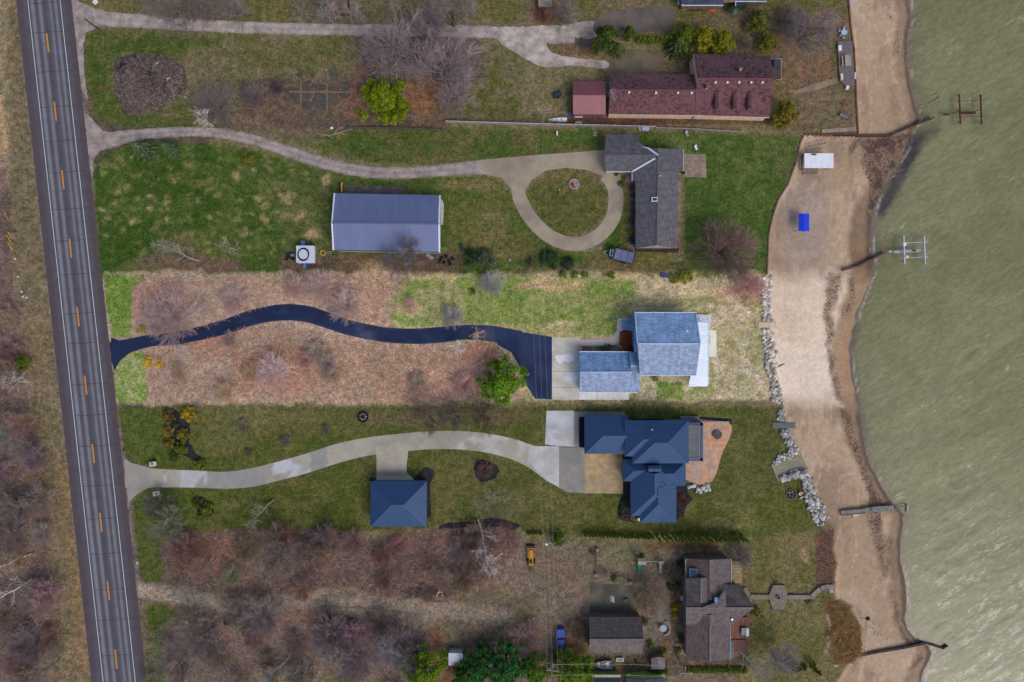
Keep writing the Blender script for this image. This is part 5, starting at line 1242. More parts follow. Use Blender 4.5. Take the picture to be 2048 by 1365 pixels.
tree('fan', 506, 190, 26, (118,108,110), 'grey bare shrub at the left end of the ruined garden beds'); tree('bush', 552, 172, 17, (98,84,92), 'dark purple bare bush among the ruined garden beds')
tree('spread', 1128, 22, 32, (124,114,112), 'grey bare tree right of the small plank shed'); tree('bush', 1088, 30, 17, (126,90,76), 'reddish brown bush in front of the small plank shed')
tree('spread', 1622, 56, 52, (124,112,114), 'spreading bare tree with dark limbs in the yard behind the timber seawall deck', bark=(84,76,68)); tree('fan', 1588, 40, 34, (130,116,124), 'purple bare shrub tree at the right of the top evergreens')
tree('fan', 1490, 85, 0.1*170, (128,116,110), 'small grey bare shrub beside the yellow evergreen behind the long maroon house')
tree('bush', 1172, 88, 14, (120,106,110), 'small grey bush on the island of the gravel turnaround')
lean(398, 522, 70, 2.65, (146,140,132), 'pale bare tree leaning out over the lawn above the lot for sale', (156,150,144)); tree('snag', 460, 494, 22, (158,148,138), 'thin whitish sapling at the lower edge of the big lawn', bark=(158,148,138))
tree('spread', 800, 512, 42, (112,104,106), 'bare tree standing against the lower side of the blue-grey barn', bark=(140,130,126), sz=1.3)
tree('fan', 1452, 500, 66, (128,102,100), 'wide reddish bare tree on the green lawn east of the ranch house', bark=(96,72,66))
tree('fan', 338, 636, 56, (170,150,150), 'wide pinkish bare tree leaning over the start of the black asphalt drive', bark=(160,136,136)); tree('fan', 470, 600, 30, (186,160,156), 'pale bare shrub tree above the first bend of the black drive')  # lot trees: twig colours lightened with the brightness painted over the lot
tree('fan', 640, 572, 34, LPK, 'pink bare shrub tree at the upper edge of the leaf litter above the drive'); tree('fan', 692, 612, 38, LPK, 'round pink bare tree overlapping the top edge of the black drive')
tree('fan', 590, 575, 26, (182,156,150), 'faint tan bare shrub at the upper lot edge left of the pink ones'); tree('fan', 545, 745, 40, (200,178,178), 'round pale pink bare tree with a white trunk in the lower leaf litter', bark=(206,190,186))
tree('fan', 655, 728, 22, (166,148,152), 'small mauve bare shrub in the middle of the leaf litter'); tree('fan', 905, 636, 24, (162,158,168), 'grey bare tree just above the black drive'); tree('snag', 912, 690, 22, (216,206,200), 'white branched tree at the lower edge of the black drive', bark=(220,212,206))
tree('snag', 956, 674, 18, (210,176,160), 'pale orange branched sapling on the black drive edge', bark=(214,190,174)); tree('fan', 984, 566, 27, (158,156,164), 'blue-grey bare tree at the upper edge of the lot lawn', bark=(196,190,190))
tree('fan', 928, 770, 26, (196,160,156), 'pinkish bare shrub left of the bright green pine'); tree('snag', 940, 785, 17, (186,170,160), 'thin bare sapling at the foot of the bright green pine'); tree('fan', 365, 702, 14, (206,190,186), 'small white shrub just below the start of the black drive')
tree('fan', 820, 610, 17, (196,164,150), 'low pinkish shrub in the green patch of the lot lawn'); tree('fan', 1500, 575, 34, (186,140,138), 'reddish twiggy crown at the upper right corner of the lot lawn')
tree('spread', 855, 838, 38, (108,92,84), 'dark brown bare tree overhanging the concrete drive, left of three'); tree('spread', 912, 836, 32, (104,98,88), 'olive grey bare tree overhanging the concrete drive, middle of three'); tree('spread', 966, 832, 34, (96,84,76), 'bare tree with dark wavy limbs over the concrete drive, right of three', bark=(78,68,64))
tree('spread', 330, 1052, 38, (124,122,112), 'grey bare tree by the lower lawn corner near the highway'); tree('fan', 312, 1012, 32, (116,112,100), 'grey twiggy tree above it beside the stone post'); lean(548, 1000, 62, -2.3, (146,140,130), 'grey bare tree leaning across the lower lawn', (160,150,140))
tree('bush', 652, 860, 9, (120,112,112), 'small round grey bush on the lawn above the concrete drive'); tree('bush', 572, 883, 12, (128,120,112), 'sparse grey bush on the lawn left of the round one'); tree('bush', 487, 853, 15, (138,128,108), 'tan bush on the lawn right of the golden shrubs'); tree('bush', 496, 905, 8, (116,106,96), 'tiny grey bush just above the concrete drive')
tree('fan', 970, 940, 17, (124,92,84), 'reddish bare sapling in the dark mulch island'); tree('snag', 985, 1000, 20, (140,130,122), 'thin grey sapling below the dark mulch island')
lean(956, 1040, 92, -1.28, (206,198,196), 'large white barked bare tree at the right end of the red-brown thicket', (216,208,206))
tree('fan', 648, 1078, 30, (148,130,128), 'radiating grey bare tree at the upper edge of the red-brown thicket'); tree('fan', 706, 1084, 26, (140,112,106), 'brown bare tree right of the radiating grey one'); tree('spread', 555, 1105, 44, (120,108,102), 'grey bare tree in the left half of the thicket'); tree('spread', 610, 1130, 40, (116,98,92), 'brown bare tree in the middle of the thicket')
tree('fan', 925, 1100, 30, (120,112,114), 'grey bare tree left of the large white one'); tree('fan', 372, 1100, 34, (142,110,102), 'reddish bare tree at the thicket corner near the highway'); tree('tall', 402, 1130, 26, (132,112,102), 'thin bare tree in the thicket near the highway')
tree('fan', 520, 1238, 46, (142,128,128), 'wide mauve bare tree spreading over the dirt track'); tree('fan', 660, 1272, 46, (134,118,120), 'purple-grey bare tree below the dirt track, left of three'); tree('fan', 715, 1318, 48, (136,120,122), 'purple-grey bare tree near the bottom edge, middle of three'); tree('fan', 800, 1295, 46, (134,116,122), 'mauve bare tree left of the green pine, right of three')
lean(580, 1312, 62, -2.5, (150,140,138), 'pale leaning bare tree at the bottom edge', (168,158,152)); tree('fan', 760, 1250, 30, (122,104,100), 'brown bare shrub below the small evergreens'); tree('fan', 1050, 1278, 36, (150,126,126), 'round pinkish bare tree left of the blue pickup')
tree('fan', 1152, 1262, 22, (112,92,88), 'small brown bare tree left of the brown garage'); tree('fan', 1302, 1195, 38, (138,120,104), 'tan bare shrub beside the brown house path'); tree('fan', 1482, 1112, 26, (122,114,112), 'grey bare shrub at the upper right of the brown house')
tree('fan', 1345, 1150, 20, (110,100,92), 'grey bare shrub left of the brown house skylight'); tree('spread', 1560, 1322, 42, (146,138,134), 'bare grey tree over the hedge right of the brown house'); lean(1478, 1302, 70, -.75, (170,160,154), 'bare pale tree with long thin limbs at the end of the hedge', (180,170,162))
lean(62, 1108, 78, 3.55, (190,182,180), 'upper white barked sycamore at the left edge', (200,194,190)); lean(64, 1158, 84, 3.7, (200,192,190), 'lower white barked sycamore by the highway verge', (210,204,200))
lean(40, 880, 60, 2.7, (150,140,138), 'grey leaning tree in the west wood level with the winding mulch bed')
lean(70, 1000, 60, 3.75, (140,126,120), 'thin tan leaning tree at the west wood edge below the grey one', (168,146,124))
lean(30, 1300, 70, 3.9, (156,148,146), 'pale leaning tree in the bottom left corner of the west wood'); tree('snag', 8, 760, 34, (176,166,164), 'pale bare tree at the left edge below the green roadside shrub', bark=(180,172,168))
tree('fan', 60, 1290, 44, (132,116,116), 'wide grey bare tree in the lower left wood'); tree('spread', 18, 1060, 40, (126,112,110), 'grey bare tree at the left edge above the sycamores')
tree('spread', 400, 1290, 46, (126,112,110), 'large grey bare tree beside the highway below the dirt track'); tree('spread', 350, 1330, 42, (122,112,106), 'bare tree in the bottom left thicket nearest the highway')
# woods: trees nothing tells apart
def wood(n, poly, rmin, rmax, cols, label, group, seed, kinds=('fan', 'spread', 'tall', 'fan')):
    rg = random.Random(seed); xs = [p[0] for p in poly]; ys = [p[1] for p in poly]; k = 0; spots = []
    def inside(x, y):
        c = False
        for i in range(len(poly)):
            a, b = poly[i], poly[(i+1) % len(poly)]
            if (a[1] > y) != (b[1] > y) and x < (b[0]-a[0])*(y-a[1])/(b[1]-a[1])+a[0]: c = not c
        return c
    for _ in range(4000):
        if k >= n: break
        x, y = rg.uniform(min(xs), max(xs)), rg.uniform(min(ys), max(ys))
        if not inside(x, y) or any((x-a)**2+(y-b)**2 < (rmin*1.1)**2 for a, b in spots): continue
        spots.append((x, y)); tree(kinds[k % len(kinds)], x, y, rg.uniform(rmin, rmax), tuple(v*rg.uniform(1.05, 1.3) for v in cols[k % len(cols)]), label, group); k += 1
W_WEST = [(-20,440),(6,440),(12,540),(28,620),(40,700),(60,840),(80,960),(92,1050),(92,1150),(98,1250),(104,1380),(-20,1380)]
wood(34, W_WEST, 20, 36, [(118,98,92), (126,108,106), (108,88,80), (130,114,112)], 'bare tree in the brown wood west of the highway', 'bare trees of the west wood', 1)
wood(22, WOOD_S, 18, 32, [(112,88,80), (120,98,90), (104,82,76), (128,108,102)], 'low bare tree in the red-brown thicket below the navy roofed garage', 'bare trees of the red-brown thicket', 2)
wood(20, WOOD_S2, 20, 36, [(122,104,102), (112,92,88), (130,112,112)], 'bare tree in the thicket below the dirt track', 'bare trees below the dirt track', 3)
wood(8, [(330,690),(560,665),(700,690),(860,720),(880,790),(330,795)], 15, 24, [(152,132,124), (146,128,120)], 'faint bare shrub standing in the lower leaf litter of the lot', 'bare shrubs in the leaf litter', 4, ('fan',))
# evergreens and leafy shrubs
YG = (104,124,22); BG = (74,118,22); DG = (44,74,40); GG = (62,92,36); SPR = (86,110,84); YE = (142,134,24); TH = (70,88,30)
tree('pine0', 766, 195, 50, (106,124,18), 'broad bright yellow-green evergreen beside the ruined garden', sz=.9); tree('pine1', 1004, 765, 46, (94,134,30), 'broad bright green pine at the black drive turnaround', sz=1.0)
tree('spruce', 284, 299, 25, SPR, 'larger blue-green spruce by the second gravel drive, left of two'); tree('spruce', 337, 296, 19, SPR, 'smaller blue-green spruce by the second gravel drive, right of two'); tree('shrub', 492, 318, 16, (116,116,44), 'round olive bush below the second gravel drive')
tree('pine', 1212, 75, 27, (64,92,28), 'green evergreen between the gravel turnaround and the paved court', sz=1.3); tree('pine', 1258, 64, 14, (74,100,24), 'small evergreen left of the short hedge at the top', sz=1.5); tree('spruce', 1236, 98, 17, (92,106,62), 'pale green evergreen below the small one at the paved court')
tree('pine', 1368, 72, 28, (84,104,26), 'dark green evergreen left of the yellow ones behind the maroon house'); tree('pine', 1408, 78, 28, (128,128,28), 'yellow-green evergreen in the middle of the row behind the maroon house'); tree('pine', 1446, 82, 26, (124,126,36), 'yellowish evergreen at the right end of the row behind the maroon house'); tree('spruce', 1355, 92, 24, (84,100,60), 'grey-green low evergreen at the left end of the maroon house back row')
tree('pine', 1520, 40, 24, (98,104,44), 'olive evergreen at the top right of the hedge row'); tree('pine', 1536, 88, 22, (112,112,40), 'yellow-green evergreen beside the right gable of the maroon house'); tree('pine', 1571, 226, 28, (118,114,36), 'golden green evergreen at the lower right corner of the maroon house')
for k in range(7): tree('col', 1279+k*8.6, 76+k*.4, 6.2, (98,108,32), 'small arborvitae in the short hedge above the maroon house', 'arborvitae of the top hedge', sz=1.1)
tree('shrub', 37, 724, 20, (90,112,26), 'lone green bush on the west verge of the highway')
tree('shrub', 942, 514, 20, (38,66,42), 'dark green round bush at the right of the barn junk'); tree('shrub', 972, 517, 21, (82,94,86), 'grey-green round bush beside the dark one right of the barn')
tree('shrub', 1100, 520, 23, (50,78,52), 'large dark green shrub under the power line above the lot'); tree('shrub', 1135, 526, 15, (36,66,52), 'smaller blue-green shrub right of the large one above the lot'); tree('shrub', 1060, 524, 10, (86,80,62), 'brownish shrub left of the large dark one above the lot')
for x in (1127, 1150, 1170): tree('shrub', x, 550, 9, (104,128,58), 'low green shrub on the upper boundary of the lot', 'boundary shrubs of the lot')
tree('shrub', 1224, 551, 9, (116,128,38), 'yellow-green shrub on the upper boundary left of the blue box'); tree('shrub', 1372, 554, 18, (130,140,38), 'wide yellow-green shrub right of the blue box, left half'); tree('shrub', 1350, 556, 13, (122,136,42), 'yellow-green shrub touching the blue box')
tree('open', 296, 725, 14, (226,196,18), 'bright yellow forsythia by the mouth of the black drive'); tree('open', 318, 729, 10, (222,190,30), 'smaller yellow forsythia right of the brighter one'); tree('open', 284, 660, 13, (164,160,72), 'olive shrub above the mouth of the black drive')
tree('shrub', 945, 583, 7, (84,112,52), 'tiny dark green bush on the upper lot lawn'); tree('shrub', 1214, 699, 13, (72,100,40), 'dark green shrub in front of the pale grey house garage wing'); tree('bush', 1254, 678, 17, (158,92,62), 'rusty red bush at the entry of the pale grey house'); tree('bush', 1262, 698, 10, (150,88,62), 'smaller rusty bush beside the garage corner of the pale grey house')
tree('shrub', 1311, 756, 9, (104,132,58), 'low green bush below the pale grey house')
for i, (x, y, r, c, l) in enumerate(((373,829,17,(164,142,28),'golden round shrub at the top of the winding mulch bed'),(333,834,16,(102,94,46),'dull olive shrub at the top left of the winding mulch bed'),(334,864,13,(136,122,50),'tan shrub at the left of the winding mulch bed'),(363,871,15,(116,120,32),'yellow-green shrub in the middle of the winding mulch bed'),(336,888,14,(108,102,38),'bronze shrub below the tan one'),(361,896,16,(96,110,32),'green shrub at the bend of the winding mulch bed'),(346,915,13,(76,92,40),'dark green shrub near the foot of the winding mulch bed'),(397,930,14,(106,114,36),'low olive shrub touching the concrete drive'),(350,850,8,(70,86,60),'little blue-green shrub in the winding mulch bed'),(393,1008,13,(84,88,30),'dark olive shrub in the second mulch bed, upper one'),(412,1020,15,(98,110,30),'brighter olive shrub in the second mulch bed, right one'),(402,1033,11,(92,102,32),'small shrub at the foot of the second mulch bed'))):
    tree('shrub', x, y, r, c, l)
for x, y, r, c, l in ((1264,376,6,(96,84,82),'dark purple shrub at the head of the ranch house bed'),(1266,391,7,(70,92,60),'green shrub second in the ranch house bed'),(1266,407,6,(104,84,80),'reddish shrub third in the ranch house bed'),(1266,423,7.5,(62,90,64),'blue-green shrub fourth in the ranch house bed'),(1263,443,8,(64,94,62),'large green shrub fifth in the ranch house bed'),(1263,465,8,(132,112,34),'golden shrub near the foot of the ranch house bed'),(1263,482,8,(44,76,80),'teal dark shrub at the foot of the ranch house bed'),(1243,368,8,(74,98,50),'green shrub at the ranch house entry step'),(1233,347,6,(70,92,40),'small shrub beside the ranch house garage corner'),(1240,496,5,(150,110,50),'little orange shrub beside the dark cargo trailer')): tree('shrub', x, y, r, c, l)
HT = (82,102,34)
for k in range(20): tree('col', 1172+k*7.0, 1071.5+k*.25, 4.3, HT, 'small arborvitae in the left part of the long hedge', 'small arborvitae of the long hedge', sz=1.2)
for i, x in enumerate((1318,1331,1341,1353,1362,1370,1378,1387,1396,1404,1413,1420,1428,1436,1444,1453,1462,1471,1480,1489)): tree('col', x, 1077+(i % 2), 5.4, (90,110,34), 'larger arborvitae in the right part of the long hedge', 'larger arborvitae of the long hedge', sz=2.1)
for k in range(6): tree('col', 1058+k*5.2, 1068, 3.8, HT, 'tiny arborvitae in the gap beside the utility pole', 'tiny arborvitae by the pole', sz=.7)
tree('pine', 1116, 1079, 15, (80,106,28), 'green tree beside the utility pole at the long hedge', sz=1.1); tree('open', 1185, 1106, 9, (98,104,44), 'small green shrub at the top of the rail fence')
for k in range(12): tree('shrub', 1376+k*10.4, 1341+(k % 2)*1.5, 8.2, (88,106,32), 'rounded hedge bush in the row below the brown house', 'bushes of the bottom hedge')
for k in range(4): tree('shrub', 1302+k*9.5, 1345, 7, (78,96,30), 'rounded hedge bush between the hut and the utility pole', 'bushes left of the bottom pole')
for k, (x, y, r) in enumerate(((1582,1328,11),(1597,1338,11),(1608,1336,9))): tree('shrub', x, y, r, (54,76,24), 'dark green bush under the bare tree right of the hedge', 'dark bushes right of the hedge')
tree('col', 1634, 1340, 8, (84,96,28), 'upright olive bush near the stone steps at the bottom', sz=1.2)
tree('pine', 848, 1344, 42, (98,128,28), 'yellow-green pine at the bottom edge, leftmost'); tree('pine', 958, 1335, 36, (44,92,44), 'dark green pine below the white camper'); tree('pine', 1012, 1330, 44, (46,96,48), 'broad dark green pine at the bottom edge beside the boat cradle'); tree('pine', 1070, 1340, 30, (78,112,34), 'mid green pine left of the bottom utility pole'); tree('pine', 1150, 1345, 40, (94,124,32), 'bright green pine right of the bottom utility pole'); tree('pine', 930, 1355, 28, (62,102,36), 'small green pine at the bottom edge left of the dark one')
tree('pine', 1110, 1318, 12, (84,104,34), 'small green tree below the blue pickup', sz=1.1)
for x, y, r, l in ((651,1238,10,'little dark evergreen at the edge of the dirt track, left one'),(700,1247,9,'little dark evergreen at the edge of the dirt track, right one'),(454,1245,9,'dark evergreen sapling in the thicket beside the highway')): tree('spruce', x, y, r, (48,80,28), l)
for x, y, r, c, l in ((1284,1113,6,(98,104,50),'tiny shrub beside the play set'),(1348,1174,14,(74,88,40),'dark green shrub left of the brown house, upper one'),(1347,1174,0,(0,0,0),''),(1350,1217,9,(148,134,26),'yellow shrub left of the brown house, upper one'),(1350,1234,8,(152,136,24),'yellow shrub left of the brown house, lower one'),(1302,1291,10,(98,124,42),'bright green shrub right of the brown garage'),(1327,1304,9,(88,112,36),'green shrub above the garden hut, left one'),(1356,1303,9,(80,98,36),'green shrub above the garden hut, right one'),(1285,1184,8,(104,104,40),'olive shrub beside the dark court, upper one'),(1272,1195,6,(112,108,36),'olive shrub beside the dark court, lower one'),(1229,1158,8,(72,104,44),'green shrub inside the curved rail fence'),(1364,1278,9,(72,86,34),'dark shrub at the south west corner of the brown house'),(1363,1128,10,(60,80,32),'dark shrub at the north west corner of the brown house'),(1512,1226,13,(122,108,50),'bronze shrub right of the red deck'),(1288,1246,10,(96,96,60),'grey-green shrub right of the brown garage corner'),(1265,1246,0,(0,0,0),'')):
    if r: tree('shrub', x, y, r, c, l)
for x, y, r, c, l in ((1245,1022,9,(66,84,52),'green shrub in the mulch west of the navy house'),(1248,1035,10,(88,86,76),'grey-brown shrub at the south west corner of the navy house'),(1246,1005,7,(50,72,56),'dark shrub higher in the mulch west of the navy house'),(1364,995,7,(136,84,64),'reddish shrub east of the navy house'),(1372,1003,6,(120,78,66),'small red shrub east of the navy house')): tree('shrub' if c[0] < 110 else 'bush', x, y, r, c, l)
tree('shrub', 1551, 1166, 4, (74,104,40), 'small green shrub at the upper tip of the six sided deck'); tree('shrub', 1618, 1203, 7, (82,96,46), 'small green shrub below the boardwalk')

# ------------------------------------------------------------------ uncountable stuff: dry brush, reeds and seaweed
def stuff_mat():
    m, nt, b = newmat('dry_stalks'); fin(nt, b, attr(nt, 'cover'), .9, .1); return m
STALK = stuff_mat()
def inpoly(x, y, poly):
    c = np.zeros(x.shape, bool)
    for i in range(len(poly)):
        a, b = poly[i], poly[(i+1) % len(poly)]
        if a[1] != b[1]: c ^= ((a[1] > y) != (b[1] > y)) & (x < (b[0]-a[0])*(y-a[1])/(b[1]-a[1])+a[0])
    return c
def scatter(name, polys, dens, lmin, lmax, wid, cols, seed, tilt=.5, swirl=0, zf=None, warp=14, label=None, cat=None, gain=1.45):
    rg = np.random.default_rng(seed); X = []; Y = []
    for poly in polys:
        xs = [p[0] for p in poly]; ys = [p[1] for p in poly]; a = (max(xs)-min(xs))*(max(ys)-min(ys))*S*S; n = int(a*dens)
        x = rg.uniform(min(xs)-8, max(xs)+8, n); y = rg.uniform(min(ys)-8, max(ys)+8, n)
        k = inpoly(x+(fbm(x, y, 24, 1)-.5)*warp*2, y+(fbm(x, y, 24, 3)-.5)*warp*2, poly); X.append(x[k]); Y.append(y[k])
    x = np.concatenate(X); y = np.concatenate(Y); n = len(x)
    z = terrain_z(x, y) if zf is None else zf(x, y); k_ = (1-z/H)*S
    p0 = np.stack([(x-1024)*k_, (682.5-y)*k_, z-.02], 1)
    ang = rg.uniform(0, 2*np.pi, n) if not swirl else fbm(x, y, 40, 2, 2)*swirl+rg.normal(0, .5, n)
    L = rg.uniform(lmin, lmax, n); el = np.abs(rg.normal(0, tilt, n))+.06
    d = np.stack([np.cos(ang)*np.cos(el), np.sin(ang)*np.cos(el), np.sin(el)], 1)
    s = np.stack([-np.sin(ang), np.cos(ang), np.zeros(n)], 1)*(wid*rg.uniform(.5, 1.4, n))[:, None]
    p1 = p0+d*(L*.55)[:, None]; p2 = p0+(d*np.array([1, 1, .75]))*L[:, None]
    v = np.stack([p0-s, p0+s, p1+s*.8, p1-s*.8, p2], 1).reshape(-1, 3)
    b = (np.arange(n)*5)[:, None]
    f = np.concatenate([b+np.array([[0, 1, 2]]), b+np.array([[0, 2, 3]]), b+np.array([[3, 2, 4]])], 1).reshape(-1, 3)
    C = np.array([lin(c) for c in cols])*gain
    C = C[rg.integers(0, len(cols), n)]*rg.uniform(.7, 1.3, (n, 1))
    C = np.repeat(np.concatenate([C, np.ones((n, 1))], 1), 3, 0)
    o = npmesh(name, v, f, STALK, None, [('cover', 'FLOAT_COLOR', 'FACE', C)]); return tag(o, label, cat, None, 'stuff')
scatter('dry_brush', [W_WEST], 7, .6, 2.0, .03, [(116,96,86), (98,80,74), (140,122,115), (150,136,130), (120,100,80), (88,74,68)], 1, .5, label='brown leafless brush covering the floor of the west wood', cat='brush')
scatter('dry_brush', [WOOD_S], 11, .6, 2.0, .03, [(110,87,77), (96,76,69), (132,113,106), (148,134,130), (116,92,74), (84,69,64)], 2, .5, label='red-brown leafless brush of the thicket below the navy roofed garage', cat='brush')
scatter('dry_brush', [WOOD_S2], 8, .6, 2.0, .03, [(114,96,89), (100,84,80), (138,122,118), (150,138,134), (120,101,84)], 3, .5, label='leafless brush of the thicket below the dirt track', cat='brush')
LOT_U = [(268,552),(818,552),(800,600),(782,655),(700,640),(620,600),(560,600),(480,630),(400,660),(268,672)]; LOT_L = [(296,712),(400,684),(500,652),(560,648),(640,668),(720,690),(800,700),(900,700),(1000,720),(1000,800),(300,800)]
scatter('dry_grass', [LOT_U, LOT_L], 14, .4, 1.3, .028, [(190,158,134), (172,130,106), (204,176,150), (164,118,92), (150,124,108)], 4, .3, swirl=14, warp=4, label='matted tan dry grass and leaf litter either side of the black drive', cat='dry grass', gain=1.15)
scatter('dry_brush', [[(1640,1064),(1670,1062),(1672,1130),(1666,1182),(1638,1182),(1632,1110)]], 26, .5, 1.4, .03, [(110,78,70), (92,68,64), (128,96,80)], 5, .5, warp=5, label='red-brown brush strip above the beach beside the boardwalk', cat='brush')
scatter('tall_reeds', [[(1648,1192),(1690,1214),(1716,1246),(1722,1308),(1690,1330),(1664,1322),(1660,1250)]], 40, .9, 2.4, .03, [(128,100,62), (108,80,48), (146,118,78), (94,70,44)], 6, .5, swirl=9, warp=4, label='brown reed bank above the beach at the lower right', cat='reeds')
scatter('tangled_roots', [[(232,118),(300,106),(350,122),(372,150),(368,190),(330,215),(270,232),(240,210),(226,160)]], 22, .3, 1.2, .03, [(96,78,72), (120,102,96), (80,64,62), (140,124,116)], 7, .4, warp=5, zf=lambda x, y: 1.25*np.clip(1-((x-300)/74)**2-((y-170)/64)**2, 0, 1)**.6, label='loose twigs and roots lying on the brush mound', cat='twigs')
scatter('seaweed_wrack', SEAW, 40, .12, .5, .06, [(74,58,58), (60,48,52), (92,74,66), (84,66,60)], 8, .15, warp=13, label='dark seaweed washed up in ragged lines along the beach', cat='seaweed', gain=1)

# ------------------------------------------------------------------ poles and wires
def pole(name, bx, by, h, arm, label, trans=False, col=(132,122,112), lean=(0, 0), two=False):
    b = P(bx, by); T = thing(name, label, 'utility pole', b); top = b+Vector((lean[0], lean[1], h))
    MB().tube(b-Vector((0,0,.3)), top, .16, .11, 8).build('pole', WOOD, T, col); hooks = []
    for k, (dx, dy) in enumerate([arm, (-arm[1], arm[0])] if two else [arm]):
        z = top-Vector((0, 0, .35+.5*k)); d = Vector((dx, dy, 0))
        MB().box(z, (2*d.length, .12, .14), math.atan2(dy, dx)).build('crossarm', WOOD, T, (150,144,144))
        for s in (-.94, 0, .94):
            q = z+d*s; MB().lathe(q, [(.05,.05),(.08,.12),(.05,.2),(.08,.26),(.04,.32)], 8).build('insulator', PLASTIC, T, (206,208,212)); hooks.append(q+Vector((0,0,.32)))
    if trans:
        q = top+Vector((-.35, -.4, -1.2)); MB().lathe(q, [(.26,-.5),(.3,-.4),(.3,.4),(.22,.5)], 12).build('transformer', METAL, T, (206,212,216))
    return hooks
h1 = pole('utility_pole', 1084, 262-14, 9.5, (1.25, .03), 'utility pole with a wide crossarm beside the white rowboat and the long fence')
h2 = pole('utility_pole', 1071.5, 577, 9.8, (1.3, -.1), 'utility pole with a grey transformer standing on the lot lawn', True)
h3 = pole('utility_pole', 1092, 1062, 9.8, (1.15, -.1), 'utility pole with a transformer in the gap of the long hedge', True)
h4 = pole('utility_pole', 1100, 1300, 10, (1.2, -.15), 'utility pole with crossed arms over the green trees at the bottom', two=True)
h5 = pole('utility_pole', 1350, 1305, 10, (1.25, 0), 'utility pole with crossed arms behind the garden hut by the bottom hedge', two=True)
T = thing('leaning_pole', 'plain dark wooden pole leaning by the mouth of the top gravel drive', 'pole', P(199,61))
MB().tube(P(199,61), P(170,38,4.5), .15, .12, 8).build('pole', WOOD, T, (74,56,46))
def wire(a, b, label, sag=.5, r=.017, col=(158,154,150)):
    pts = [a.lerp(b, t/12)-Vector((0, 0, sag*4*(t/12)*(1-t/12))) for t in range(13)]
    o = MB().path(pts, r, 4).build('power_line', METAL, None, col); return tag(o, label, 'wire')
side = ('left', 'middle', 'right')
for (A, B, w) in ((h1, h2, 'from the pole by the fence to the transformer pole on the lot'), (h2, h3, 'from the lot pole to the hedge pole'), (h3, h4, 'from the hedge pole to the bottom left pole')):
    for i in range(3): wire(A[i], B[i], '%s wire %s' % (side[i], w), 1.0)
for i in (0, 2): wire(h4[3+i], h5[3+i], '%s overhead wire between the two bottom edge poles' % ('upper' if i else 'lower'), .8)
wire(h1[0], P(935,-20,9), 'single wire from the fence pole towards the top left', .8)
wire(h5[1], P(1292,1160,5), 'service wire from the bottom right pole to the brown house path', .5)

# ------------------------------------------------------------------ walls and structures of the shore
def wallline(name, pts, z0, z1, w, col, label, cat, mat=ROUGH, posts=0):
    pts = [P(*p) for p in pts]; T = thing(name, label, cat, (pts[0].x, pts[0].y, z0)); m = MB()
    for i, (a, b) in enumerate(zip(pts, pts[1:])):
        d = b-a; n = max(1, int(d.length/.45))
        for k in range(n):      # sheet piles: alternate in and out
            q = a+d*((k+.5)/n); s = Vector((-d.y, d.x, 0)).normalized()*(.06 if k % 2 else -.06); m.box((q.x+s.x, q.y+s.y, (z0+z1)/2), (d.length/n*1.04, w, z1-z0), math.atan2(d.y, d.x))
    m.build('sheet_piles' if not posts else 'boards', mat, T, col); c = MB()
    for a, b in zip(pts, pts[1:]):
        d = b-a; c.box(((a.x+b.x)/2, (a.y+b.y)/2, z1+.06), (d.length+.1, w*1.9, .12), math.atan2(d.y, d.x))
    c.build('cap_beam', mat, T, tuple(v*1.12 for v in col))
    if posts:
        for a, b in zip(pts, pts[1:]):
            d = b-a; n = max(1, int(d.length/posts))
            for k in range(n+1): q = a+d*k/n; MB().box((q.x, q.y, (z0+z1)/2+.15), (.16,.16,z1-z0+.3), math.atan2(d.y, d.x)).build('post', mat, T, tuple(v*.9 for v in col))
    return T
wallline('steel_seawall', [(1696,-10),(1701,55),(1708,100),(1711,170),(1713,220),(1716,268)], -1.6, .1, .16, (104,66,52), 'rusty steel seawall between the timber deck and the upper beach', 'seawall')
wallline('steel_return_wall', [(1608,269),(1716,269)], -1.5, .15, .16, (88,58,52), 'dark rusty wall running inland at the end of the maroon house yard', 'retaining wall')
wallline('steel_groyne', [(1717,270),(1785,269),(1830,250),(1872,233)], -3, -.75, .18, (76,56,54), 'rust-dark groyne bending out into the lake below the upper beach', 'groyne')
wallline('lawn_retaining_wall', [(1607,273),(1600,287),(1590,330),(1576,368),(1556,400),(1546,430),(1537,470),(1534,548)], -1.4, .08, .14, (96,86,78), 'low grey wall curving along the green lawn above the beach', 'retaining wall')
wallline('timber_groyne', [(1690,540),(1720,532),(1748,518),(1776,504)], -3, -.85, .2, (92,70,62), 'narrow timber groyne running out to the white boat hoist', 'groyne')
wallline('black_groyne', [(1720,1316),(1760,1308),(1810,1300),(1852,1291)], -3, -.95, .28, (58,48,48), 'black timber groyne at the lower beach', 'groyne')
wallline('thin_groyne', [(1852,1291),(1876,1297),(1893,1303),(1903,1297)], -3, -1.3, .16, (66,52,50), 'thin hooked end of the black groyne in the water', 'groyne')
T = thing('crib_dock', 'long weathered timber crib dock across the beach below the navy roofed house', 'dock', P(1735,1022,-1.2))
m = MB()
for k in range(24):
    x = 1684+k*4.4; y = 1026-k*.42; q = P(x, y, -.65); m.box(q, (.44, 1.15 if k > 10 else .8, .1), .07+RT.uniform(-.03,.03), tint=1)
m.build('planks', WOOD, T, (138,130,124)); m = MB()
for dy in (-4.5, 4.5): m.box(P(1735, 1021+dy, -.9), (12, .16, .5), .095)
m.box(P(1735,1021,-1.2),(11.6,.9,.8),.095); m.build('crib_frame', WOOD, T, (96,88,82))
MB().box(P(1754,1017,-.45), (2.6,.8,.3), .09).build('upper_plank', WOOD, T, (122,118,116)); MB().box(P(1712,1030,-1.0), (1.6,.8,.3), .4).build('stone_block', STONE, T, (186,176,166))
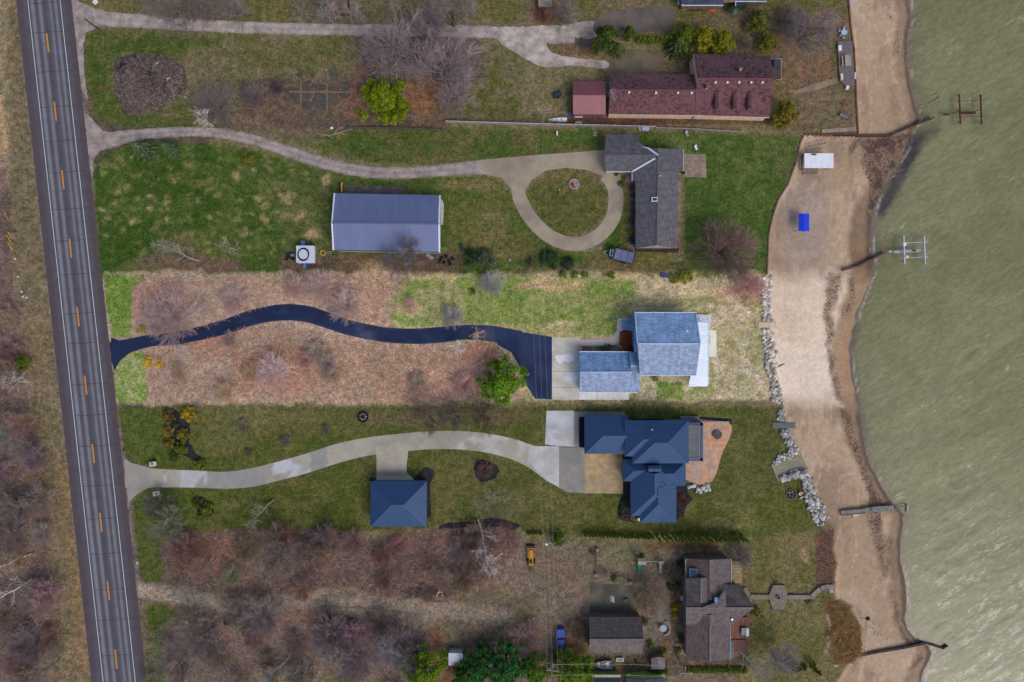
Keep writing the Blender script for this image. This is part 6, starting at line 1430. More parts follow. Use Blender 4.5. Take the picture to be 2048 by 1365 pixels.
T = thing('jetty', 'thin timber jetty from the crib dock to a short white plank in the water', 'dock', P(1800,1014,-1.4))
m = MB(); m.tube(P(1786,1017,-1.1), P(1814,1010,-1.3), .1); m.build('arm_beam', WOOD, T, (104,92,84)); MB().box(P(1815,1017,-1.4), (.3,1.8,.16), -.12).build('end_plank', WOOD, T, (166,168,166)); m = MB()
for x, y in ((1790,1016),(1812,1010)): m.tube(P(x,y,-3), P(x,y,-.9), .1)
m.build('piles', WOOD, T, (84,74,68))
def hoist(label, xs, y0, y1, rails, col, z, extra):
    T = thing('boat_hoist', label, 'boat hoist', P(sum(xs)/2, (y0+y1)/2, WATER_Z))
    for k, x in enumerate(xs):
        MB().box((P(x,y0,z)+P(x+2.5,y1,z))/2, (.24,(P(x,y0,z)-P(x,y1,z)).length,.26), .04).build('side_beam', METAL, T, col)
        for y in (y0+4, y1-4): MB().tube(P(x+1,y,-3.2), P(x+1,y,z+.1), .09, n=8).build('leg', METAL, T, tuple(v*.8 for v in col))
    for y in rails: MB().tube(P(xs[0]-6,y+1.5,z-.25), P(xs[1]+8,y-1.5,z-.25), .065, n=6).build('cross_rail', METAL, T, tuple(min(255, v*1.05) for v in col))
    return T
T = hoist('rust-red boat hoist frame standing in the lake off the upper beach', (1918.5,1961), 189, 249, (202,234), (112,58,50), -.2, 0)
m = MB(); m.tube(P(1905,228,-.3), P(1921,220,-.2), .1); m.tube(P(1921,220,-.2), P(1921,214,-.2), .1); m.tube(P(1940,228,-.3), P(1960,219,-.2), .1); m.box(P(1936,226,-.5),(3.4,.55,.12),.02); m.box(P(1893,229,-.7),(1.4,.4,.15),.1); m.build('gangway', METAL, T, (92,52,48))
T = hoist('white aluminium boat hoist standing in the lake off the sandy beach', (1807,1848), 473, 529, (485.5,515.5), (198,204,222), .3, 0)
m = MB(); m.box(P(1815,503,-.3),(6.2,.62,.12),.06); m.box(P(1786,504,-.6),(2.0,.55,.12),-.04); m.build('catwalk', METAL, T, (168,170,176))
MB().box(P(1809,489,.6), (.65,.65,.4)).build('winch_box', PAINT, T, (226,228,236)); MB().box(P(1814,514,.6), (.5,.5,.35)).build('winch_box', PAINT, T, (220,222,232))
m = MB()
for k in range(5): m.tube(P(1797+k*6,478,-.5), P(1797+k*6,497,-.6), .02, n=4)
m.tube(P(1797,479,-.5), P(1797,497,-.5), .025); m.build('cradle_rods', METAL, T, (150,148,150)); MB().box(P(1829,501.5,0), (.6,.35,.3)).build('winch_motor', METAL, T, (44,46,58))
T = thing('sunken_frame', 'pale bent pipe frame half sunk in the shallows beside the upper beach', 'frame', P(1862,200,WATER_Z))
for pts in (((1864,192),(1878,189),(1877,198),(1858,208)), ((1839,213),(1848,211)), ((1846,226),(1849,231))): MB().path([P(x,y,WATER_Z+.18) for x, y in pts], .09).build('pipe', METAL, T, (168,164,140))
# decks and boardwalks on the shore
T = thing('timber_deck', 'weathered grey timber deck along the seawall of the maroon house yard', 'deck', P(1690,120))
m = MB()
for k in range(36):
    y = 84+k*2.5; x0 = 1675.5+(y-84)*.055; x1 = 1705+(y-84)*.05
    if y > 162: x0 += (y-162)*1.0
    q0, q1 = P(x0,y,.3), P(x1,y,.3); m.box((q0+q1)/2, ((q1-q0).length,.255,.06), 0)
m.build('deck_boards', WOOD, T, (112,106,106)); m = MB(); m.path([P(1675,84,.25),P(1679,162,.25),P(1694,173,.25)], .1); m.build('edge_beam', WOOD, T, (104,72,58))
T = thing('yard_boardwalk', 'tan plank walk at the lower end of the maroon house yard', 'boardwalk', P(1680,261)); m = MB()
for k in range(24): m.box(P(1645+k*2.85,263-k*.22,.14), (.3,.85,.08), .03)
m.build('planks', WOOD, T, (150,136,120))
T = thing('six_sided_deck', 'six sided grey plank deck with a fire ring east of the brown house', 'deck', P(1557,1195))
hx = [(1537,1194),(1546,1171),(1568,1171),(1577,1195),(1567,1220),(1546,1220)]; cx, cy = 1557, 1195.5
for i in range(6):
    a, b = hx[i], hx[(i+1) % 6]; m = MB()
    for k in range(9):
        t0, t1 = (k+.06)/9, (k+.94)/9; pts = [P(cx+(p[0]-cx)*t, cy+(p[1]-cy)*t, .5) for p, t in ((a,t0),(b,t0),(b,t1),(a,t1))]; m.prism([(q.x,q.y) for q in pts], .42, .5)
    m.build('deck_sector', WOOD, T, (132+4*(i % 2), 120+4*(i % 2), 112))
MB().ring(P(1556,1194.5,.5), .48, .36, 0, .35, 18).build('fire_ring', METAL, T, (74,68,66)); m = MB()
for i in range(6): q = P(*hx[i], .3); m.bb(q.x-.08, q.y-.08, q.x+.08, q.y+.08, 0, .42)
m.build('deck_posts', WOOD, T, (96,86,80))
def boardwalk(label, pts, w, col, z=.45):
    T = thing('boardwalk', label, 'boardwalk', P(*pts[0])); m = MB()
    for a, b in zip(pts, pts[1:]):
        a, b = P(*a, z), P(*b, z); d = b-a; n = max(1, int(d.length/.3))
        for k in range(n): q = a+d*((k+.5)/n); m.box(q, (d.length/n*.86, w, .06), math.atan2(d.y, d.x))
    m.build('planks', WOOD, T, col)
    for s in (-1, 1):
        m = MB()
        for a, b in zip(pts, pts[1:]):
            a, b = P(*a, z-.1), P(*b, z-.1); d = b-a; nrm = Vector((-d.y, d.x, 0)).normalized()*s*w*.48; m.box((a+b)/2+nrm, (d.length,.09,.2), math.atan2(d.y, d.x))
        m.build('stringer', WOOD, T, tuple(v*.8 for v in col))
    return T
boardwalk('plank boardwalk from the brown house to the six sided deck', [(1488,1177),(1499,1194),(1537,1195)], 1.0, (140,126,112))
T = boardwalk('grey stepped boardwalk from the six sided deck down to the beach', [(1577,1195),(1622,1195),(1642,1177),(1652,1174),(1668,1174)], .95, (146,134,126))
m = MB(); pts = [P(1622,1199,1.4),P(1645,1182,1.4),P(1660,1181,1.3)]; m.path(pts, .05)
for q in pts: m.tube((q.x,q.y,.4), q, .05)
m.build('handrail', WOOD, T, (150,140,132))
for k in range(3): MB().box(P(1663,1180+k*4,.1-k*.2), (.9,.42,.25), .05).build('stone_step', STONE, T, (166,166,168))
T = thing('stone_stair', 'narrow grey stair dropping to the beach at the bottom edge', 'stairs', P(1671,1350))
for k in range(9): MB().box(P(1672-k*.2,1332+k*5,-.1-k*.12), (.85,.5,.25), .02).build('stair_tread', STONE, T, (158,154,148))
def steps(name, label, x0, y0, x1, y1, col, n, cat, zb):
    T = thing(name, label, cat, P((x0+x1)/2,(y0+y1)/2,zb)); 
    for k in range(n):
        xa = x0+(x1-x0)*k/n; xb = x0+(x1-x0)*(k+1)/n; z = .14+max(float(terrain_z(np.array([q]), np.array([(y0+y1)/2]))[0]) for q in (xa, (xa+xb)/2, xb)); a, b = P(xa,y0,z), P(xb,y1,z); MB().bb(a.x,a.y,b.x,b.y,z-.3,z).build('stair_tread', CONC, T, col)
    return T
T = steps('concrete_stair', 'pale concrete stair crossing the riprap below the pale grey house', 1517, 645, 1552, 656, (208,186,160), 7, 'stairs', -1.1)
T = steps('grey_stair', 'slate grey stair crossing the riprap below the navy roofed house', 1545, 846, 1590, 857, (104,108,116), 10, 'stairs', -1.1)
T = thing('concrete_ramp', 'sloping concrete slab ramp set into the riprap by the lower lawn', 'ramp', P(1578,938))
a = [P(1543,929,.06), P(1602,909,-1.0), P(1615,938,-1.0), P(1557,963,.06)]; m = MB(); m.poly(a[::-1] if (a[1]-a[0]).cross(a[2]-a[0]).z < 0 else a)
lo = [Vector((q.x,q.y,q.z-.6)) for q in a]
for i in range(4): m.poly([a[i], lo[i], lo[(i+1) % 4], a[(i+1) % 4]])
m.build('slab', CONC, T, (140,134,116))
for e0, e1 in ((0,1),(3,2)): 
    p, q = a[e0], a[e1]; d = q-p; MB().box((p+q)/2+Vector((0,0,.02)), (d.length,.22,.3), math.atan2(d.y,d.x), 0, -math.asin(d.z/d.length)).build('kerb', CONC, T, (126,116,104))
MB().box((a[0]+a[3])/2+Vector((0,0,.05)), (.3,3.9,.25), math.atan2((a[3]-a[0]).y,(a[3]-a[0]).x)+math.pi/2).build('kerb', CONC, T, (150,138,122))
# riprap
def boulder(seed, sub=2):
    rg = np.random.default_rng(seed); bm = bmesh.new(); bmesh.ops.create_icosphere(bm, subdivisions=sub, radius=.5)
    dirs = rg.normal(0, 1, (9, 3)); dirs /= np.linalg.norm(dirs, axis=1, keepdims=True); cut = rg.uniform(.28, .46, 9)
    for v in bm.verts:
        for d, c in zip(dirs, cut):
            t = v.co.x*d[0]+v.co.y*d[1]+v.co.z*d[2]
            if t > c: v.co -= Vector(d)*(t-c)
        v.co.z *= .75
    return bm
RP = []
for i in range(7):
    me = bpy.data.meshes.new('boulder'); bm = boulder(300+i); bm.to_mesh(me); bm.free(); me.materials.append(STONE); RP.append(me)
def rock(px, py, d, col, label, group=None, z=None, name='boulder', cat='boulder', sy=1):
    if z is None: z = float(terrain_z(np.array([px*1.0]), np.array([py*1.0]))[0])+d*.2
    o = bpy.data.objects.new(name, RT.choice(RP)); COL.objects.link(o); o.location = P(px, py, z); o.rotation_euler = (RT.uniform(-.4,.4), RT.uniform(-.4,.4), RT.uniform(0,6.3))
    o.scale = (d, d*RT.uniform(.7,1), d*.9); o.color = (*lin(col), 1); return tag(o, label, cat, group)
def riprap(n, ctr, width, dmin, dmax, cols, label, group):
    c = np.array(catmull(ctr, 10)); L = np.concatenate([[0], np.cumsum(np.hypot(*np.diff(c, axis=0).T))])
    for k in range(n):
        s = (k+.5)/n*L[-1]; i = min(len(L)-2, np.searchsorted(L, s)-1); i = max(i, 0); t = (s-L[i])/(L[i+1]-L[i]+1e-9); q = c[i]+(c[i+1]-c[i])*t; d = c[i+1]-c[i]; d = d/np.hypot(*d)
        w = (((k*.618) % 1)*2-1+RT.uniform(-.15, .15))*np.interp(s/L[-1], np.linspace(0, 1, len(width)), width); v = RT.uniform(.8, 1.1)
        X_, Y_ = q[0]-d[1]*w, q[1]+d[0]*w
        if abs(Y_-851.5) < 9 or abs(Y_-650.5) < 8: continue      # the two stairs keep clear
        b = RT.choice(cols); rock(q[0]-d[1]*w, q[1]+d[0]*w, RT.uniform(dmin, dmax), tuple(x*v for x in b), label, group)
riprap(150, [(1534,552),(1533,600),(1534,640),(1538,690),(1543,740),(1552,775),(1558,808)], [9,9,10,11,9,11], .6, 1.3, [(212,206,198),(196,190,184),(220,210,196),(174,168,162),(204,190,176)], 'pale riprap rock below the lawn of the pale grey house', 'riprap rocks below the lot')
riprap(62, [(1560,818),(1566,850),(1578,885),(1590,902),(1572,912),(1548,926)], [6,9,9,8,5], .75, 1.35, [(174,172,166),(190,187,180),(150,149,145)], 'grey riprap rock between the slate grey stair and the concrete ramp', 'riprap rocks above the ramp')
riprap(86, [(1562,962),(1590,948),(1610,952),(1620,985),(1632,1015),(1646,1048)], [5,6,10,14,15,14], .85, 1.55, [(176,174,168),(196,193,186),(150,149,145),(184,181,174)], 'grey riprap rock in the widening bank below the concrete ramp', 'riprap rocks below the ramp')
for x, y, d, l in ((1379,974,1.3,'leftmost'),(1388,973,1.2,'second'),(1397,979,1.2,'third'),(1406,976,1.3,'fourth'),(1415,973,1.4,'fifth'),(1401,984,1.1,'low middle'),(1411,982,1.2,'low right'),(1419,980,1.0,'far right'),(1393,984,.8,'low left')): rock(x, y, d, (196,194,190), 'large pale boulder at the foot of the stamped patio, %s in the row' % l, z=.3)
# ------------------------------------------------------------------ beach and yard things
def shade(name, label, cat, x0, y0, x1, y1, z, col, posts, rib=0, lift=.12):
    T = thing(name, label, cat, P((x0+x1)/2, (y0+y1)/2, -1.3)); F = [[(x0,y0,z),(x1,y0,z),(x1,y1,z-lift),(x0,y1,z-lift)]]
    if rib: F = [[(x0,y0,z-.18),((x0+x1)/2,y0,z+.1),((x0+x1)/2,y1,z+.1),(x0,y1,z-.18)],[((x0+x1)/2,y0,z+.1),(x1,y0,z-.25),(x1,y1,z-.25),((x0+x1)/2,y1,z+.1)]]
    roof(T, F, SEAM if rib else PAINT, col, ribs=rib, thick=.1, name='canopy')
    for x, y in ((x0+3,y0+3),(x1-3,y0+3),(x1-3,y1-3),(x0+3,y1-3)): a = P(x,y,z); MB().tube((a.x,a.y,-1.5), (a.x,a.y,z-.2), .07, n=6).build('post', WOOD, T, posts)
    return T
T = shade('beach_pavilion', 'white flat roofed pavilion on the upper sand beach', 'pavilion', 1609, 307, 1667, 336.5, 1.6, (226,226,232), (120,110,102))
MB().box(P(1628,309.5,1.72), (1.1,.28,.08)).build('roof_hatch', METAL, T, (52,74,92)); m = MB()
for k in range(5): m.box(P(1621,340+k*2.4,-1.0), (3.4,.22,.06))
m.build('bench_boards', WOOD, T, (140,126,112)); m = MB(); m.path([P(1606,349,-.4),P(1635,349,-.4),P(1644,338,-.4)], .06); m.build('side_rail', WOOD, T, (150,140,128)); MB().box(P(1604,325,-.5),(.25,3.6,.5)).build('side_board', WOOD, T, (120,108,98))
shade('beach_canopy', 'bright blue ribbed canopy standing on the sand', 'canopy', 1597.5, 427.5, 1618.5, 462.5, 1.5, (18,62,214), (150,150,156), .44)
def pathobj(name, label, cat, pts, r, col, mat=WOOD):
    o = MB().path([P(*p) for p in pts], r).build(name, mat, None, col); return tag(o, label, cat)
def ladderobj(name, label, cat, a, b, w, col, n, z=.1):
    a, b = P(*a, z), P(*b, z); T = thing(name, label, cat, (a+b)/2); d = (b-a); s = Vector((-d.y, d.x, 0)).normalized()*w/2
    for q in (-1, 1): MB().tube(a+s*q, b+s*q, .06).build('rail', METAL, T, col)
    for k in range(n): q = a+d*(k+.5)/n; MB().tube(q-s, q+s, .045).build('rung', METAL, T, col)
ladderobj('dock_section', 'pale ladder-like dock section lying above the white pavilion', 'dock section', (1610,292), (1654,284), .9, (172,176,178), 7, -1.0)
pathobj('spare_pole', 'long tan pole lying just above the white pavilion', 'pole', [(1603,300,-1),(1646,297.5,-1)], .1, (150,132,116))
T = thing('tarp_bundle', 'small white and purple bundle at the corner of the dark return wall', 'bundle', P(1619,272,-1.1)); m = MB(); m.loft([[P(x+dx, y+dy, z) for dx, dy in ((-3,-2),(3,-3),(4,2),(-2,3))] for x, y, z in ((1619,272,-1.2),(1620,271,-.8),(1619,272,-.6))]); m.build('cloth', PAINT, T, (196,188,206))
def lathed(name, label, cat, px, py, z, prof, col, mat=PLASTIC, n=16):
    c = P(px, py, z); return tag(MB().lathe((0,0,0), prof, n).build(name, mat, None, col, loc=c, local=True, smooth=False), label, cat)
lathed('float_tube', 'turquoise float ring by the edge of the sand', 'float', 1560.5, 397, -1.2, [(.12,0),(.42,.02),(.48,.14),(.4,.26),(.14,.25),(.12,.05)], (38,156,172))
T = thing('beach_chair', 'turquoise beach chair against the lawn wall left of the pavilion', 'chair', P(1578,352,-1.2)); MB().box(P(1578,353,-.8), (.6,.6,.06), .3).build('seat', PLASTIC, T, (70,150,160)); MB().box(P(1576,350,-.5), (.6,.1,.7), .3, -.3).build('backrest', PLASTIC, T, (62,140,152)); MB().bb(P(1575,355).x,P(0,356).y,P(1581,0).x,P(0,350).y,-1.25,-.85).build('frame', METAL, T, (190,194,196))
for i, (x, y) in enumerate(((1572,360),(1568,368),(1548,415))): ladderobj('folded_chair', 'white folded beach chair leaning by the lawn wall, %s one' % ('upper', 'middle', 'lowest')[i], 'chair', (x-3,y+5), (x+3,y-5), .5, (186,186,184), 4, -.9)
# fire pits and round things
def firepit(name, label, px, py, ro, ri, z, col, inner, stones):
    T = thing(name, label, 'fire pit', P(px,py,z)); MB().ring(P(px,py,z), ro, ri, 0, .3, 22).build('ring_wall', STONE, T, col); MB().lathe(P(px,py,z), [(ri,.02),(ri*.8,.1),(.05,.12)], 18).build('ash_bed', ROUGH, T, inner)
    for k in range(stones):
        a = k*6.28/stones; c = P(px,py,z)+Vector((math.cos(a)*ri*.55, math.sin(a)*ri*.55, .18)); MB().lathe(c, [(.1,-.1),(.22,0),(.16,.15),(.03,.2)], 7).build('stone', STONE, T, RT.choice([(186,184,180),(170,110,80),(120,116,112),(196,150,120)]))
    return T
firepit('stone_fire_pit', 'round black fire pit with scattered stones on the lower front lawn', 726, 833.5, 1.3, 1.15, 0, (48,48,54), (34,34,42), 7)
firepit('stone_fire_pit', 'grey ringed fire pit on the lawn above the lower riprap', 1582, 988.5, 1.2, .95, 0, (84,86,90), (40,42,50), 5)
T = firepit('round_well', 'round stone planter in the oval lawn of the loop drive', 1148, 369, 1.15, .95, 0, (168,158,150), (150,136,126), 0); MB().prism([P(x,y) for x, y in ((1143,365),(1148,368),(1150,376),(1143,374),(1141,369))], .12, .3).build('red_leaves', ROUGH, T, (134,70,64))
lathed('fire_table', 'round dark fire table on the stamped patio', 'fire table', 1434, 869.5, .03, [(.9,0),(.98,.3),(1.02,.45),(.9,.5),(.5,.46),(.1,.44)], (92,82,78), STONE, 24)
lathed('lawn_light', 'tiny yellow lawn light in the oval lawn', 'light', 1118.5, 380, 0, [(.16,0),(.2,.15),(.1,.3)], (214,184,70))
def rows(label, px, py, z=0, sc=1, rz=0, red=True):
    T = thing('deck_chair', label, 'chair', P(px,py,z), rz)
    for k in range(5): MB().box((-.32+k*.16, 0, .38), (.14,.62,.05)).build('seat_slat', PLASTIC, T, ((196,52,56),(232,230,226))[k % 2] if red else (150,196,200), local=True)
    for k in range(5): MB().box((-.32+k*.16, .42, .72), (.14,.06,.8), 0, -.35).build('back_slat', PLASTIC, T, ((196,52,56),(232,230,226))[k % 2] if red else (156,202,204), local=True)
    for x in (-.42, .42): MB().box((x, .05, .55), (.12,.8,.05)).build('armrest', PLASTIC, T, (70,74,96) if red else (150,196,200), local=True)
    for x in (-.4, .4):
        for y in (-.3, .4): MB().box((x, y, .26), (.08,.08,.54)).build('leg', PLASTIC, T, (120,120,130), local=True)
    return T
rows('chair with red and white stripes beside the lower fire pit', 1599, 988, rz=-.6); 
T = thing('folded_stool', 'small grey stool beside the striped chair', 'stool', P(1603,996)); MB().box(P(1603,996,.4), (.8,.35,.06), .6).build('seat', PLASTIC, T, (150,156,166)); MB().tube(P(1601,995), P(1604,998,.4), .05).tube(P(1604,995), P(1602,997,.4), .05).build('legs', METAL, T, (60,64,72))
for k, y in enumerate((1283,1291.5,1300,1308)): rows('pale teal slatted chair in a row on the lower deck, %s from the top' % ('first','second','third','fourth')[k], 1458, y, .37 if k < 3 else .1, rz=-1.57, red=False)
def table(label, px, py, w, d, rz, col, z=0, round_=False, cat='table'):
    T = thing('garden_table', label, cat, P(px,py,z), rz); h = .74
    if round_: MB().lathe((0,0,h-.05), [(w/2,0),(w/2,.05)], 16).build('table_top', PLASTIC, T, col, local=True)
    else:
        m = MB(); n = 5
        for k in range(n): m.box((0, -d/2+d*(k+.5)/n, h), (w, d/n*.9, .05))
        m.build('table_top', WOOD, T, col, local=True)
    for x in (-1, 1):
        for y in (-1, 1): MB().box((x*w*.33, y*d*.33, h/2-.03), (.07,.07,h-.06)).build('leg', METAL, T, tuple(v*.7 for v in col), local=True)
    return T
T = table('round glass patio table beside the seawall deck', 1685, 68, 1.3, 1.3, 0, (168,186,206), .02, True)
for k, (dx, dy) in enumerate(((-7,-4),(-6,5),(1,-8),(7,-3),(8,5),(0,9))):
    c = P(1685+dx,68+dy); T = thing('patio_chair', 'grey patio chair round the glass table, %s' % ('upper left','lower left','top','upper right','lower right','bottom')[k], 'chair', c, math.atan2(dy,-dx)+math.pi/2)
    MB().box((0,0,.42), (.5,.5,.05)).build('seat', PLASTIC, T, (164,166,178), local=True); MB().box((0,.27,.7), (.5,.06,.55)).build('backrest', PLASTIC, T, (170,172,184), local=True)
    for x in (-.2,.2):
        for y in (-.2,.2): MB().box((x,y,.2), (.04,.04,.4)).build('leg', METAL, T, (130,132,142), local=True)
T = table('tan picnic table with benches on the seawall deck', 1691, 124, 2.5, .95, 1.62, (172,158,140), .33)
for s in (-.85, .85): MB().box((0, s, .45), (2.4,.3,.06)).build('bench', WOOD, T, (164,150,132), local=True)
def crate(name, label, cat, px, py, w, d, h, rz, col, z=0, mat=PLASTIC, lid=True):
    T = thing(name, label, cat, P(px,py,z), rz); MB().box((0,0,h/2), (w,d,h)).build('body', mat, T, col, local=True)
    if lid: MB().box((0,0,h+.03), (w*1.05,d*1.05,.06)).build('lid', mat, T, tuple(min(255,v*1.06) for v in col), local=True)
    return T
crate('deck_box', 'white storage box on the seawall deck edge', 'box', 1678, 98, .65, 1.1, .5, .05, (214,214,216), .3); crate('deck_box', 'cream cushion box at the lower left of the seawall deck', 'box', 1682, 155, .5, 1.3, .4, .1, (206,192,176), .3); crate('deck_box', 'white box just below the seawall deck', 'box', 1693, 177, .6, .8, .5, -.3, (210,208,206)); crate('concrete_block', 'pale concrete block at the top end of the steel seawall', 'block', 1701, 4, 1.3, 1.6, .4, .05, (176,170,164), -.2, CONC, False); crate('deck_box', 'small pale box beside the seawall stair', 'box', 1709, 153, .3, 1.4, .3, 0, (196,190,196), 0)
T = thing('garden_bench', 'grey slatted bench in the lower corner of the maroon house yard', 'bench', P(1687,234), -.45)
for k in range(4): MB().box((0,-.25+k*.17,.45), (2.3,.14,.05)).build('seat_slat', WOOD, T, (126,128,134), local=True)
for k in range(2): MB().box((0,.42,.7+k*.18), (2.3,.05,.14)).build('back_slat', WOOD, T, (110,112,118), local=True)
for x in (-1.05,1.05): MB().box((x,.05,.3), (.1,.75,.6)).build('leg', WOOD, T, (92,92,96), local=True)
crate('wooden_step', 'reddish wooden step below the seawall deck', 'step', 1687, 207, 1.0, 1.1, .12, .3, (112,74,64), 0, WOOD, False)
# maroon house side yard and long fences
def fence(name, label, pts, h, col, sp=2.4):
    p = [P(*q) for q in pts]; T = thing(name, label, 'fence', p[0]); m = MB()
    for a, b in zip(p, p[1:]):
        d = b-a; n = max(1, int(d.length/.32))
        for k in range(n): q = a+d*(k+.5)/n; m.box((q.x,q.y,h/2), (d.length/n*.9,.05,h*RT.uniform(.95,1.02)), math.atan2(d.y,d.x))
    m.build('boards', WOOD, T, col); m = MB()
    for a, b in zip(p, p[1:]):
        d = b-a; m.box((a.x/2+b.x/2,a.y/2+b.y/2,h+.02), (d.length,.16,.06), math.atan2(d.y,d.x))
    m.build('top_rail', WOOD, T, tuple(min(255,v*1.15) for v in col))
    for a, b in zip(p, p[1:]):
        d = b-a; n = max(1, int(d.length/sp))
        for k in range(n): q = a+d*k/n; MB().box((q.x,q.y,h/2+.05), (.13,.13,h+.1), math.atan2(d.y,d.x)).build('post', WOOD, T, tuple(v*.9 for v in col))
fence('board_fence', 'long weathered board fence between the maroon house yard and the ranch house lawn', [(892,246),(960,248),(1030,250),(1110,252),(1200,254),(1310,257)], 1.3, (150,148,148))
fence('board_fence', 'second lower length of grey fence right of the grey covered cart', [(1310,258),(1380,260),(1440,264),(1485,266)], .9, (134,126,122))
fence('wire_fence_rail', 'thin dark fence line left of the long board fence', [(690,258),(760,257),(830,259),(892,262)], .7, (84,78,74), 5)
T = thing('rail_fence', 'brown rail fence with square end posts north of the dark court', 'fence', P(1192,1100)); q = [(1194,1100),(1192,1150),(1210,1146),(1232,1149),(1250,1157),(1261,1166)]
for i in (0, 1, 5): MB().box(P(*q[i],.5), (.6,.6,1.0)).build('end_post', STONE, T, (150,144,138))
for z in (.35, .75): MB().path([P(*p, z) for p in q], .07, 5).build('rail', WOOD, T, (104,84,72))
for p in q[2:5]: MB().tube(P(*p), P(*p,.9), .08).build('post', WOOD, T, (96,78,68))
def hull(T, L, Wd, h, col, inner, n=10, stern=.8, rim=None):
    secs = []
    for k in range(n+1):
        t = k/n; w = Wd/2*(min(1, (1-(1-t)**2.2)*1.05))*(1 if t < .75 else 1-(t-.75)*4*(1-stern)); w = max(w, .02); x = L/2-t*L; y0 = h*(.1 if t > .15 else .1+.5*(1-t/.15))
        secs.append([Vector((x,-w,h)),Vector((x,-w*.8,h*.45)),Vector((x,0,y0)),Vector((x,w*.8,h*.45)),Vector((x,w,h)),Vector((x,w*.88,h)),Vector((x,w*.65,h*.5)),Vector((x,0,y0+.08)),Vector((x,-w*.65,h*.5)),Vector((x,-w*.88,h))])
    m = MB(); m.loft(secs); m.build('hull', PAINT, T, col, local=True)
    m = MB()
    for s in (0, 4): m.path([q[s]+Vector((0,0,.03)) for q in secs], .045, 5)
    m.build('gunwale', METAL, T, rim or col, local=True)
    return secs
T = thing('rowboat', 'white rowboat lying behind the long fence near the utility pole', 'boat', P(1115,241), math.pi); hull(T, 4.2, 1.0, .5, (206,208,210), 0)
for x in (-.9,.2,1.1): MB().box((x,0,.36), (.3,.75,.05)).build('thwart', WOOD, T, (170,160,150), local=True)
T = thing('fishing_boat', 'open aluminium fishing boat with red and white seats below the brown garage', 'boat', P(1203,1327), math.pi); hull(T, 4.6, 1.75, .75, (150,160,166), 0, stern=.95, rim=(196,204,208))
for x, c in ((-1.3,(206,200,196)),(-.2,(168,84,74)),(.7,(196,190,186))): MB().box((x,0,.5), (.5,1.2,.25)).build('seat', PLASTIC, T, c, local=True)
MB().box((-2.45,0,.8), (.4,.45,.7)).build('outboard_motor', METAL, T, (44,46,52), local=True); MB().box((.3,.2,.7), (1.6,.14,.06), .4).build('oar', WOOD, T, (196,178,150), local=True); MB().box((-.9,-.3,.7), (.35,.35,.4)).build('console', PLASTIC, T, (214,210,208), local=True)
table('small white table against the maroon metal shed', 1157, 235, 1.7, .6, 0, (206,206,206)); crate('blue_tarp_pile', 'blue tarp heap at the lower left corner of the maroon metal shed', 'tarp', 1141, 229, .9, .8, .5, .5, (52,72,128)); crate('blue_bin', 'dark blue bin below the maroon metal shed', 'bin', 1176, 232, 1.1, .5, .7, .1, (38,44,88)); 
T = thing('green_trailer', 'small dark green covered cart on the dry lawn left of the maroon metal shed', 'cart', P(1114,191), .4); MB().box((0,0,.55), (1.8,1.2,.5)).build('cover', PLASTIC, T, (26,52,58), local=True); MB().box((0,0,.84), (1.4,.8,.1)).build('cover_top', PLASTIC, T, (30,58,64), local=True)
for y in (-.65,.65): MB().tube((0,y-.08,.28),(0,y+.08,.28),.28,n=12).build('wheel', RUBBER, T, (24,24,26), local=True)
MB().tube((.9,0,.4),(1.6,0,.3),.05).build('drawbar', METAL, T, (40,50,54), local=True)
T = thing('satellite_dish', 'large pale dish leaning between the maroon shed and the maroon house', 'dish', P(1216,182)); MB().add([P(1216+4*math.cos(a)*r, 182+15*math.sin(a)*r, 1.4+.5*r*r) for r in (.05,1) for a in [k*6.283/18 for k in range(18)]], [[k,(k+1)%18,18+(k+1)%18,18+k] for k in range(18)]+[list(range(18))]).build('reflector', METAL, T, (132,142,158)); MB().tube(P(1216,182), P(1216,182,1.4), .08).build('mast', METAL, T, (110,114,120))
crate('covered_cart', 'grey covered cart standing at the joint of the two fences', 'cart', 1290, 259, 1.5, 1.0, .9, -.05, (158,164,176)); crate('concrete_slab_block', 'pale block left of the grey covered cart', 'block', 1280, 258, .7, .9, .5, .2, (176,172,170), 0, CONC, False)
crate('stone_pile', 'pale stone heap behind the fence right of the rowboat', 'stones', 1157, 247, 1.5, .6, .4, 0, (164,150,144), 0, STONE, False)
def lounge(label, px, py, rz, col, seatc):
    T = thing('lawn_chair', label, 'chair', P(px,py), rz); MB().box((0,.1,.4), (.55,.8,.06)).build('seat', PLASTIC, T, seatc, local=True); MB().box((0,.62,.62), (.55,.06,.7), 0, -.5).build('backrest', PLASTIC, T, col, local=True)
    for x in (-.3,.3): MB().box((x,.15,.42), (.06,1.0,.06)).build('frame_rail', METAL, T, (70,74,82), local=True); MB().tube((x,-.2,0),(x,-.2,.4),.03).tube((x,.5,0),(x,.5,.4),.03).build('leg', METAL, T, (70,74,82), local=True)
lounge('grey lawn chair on the green strip below the fence', 1374, 271, .5, (168,176,186), (140,150,160)); lounge('white lawn chair near the paver patio of the ranch house', 1392, 299, .45, (214,220,226), (206,212,220))
T = thing('barbecue_grill', 'black barbecue grill at the edge of the paver patio', 'grill', P(1366,346)); MB().lathe(P(1366,346,.5), [(.3,0),(.42,.2),(.42,.35),(.3,.5),(.05,.56)], 12).build('lid', METAL, T, (28,38,48))
for k in range(3): MB().tube(P(1366,346,.6), P(1366,346)+Vector((.4*math.cos(k*2.1),.4*math.sin(k*2.1),0)), .03).build('leg', METAL, T, (60,62,66))
crate('downspout_block', 'short white post on the grass strip below the fence pole', 'post', 1114, 268, .3, .9, .5, 0, (206,204,200)); ladderobj('plant_stand', 'small white wire stand on the grass strip left of the ranch garage', 'stand', (1189,273), (1191,264), .5, (206,206,200), 3)
